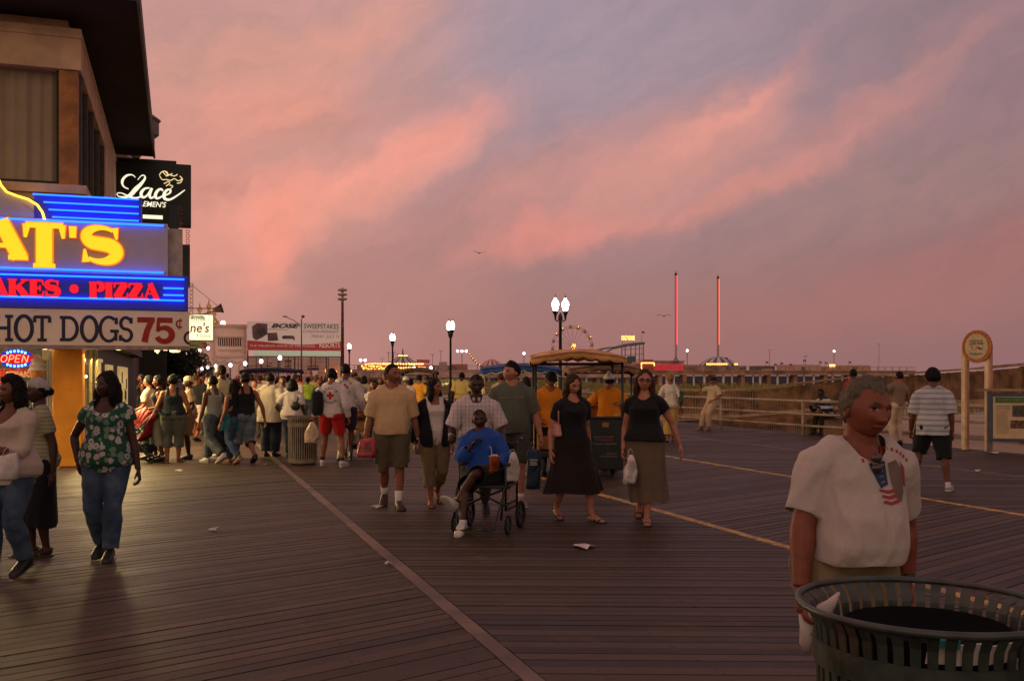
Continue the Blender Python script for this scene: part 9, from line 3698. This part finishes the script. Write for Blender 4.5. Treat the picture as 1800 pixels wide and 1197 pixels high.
# ---- rolling chair pushers
person('attendant in orange shirt and white cap, back turned, at the orange canopied chair', W(1071, 16.95), 1.66, 168, 'm', 'tan', fat=0.1, hands=((-0.10, -0.12, -0.20), (0.12, -0.20, -0.14)), head=(24, 0, 0), hair=('short', 'black', {}),
  hat=('cap', K('white_cap', 'plain', (0.55, 0.50, 0.48)), 'front'), top=('tee', ORG, {'loose': 0.032, 'hem': -0.2, 'sleeve': 0.9, 'sl_end': 0.04}), bottom=('pants', DENIMD, {'loose': 0.02}), shoes=('shoe', SHB), q=2, seed=97, curl=50)
person('attendant in orange shirt and black cap bending beside the orange canopied chair', W(964, 16.3), 1.70, 12, 'm', 'tan', lean=12, hands=((-0.02, -0.12, -0.24), (0.06, -0.16, -0.20)), head=(14, 24, 0), hair=('short', 'black', {}),
  hat=('cap', K('black_cap', 'plain', (0.010, 0.010, 0.012)), 'front'), top=('tee', ORG, {'loose': 0.032, 'hem': -0.25, 'sleeve': 0.9, 'sl_end': 0.04}), bottom=('pants', K('dark_trouser', 'plain', (0.02, 0.014, 0.012)), {'loose': 0.02}), shoes=('shoe', SHB), q=2, seed=101, curl=50)

# ---- right side
def green_bag(ctx):
 q = MB()
 c = ctx['hip'][0] + Vector((-0.17, 0.04, 0.22))
 q.box(c, (0.10, 0.24, 0.28), 0, taper=0.9)
 b = obj('shoulder_bag', q, mat('bag_green', (0.01, 0.05, 0.035, 1), 0.6), ctx['root'], bevel=0.02, world=False)
 q = MB()
 sh = ctx['sh'][0]
 q.tube([c + Vector((0, 0.08, 0.12)), sh + Vector((-0.01, 0.05, 0.05)), sh + Vector((0, -0.06, 0.03)), c + Vector((0, -0.1, 0.12))], 0.008, 6)
 obj('strap', q, mat('bag_green', (0.01, 0.05, 0.035, 1), 0.6), b, smooth=True, world=False)


person('woman in a white top and yellow trousers seen from behind with a green bag', W(1178, 24.2), 1.68, 172, 'f', 'tan', fat=0.1, feet=((-0.04, -0.03, 0, 5), (0.04, 0.05, 0.02, 5)), hands=((-0.06, -0.04, -0.26), (0.10, 0.03, -0.28)), hair=('bun', 'blond', {'bunz': -0.1}),
  top=('tee', TEEW, {'loose': 0.016, 'hem': -0.08, 'sleeve': 0.9}), bottom=('pants', K('yellow_linen', 'plain', (0.45, 0.28, 0.10)), {'loose': 0.014, 'bottom': 0.05, 'len': 1.85}), shoes=('sandal', SHT), q=1, seed=103, extra=green_bag)
person('man in cream clothes leaning on the railing, one hand at his dark cap', W(1252, 29.6), 1.68, -58, 'm', 'tan', feet=((-0.07, -0.20, 0, 5), (0.05, -0.12, 0, 5)), lean=-7, hands=((-0.10, -0.10, 0.085), (0.05, -0.16, -0.20)), elbows=((-1, -0.4, 0.2), (0.6, 0.8, 0)), drop=0.01,
  hair=('buzz', 'black', {}), hat=('cap', K('black_cap', 'plain', (0.010, 0.010, 0.012)), 'front'), top=('tee', K('cream_cotton', 'plain', (0.46, 0.36, 0.24)), {'loose': 0.03, 'hem': -0.16, 'sleeve': 0.9}), bottom=('pants', K('sand_cotton', 'plain', (0.40, 0.27, 0.19)), {'loose': 0.03, 'bottom': 0.04}), shoes=('shoe', SHT), q=1, seed=107)
bench = thing('bench', 'low wooden bench on the sea side of the railing under the hunched man', 'bench', W(1462, 27.4))
mb = MB()
mb.box((PX(1462, 660, 27.4).x, 27.4, 0.43), (1.5, 0.4, 0.06))
obj('seat', mb, RAMPW, bench)
for s in (-0.6, 0.6):
 mb = MB()
 mb.box((PX(1462, 660, 27.4).x + s, 27.4, 0.05), (0.08, 0.34, 0.70))
 obj('leg', mb, RAMPW, bench)
person('hunched person in a navy and white striped top sitting beyond the railing', W(1458, 27.3), 1.68, -62, 'm', 'dark', seat=0.56, feet=((-0.06, -0.27, 0, 5), (0.06, -0.25, 0, 5)), lean=30, hands=((0.02, -0.20, -0.10), (-0.02, -0.20, -0.10)), head=(0, 20, 0), hair=('short', 'black', {}),
  top=('long', K('navy_white_stripe', 'stripes', (0.015, 0.02, 0.05), (0.42, 0.42, 0.46), scale=3.6), {'loose': 0.03}), bottom=('pants', K('dark_trouser', 'plain', (0.02, 0.014, 0.012)), {'loose': 0.02}), shoes=('shoe', SHB), q=1, seed=109)
person('person in a bright red t-shirt partly hidden behind the grey haired man\'s head', W(1500, 25.5), 1.80, 200, 'm', 'dark', hair=('short', 'black', {}), top=('tee', RED, {'loose': 0.028}), bottom=('pants', K('dark_trouser', 'plain', (0.02, 0.014, 0.012)), {'loose': 0.02}), shoes=('shoe', SHB), q=1, seed=113)
person('man in a brown t-shirt and white trousers leaning on the railing with a bent elbow', W(1576, 23.2), 1.74, -158, 'm', 'tan', side=-9, feet=((-0.06, 0, 0, 5), (0.07, 0, 0, 5)), hands=((-0.02, -0.14, -0.22), (0.08, -0.14, -0.18)), elbows=((-1, 0.6, 0), (1, 0.5, 0)), hair=('short', 'black', {}),
  top=('tee', K('brown_grey_jersey', 'plain', (0.20, 0.135, 0.095)), {'loose': 0.026, 'hem': -0.05}), bottom=('pants', K('cream_trouser', 'plain', (0.50, 0.36, 0.27)), {'loose': 0.02}), shoes=('shoe', SHB), q=1, seed=117)
bag('magazine', 'folded magazine tucked under the arm of the man in the brown t-shirt', 'magazine', PX(1607, 706, 23.0), 0.24, 0.06, 0.18, mat('magazine_dark', (0.04, 0.03, 0.03, 1), 0.4), rz=R(15))
person('young man in a pale striped t-shirt and long black shorts walking towards the railing', W(1643, 14.1), 1.735, 158, 'm', 'brown', feet=((-0.10, 0.05, 0.0, 10), (0.155, -0.10, 0.035, 12)), hands=((-0.04, 0.0, -0.31), (0.06, -0.06, -0.30)), head=(20, 0, 0),
  hair=('short', 'black', {'thick': 0.28, 'side': -0.1}), top=('tee', K('grey_white_stripe', 'stripes', (0.42, 0.42, 0.45), (0.26, 0.26, 0.31), scale=1.5), {'loose': 0.036, 'hem': -0.28, 'sleeve': 1.0, 'sl_end': 0.045, 'rumple': 1.3}), bottom=('shorts', K('black_denim', 'plain', (0.010, 0.013, 0.016)), {'loose': 0.045, 'bottom': 0.06, 'len': 1.12}),
  socks=(SOCKW, 1.88), shoes=('shoe', SHW, SOLEW), q=2, seed=121, curl=45)

# ---- middle distance
person('man in a yellow shirt seen from behind near a twin lantern pole', W(812, 31), 1.74, 176, 'm', 'dark', fat=0.3, hair=('buzz', 'black', {}), hands=((-0.05, -0.03, -0.3), (0.06, -0.02, -0.3)), top=('tee', K('yellow_cotton', 'plain', (0.50, 0.36, 0.13)), {'loose': 0.04, 'hem': -0.12, 'sleeve': 0.9}), bottom=('pants', K('brown_trouser', 'plain', (0.06, 0.03, 0.02)), {'loose': 0.02}), shoes=('shoe', SHB), q=1, seed=125)
person('attendant in an orange yellow shirt and dark cap standing under the dark canopy', W(737, 28), 1.66, 160, 'm', 'tan', hair=('short', 'black', {}), hands=((-0.08, -0.1, -0.22), (0.10, -0.06, -0.26)), top=('tee', K('amber_cotton', 'plain', (0.62, 0.27, 0.03)), {'loose': 0.03, 'hem': -0.12}), bottom=('pants', DENIMD, {'loose': 0.02}), shoes=('shoe', SHB), q=1, seed=127)
person('person in a white top with a white cap behind the tan polo man\'s head', W(713, 26), 1.60, 178, 'm', 'tan', hair=('short', 'grey', {}), hat=('cap', K('white_cap', 'plain', (0.55, 0.50, 0.48)), 'front'), top=('tee', TEEW, {'loose': 0.04}), bottom=('pants', DENIM, {'loose': 0.02}), shoes=('shoe', SHW), q=1, seed=129)
person('woman in a beige top and white trousers seen from behind in the middle distance', W(640, 33), 1.62, 175, 'f', 'brown', hair=('long', 'black', {'fall': 0.10}), top=('tee', K('beige_knit', 'plain', (0.40, 0.32, 0.24)), {'loose': 0.014}), bottom=('pants', TEEW, {'loose': 0.014}), shoes=('sandal', SHT), q=1, seed=131)
person('woman in a lime green sleeveless top and blue jeans in the crowd', W(541, 33), 1.58, 170, 'f', 'dark', fat=0.4, hair=('bun', 'black', {}), top=('tee', K('lime_cotton', 'plain', (0.26, 0.36, 0.03)), {'loose': 0.02}), bottom=('pants', DENIM, {'loose': 0.014}), shoes=('shoe', SHW), q=1, seed=133)
person('person in a bright orange t-shirt beside the lime green top in the crowd', W(523, 34.5), 1.66, 175, 'm', 'brown', hair=('short', 'black', {}), top=('tee', K('bright_orange', 'plain', (0.70, 0.17, 0.01)), {'loose': 0.03}), bottom=('pants', DENIMD, {'loose': 0.014}), shoes=('shoe', SHB), q=1, seed=135)
person('person in a navy and white striped shirt beside the pale canopy post', W(838, 33), 1.66, 168, 'm', 'tan', fat=0.3, hair=('short', 'brown', {}), top=('tee', K('navy_white_stripe', 'stripes', (0.015, 0.02, 0.05), (0.42, 0.42, 0.46), scale=3.6), {'loose': 0.03}), bottom=('pants', DENIMD, {'loose': 0.02}), shoes=('shoe', SHB), q=1, seed=137)
person('person in a pale checked shirt behind the tall man in green', W(880, 28), 1.68, 182, 'm', 'tan', hair=('short', 'brown', {}), top=('tee', K('pale_check', 'vstripes', (0.40, 0.33, 0.27), (0.3, 0.2, 0.17)), {'loose': 0.03}), bottom=('pants', DENIM, {'loose': 0.02}), shoes=('shoe', SHB), q=1, seed=139)
person('dark haired person in black behind the rolling chairs beside the wheelchair pusher\'s group', W(925, 23), 1.60, 170, 'f', 'brown', hair=('long', 'black', {'fall': 0.14}), top=('tee', BLACKC, {'loose': 0.02}), bottom=('pants', DENIMD, {'loose': 0.02}), shoes=('shoe', SHB), q=1, seed=141)
person('slim woman in a black vest standing inside the dark shopfront doorway', UV(-1.0, 31.5), 1.66, -60, 'f', 'tan', hair=('bun', 'black', {}), top=('tank', BLACKC, {'loose': 0.01}), bottom=('pants', DENIMD, {'loose': 0.014}), shoes=('shoe', SHB), q=1, seed=143)

# ---- the far crowd: six figures, copied and re-dressed
bases = []
for i, (sx, yaw, fat, hr) in enumerate((('m', 178, 0.1, ('short', 'black')), ('f', 182, 0.1, ('long', 'black')), ('m', 2, 0.3, ('buzz', 'black')), ('f', -4, 0.2, ('bun', 'brown')), ('m', 172, 0.5, ('short', 'brown')), ('f', 5, 0.5, ('long', 'brown')))):
 r, ctx = person('x', (0, 0, 0), 1.70 if sx == 'm' else 1.62, yaw, sx, 'tan', fat=fat, hair=(hr[0], hr[1], {}), feet=walk(0.07, 0.08, 0.05, 0.02, swap=i % 2 == 0),
     top=('tee', TEEW, {'loose': 0.028}), bottom=('pants' if i % 2 else 'shorts', DENIM, {'loose': 0.025, 'len': 1.9 if i % 2 else 1.0}), shoes=('shoe', SHB), q=0, seed=200 + i)
 bases.append(r)
CT = {'white': TEEW, 'cream': TEEW2, 'black': BLACKC, 'red': RED, 'navy': K('far_navy', 'plain', (0.015, 0.02, 0.06)), 'orange': ORG, 'pale blue': K('pale_blue_cotton', 'plain', (0.33, 0.36, 0.40)), 'grey': K('far_grey', 'plain', (0.16, 0.15, 0.14)),
  'pink': K('far_pink', 'plain', (0.45, 0.18, 0.16)), 'green': K('far_green', 'plain', (0.05, 0.12, 0.05)), 'yellow': K('yellow_cotton', 'plain', (0.50, 0.36, 0.13)), 'brown': K('far_brown', 'plain', (0.10, 0.055, 0.03))}
CB = {'blue denim': DENIM, 'black': BLACKC, 'khaki': KHAKI, 'white': TEEW, 'dark': DENIMD, 'olive': OLIVE}
rs = np.random.RandomState(77)
tops, bots = list(CT), list(CB)
used = set()
spots = []
marks = [(320, 'near the dark tree'), (352, 'under glowing arcade letters'), (380, 'before the pier arch'), (430, 'below the pink theatre wall'), (480, 'under the speaker pictures'), (530, 'under the pier letters'), (580, 'under the billboard lettering'), (625, 'beyond the siren pole'), (670, 'below the game stalls'), (720, 'below the carousel'), (770, 'below grey service building')]
fixed = [(344, 24), (349, 27), (356, 30), (365, 34), (337, 36), (372, 26), (448, 26), (456, 31), (465, 38), (519, 29), (555, 38), (563, 27), (630, 28), (648, 40), (668, 30), (676, 36), (625, 44), (700, 36), (752, 40), (757, 32), (690, 44), (722, 38), (441, 42), (496, 40), (507, 47), (573, 44)]
spots = [(a, b + rs.uniform(-.5, .5)) for a, b in fixed]
while len(spots) < 96:
 Y = rs.uniform(40, 135)
 px = rs.uniform(322, 785)
 p = PX(px, 660, Y)
 u, v = uv_of(p)
 if not (0.2 < u < 15.0):
  continue
 if any(abs(px - a) < 3.0 and abs(Y - b) < 8 for a, b in spots):
  continue
 spots.append((px, Y))
for i, (px, Y) in enumerate(spots):
 bi = rs.randint(6)
 tname, bname = tops[rs.choice(len(tops), p=np.array([.16, .04, .22, .07, .14, .04, .04, .12, .05, .05, .01, .06]))], bots[rs.randint(len(bots))]
 mk = min(marks, key=lambda m_: abs(m_[0] - px))[1]
 dist = 'nearby' if Y < 45 else 'midway' if Y < 85 else 'far off'
 facing = 'person leaving' if bi in (0, 1, 4) else 'person approaching'
 hairn = 'dark haired' if bi < 3 else 'brown haired'
 lb = '%s %s, %s top, %s %s, %s %s' % (hairn, facing, tname, bname, 'trousers' if bi % 2 else 'shorts', mk, dist)
 if lb in used:
  for alt in tops:
   l2 = lb.replace('%s top' % tname, '%s top' % alt)
   if l2 not in used:
    lb, tname = l2, alt
    break
 used.add(lb)
 o = bases[bi] if i < 0 else copy_tree(bases[bi])
 o.name = 'person'
 o.location = (PX(px, 660, Y).x, Y, 0)
 o.rotation_euler = (0, 0, bases[bi].rotation_euler.z + R(rs.uniform(-35, 35)))
 s = rs.uniform(0.93, 1.06)
 o.scale = (s, s, s)
 setp(o, lb, 'person', 'people crowding the far boardwalk')
 sk_ = ['tan', 'brown', 'dark', 'light', 'ruddy'][rs.randint(5)]
 for ch in o.children:
  nm = ch.name.split('.')[0]
  m_ = CT[tname] if nm == 't_shirt' else CB[bname] if nm in ('trousers', 'shorts') else SKIN[sk_] if nm == 'body' else None
  if m_:
   ch.material_slots[0].link = 'OBJECT'
   ch.material_slots[0].material = m_
for b in bases:
 for ch in list(b.children):
  bpy.data.objects.remove(ch)
 bpy.data.objects.remove(b)


# ------------------------------------------------------------------ gulls
def gull(loc, span, rz, flap, label):
 r = thing('gull', label, 'gull', loc, rz)
 q = MB()
 q.tube([(0, -0.24, 0.0), (0, -0.18, 0.015), (0, -0.05, 0), (0, 0.12, 0), (0, 0.26, 0.0)], [0.008, 0.03, 0.055, 0.045, 0.012], 10)
 for s in (-1, 1):
  n_ = 7
  vs = []
  for i in range(n_):
   t = i / (n_ - 1)
   x = s * span / 2 * t
   z = flap[0] * math.sin(t * math.pi * 0.55) + flap[1] * t * t
   ch_ = 0.14 * (1 - t ** 1.6) + 0.015
   y0 = -0.10 + 0.16 * t * t - 0.05 * math.sin(t * 3.14)
   vs += [(x, y0, z), (x, y0 + ch_, z - 0.01), (x, y0 + ch_ * 0.4, z + 0.014)]
  fs = []
  for i in range(n_ - 1):
   a = i * 3
   fs += [(a, a + 3, a + 5, a + 2), (a + 2, a + 5, a + 4, a + 1), (a + 1, a + 4, a + 3, a)]
  q.add(vs, fs)
 q.tube([(0, 0.24, 0), (0, 0.36, 0.0)], [(0.02, 0.01), (0.06, 0.006)], 8, ref=(1, 0, 0))
 obj('body', q, mat('gull_grey', (0.22, 0.17, 0.16, 1), 0.8), r, smooth=True, world=False)
 q = MB()
 q.tube([(0, -0.24, 0), (0, -0.30, -0.01)], [0.010, 0.003], 6)
 obj('beak', q, mat('gull_beak', (0.3, 0.15, 0.04, 1)), r, world=False)


gull(PX(843, 445, 90), 1.25, R(25), (0.05, 0.13), 'gull with raised wings gliding high in the pink sky')
gull(PX(1167, 556, 72), 1.25, R(-15), (0.22, -0.24), 'gull with drooping wings flying low beside the pink red drop tower')
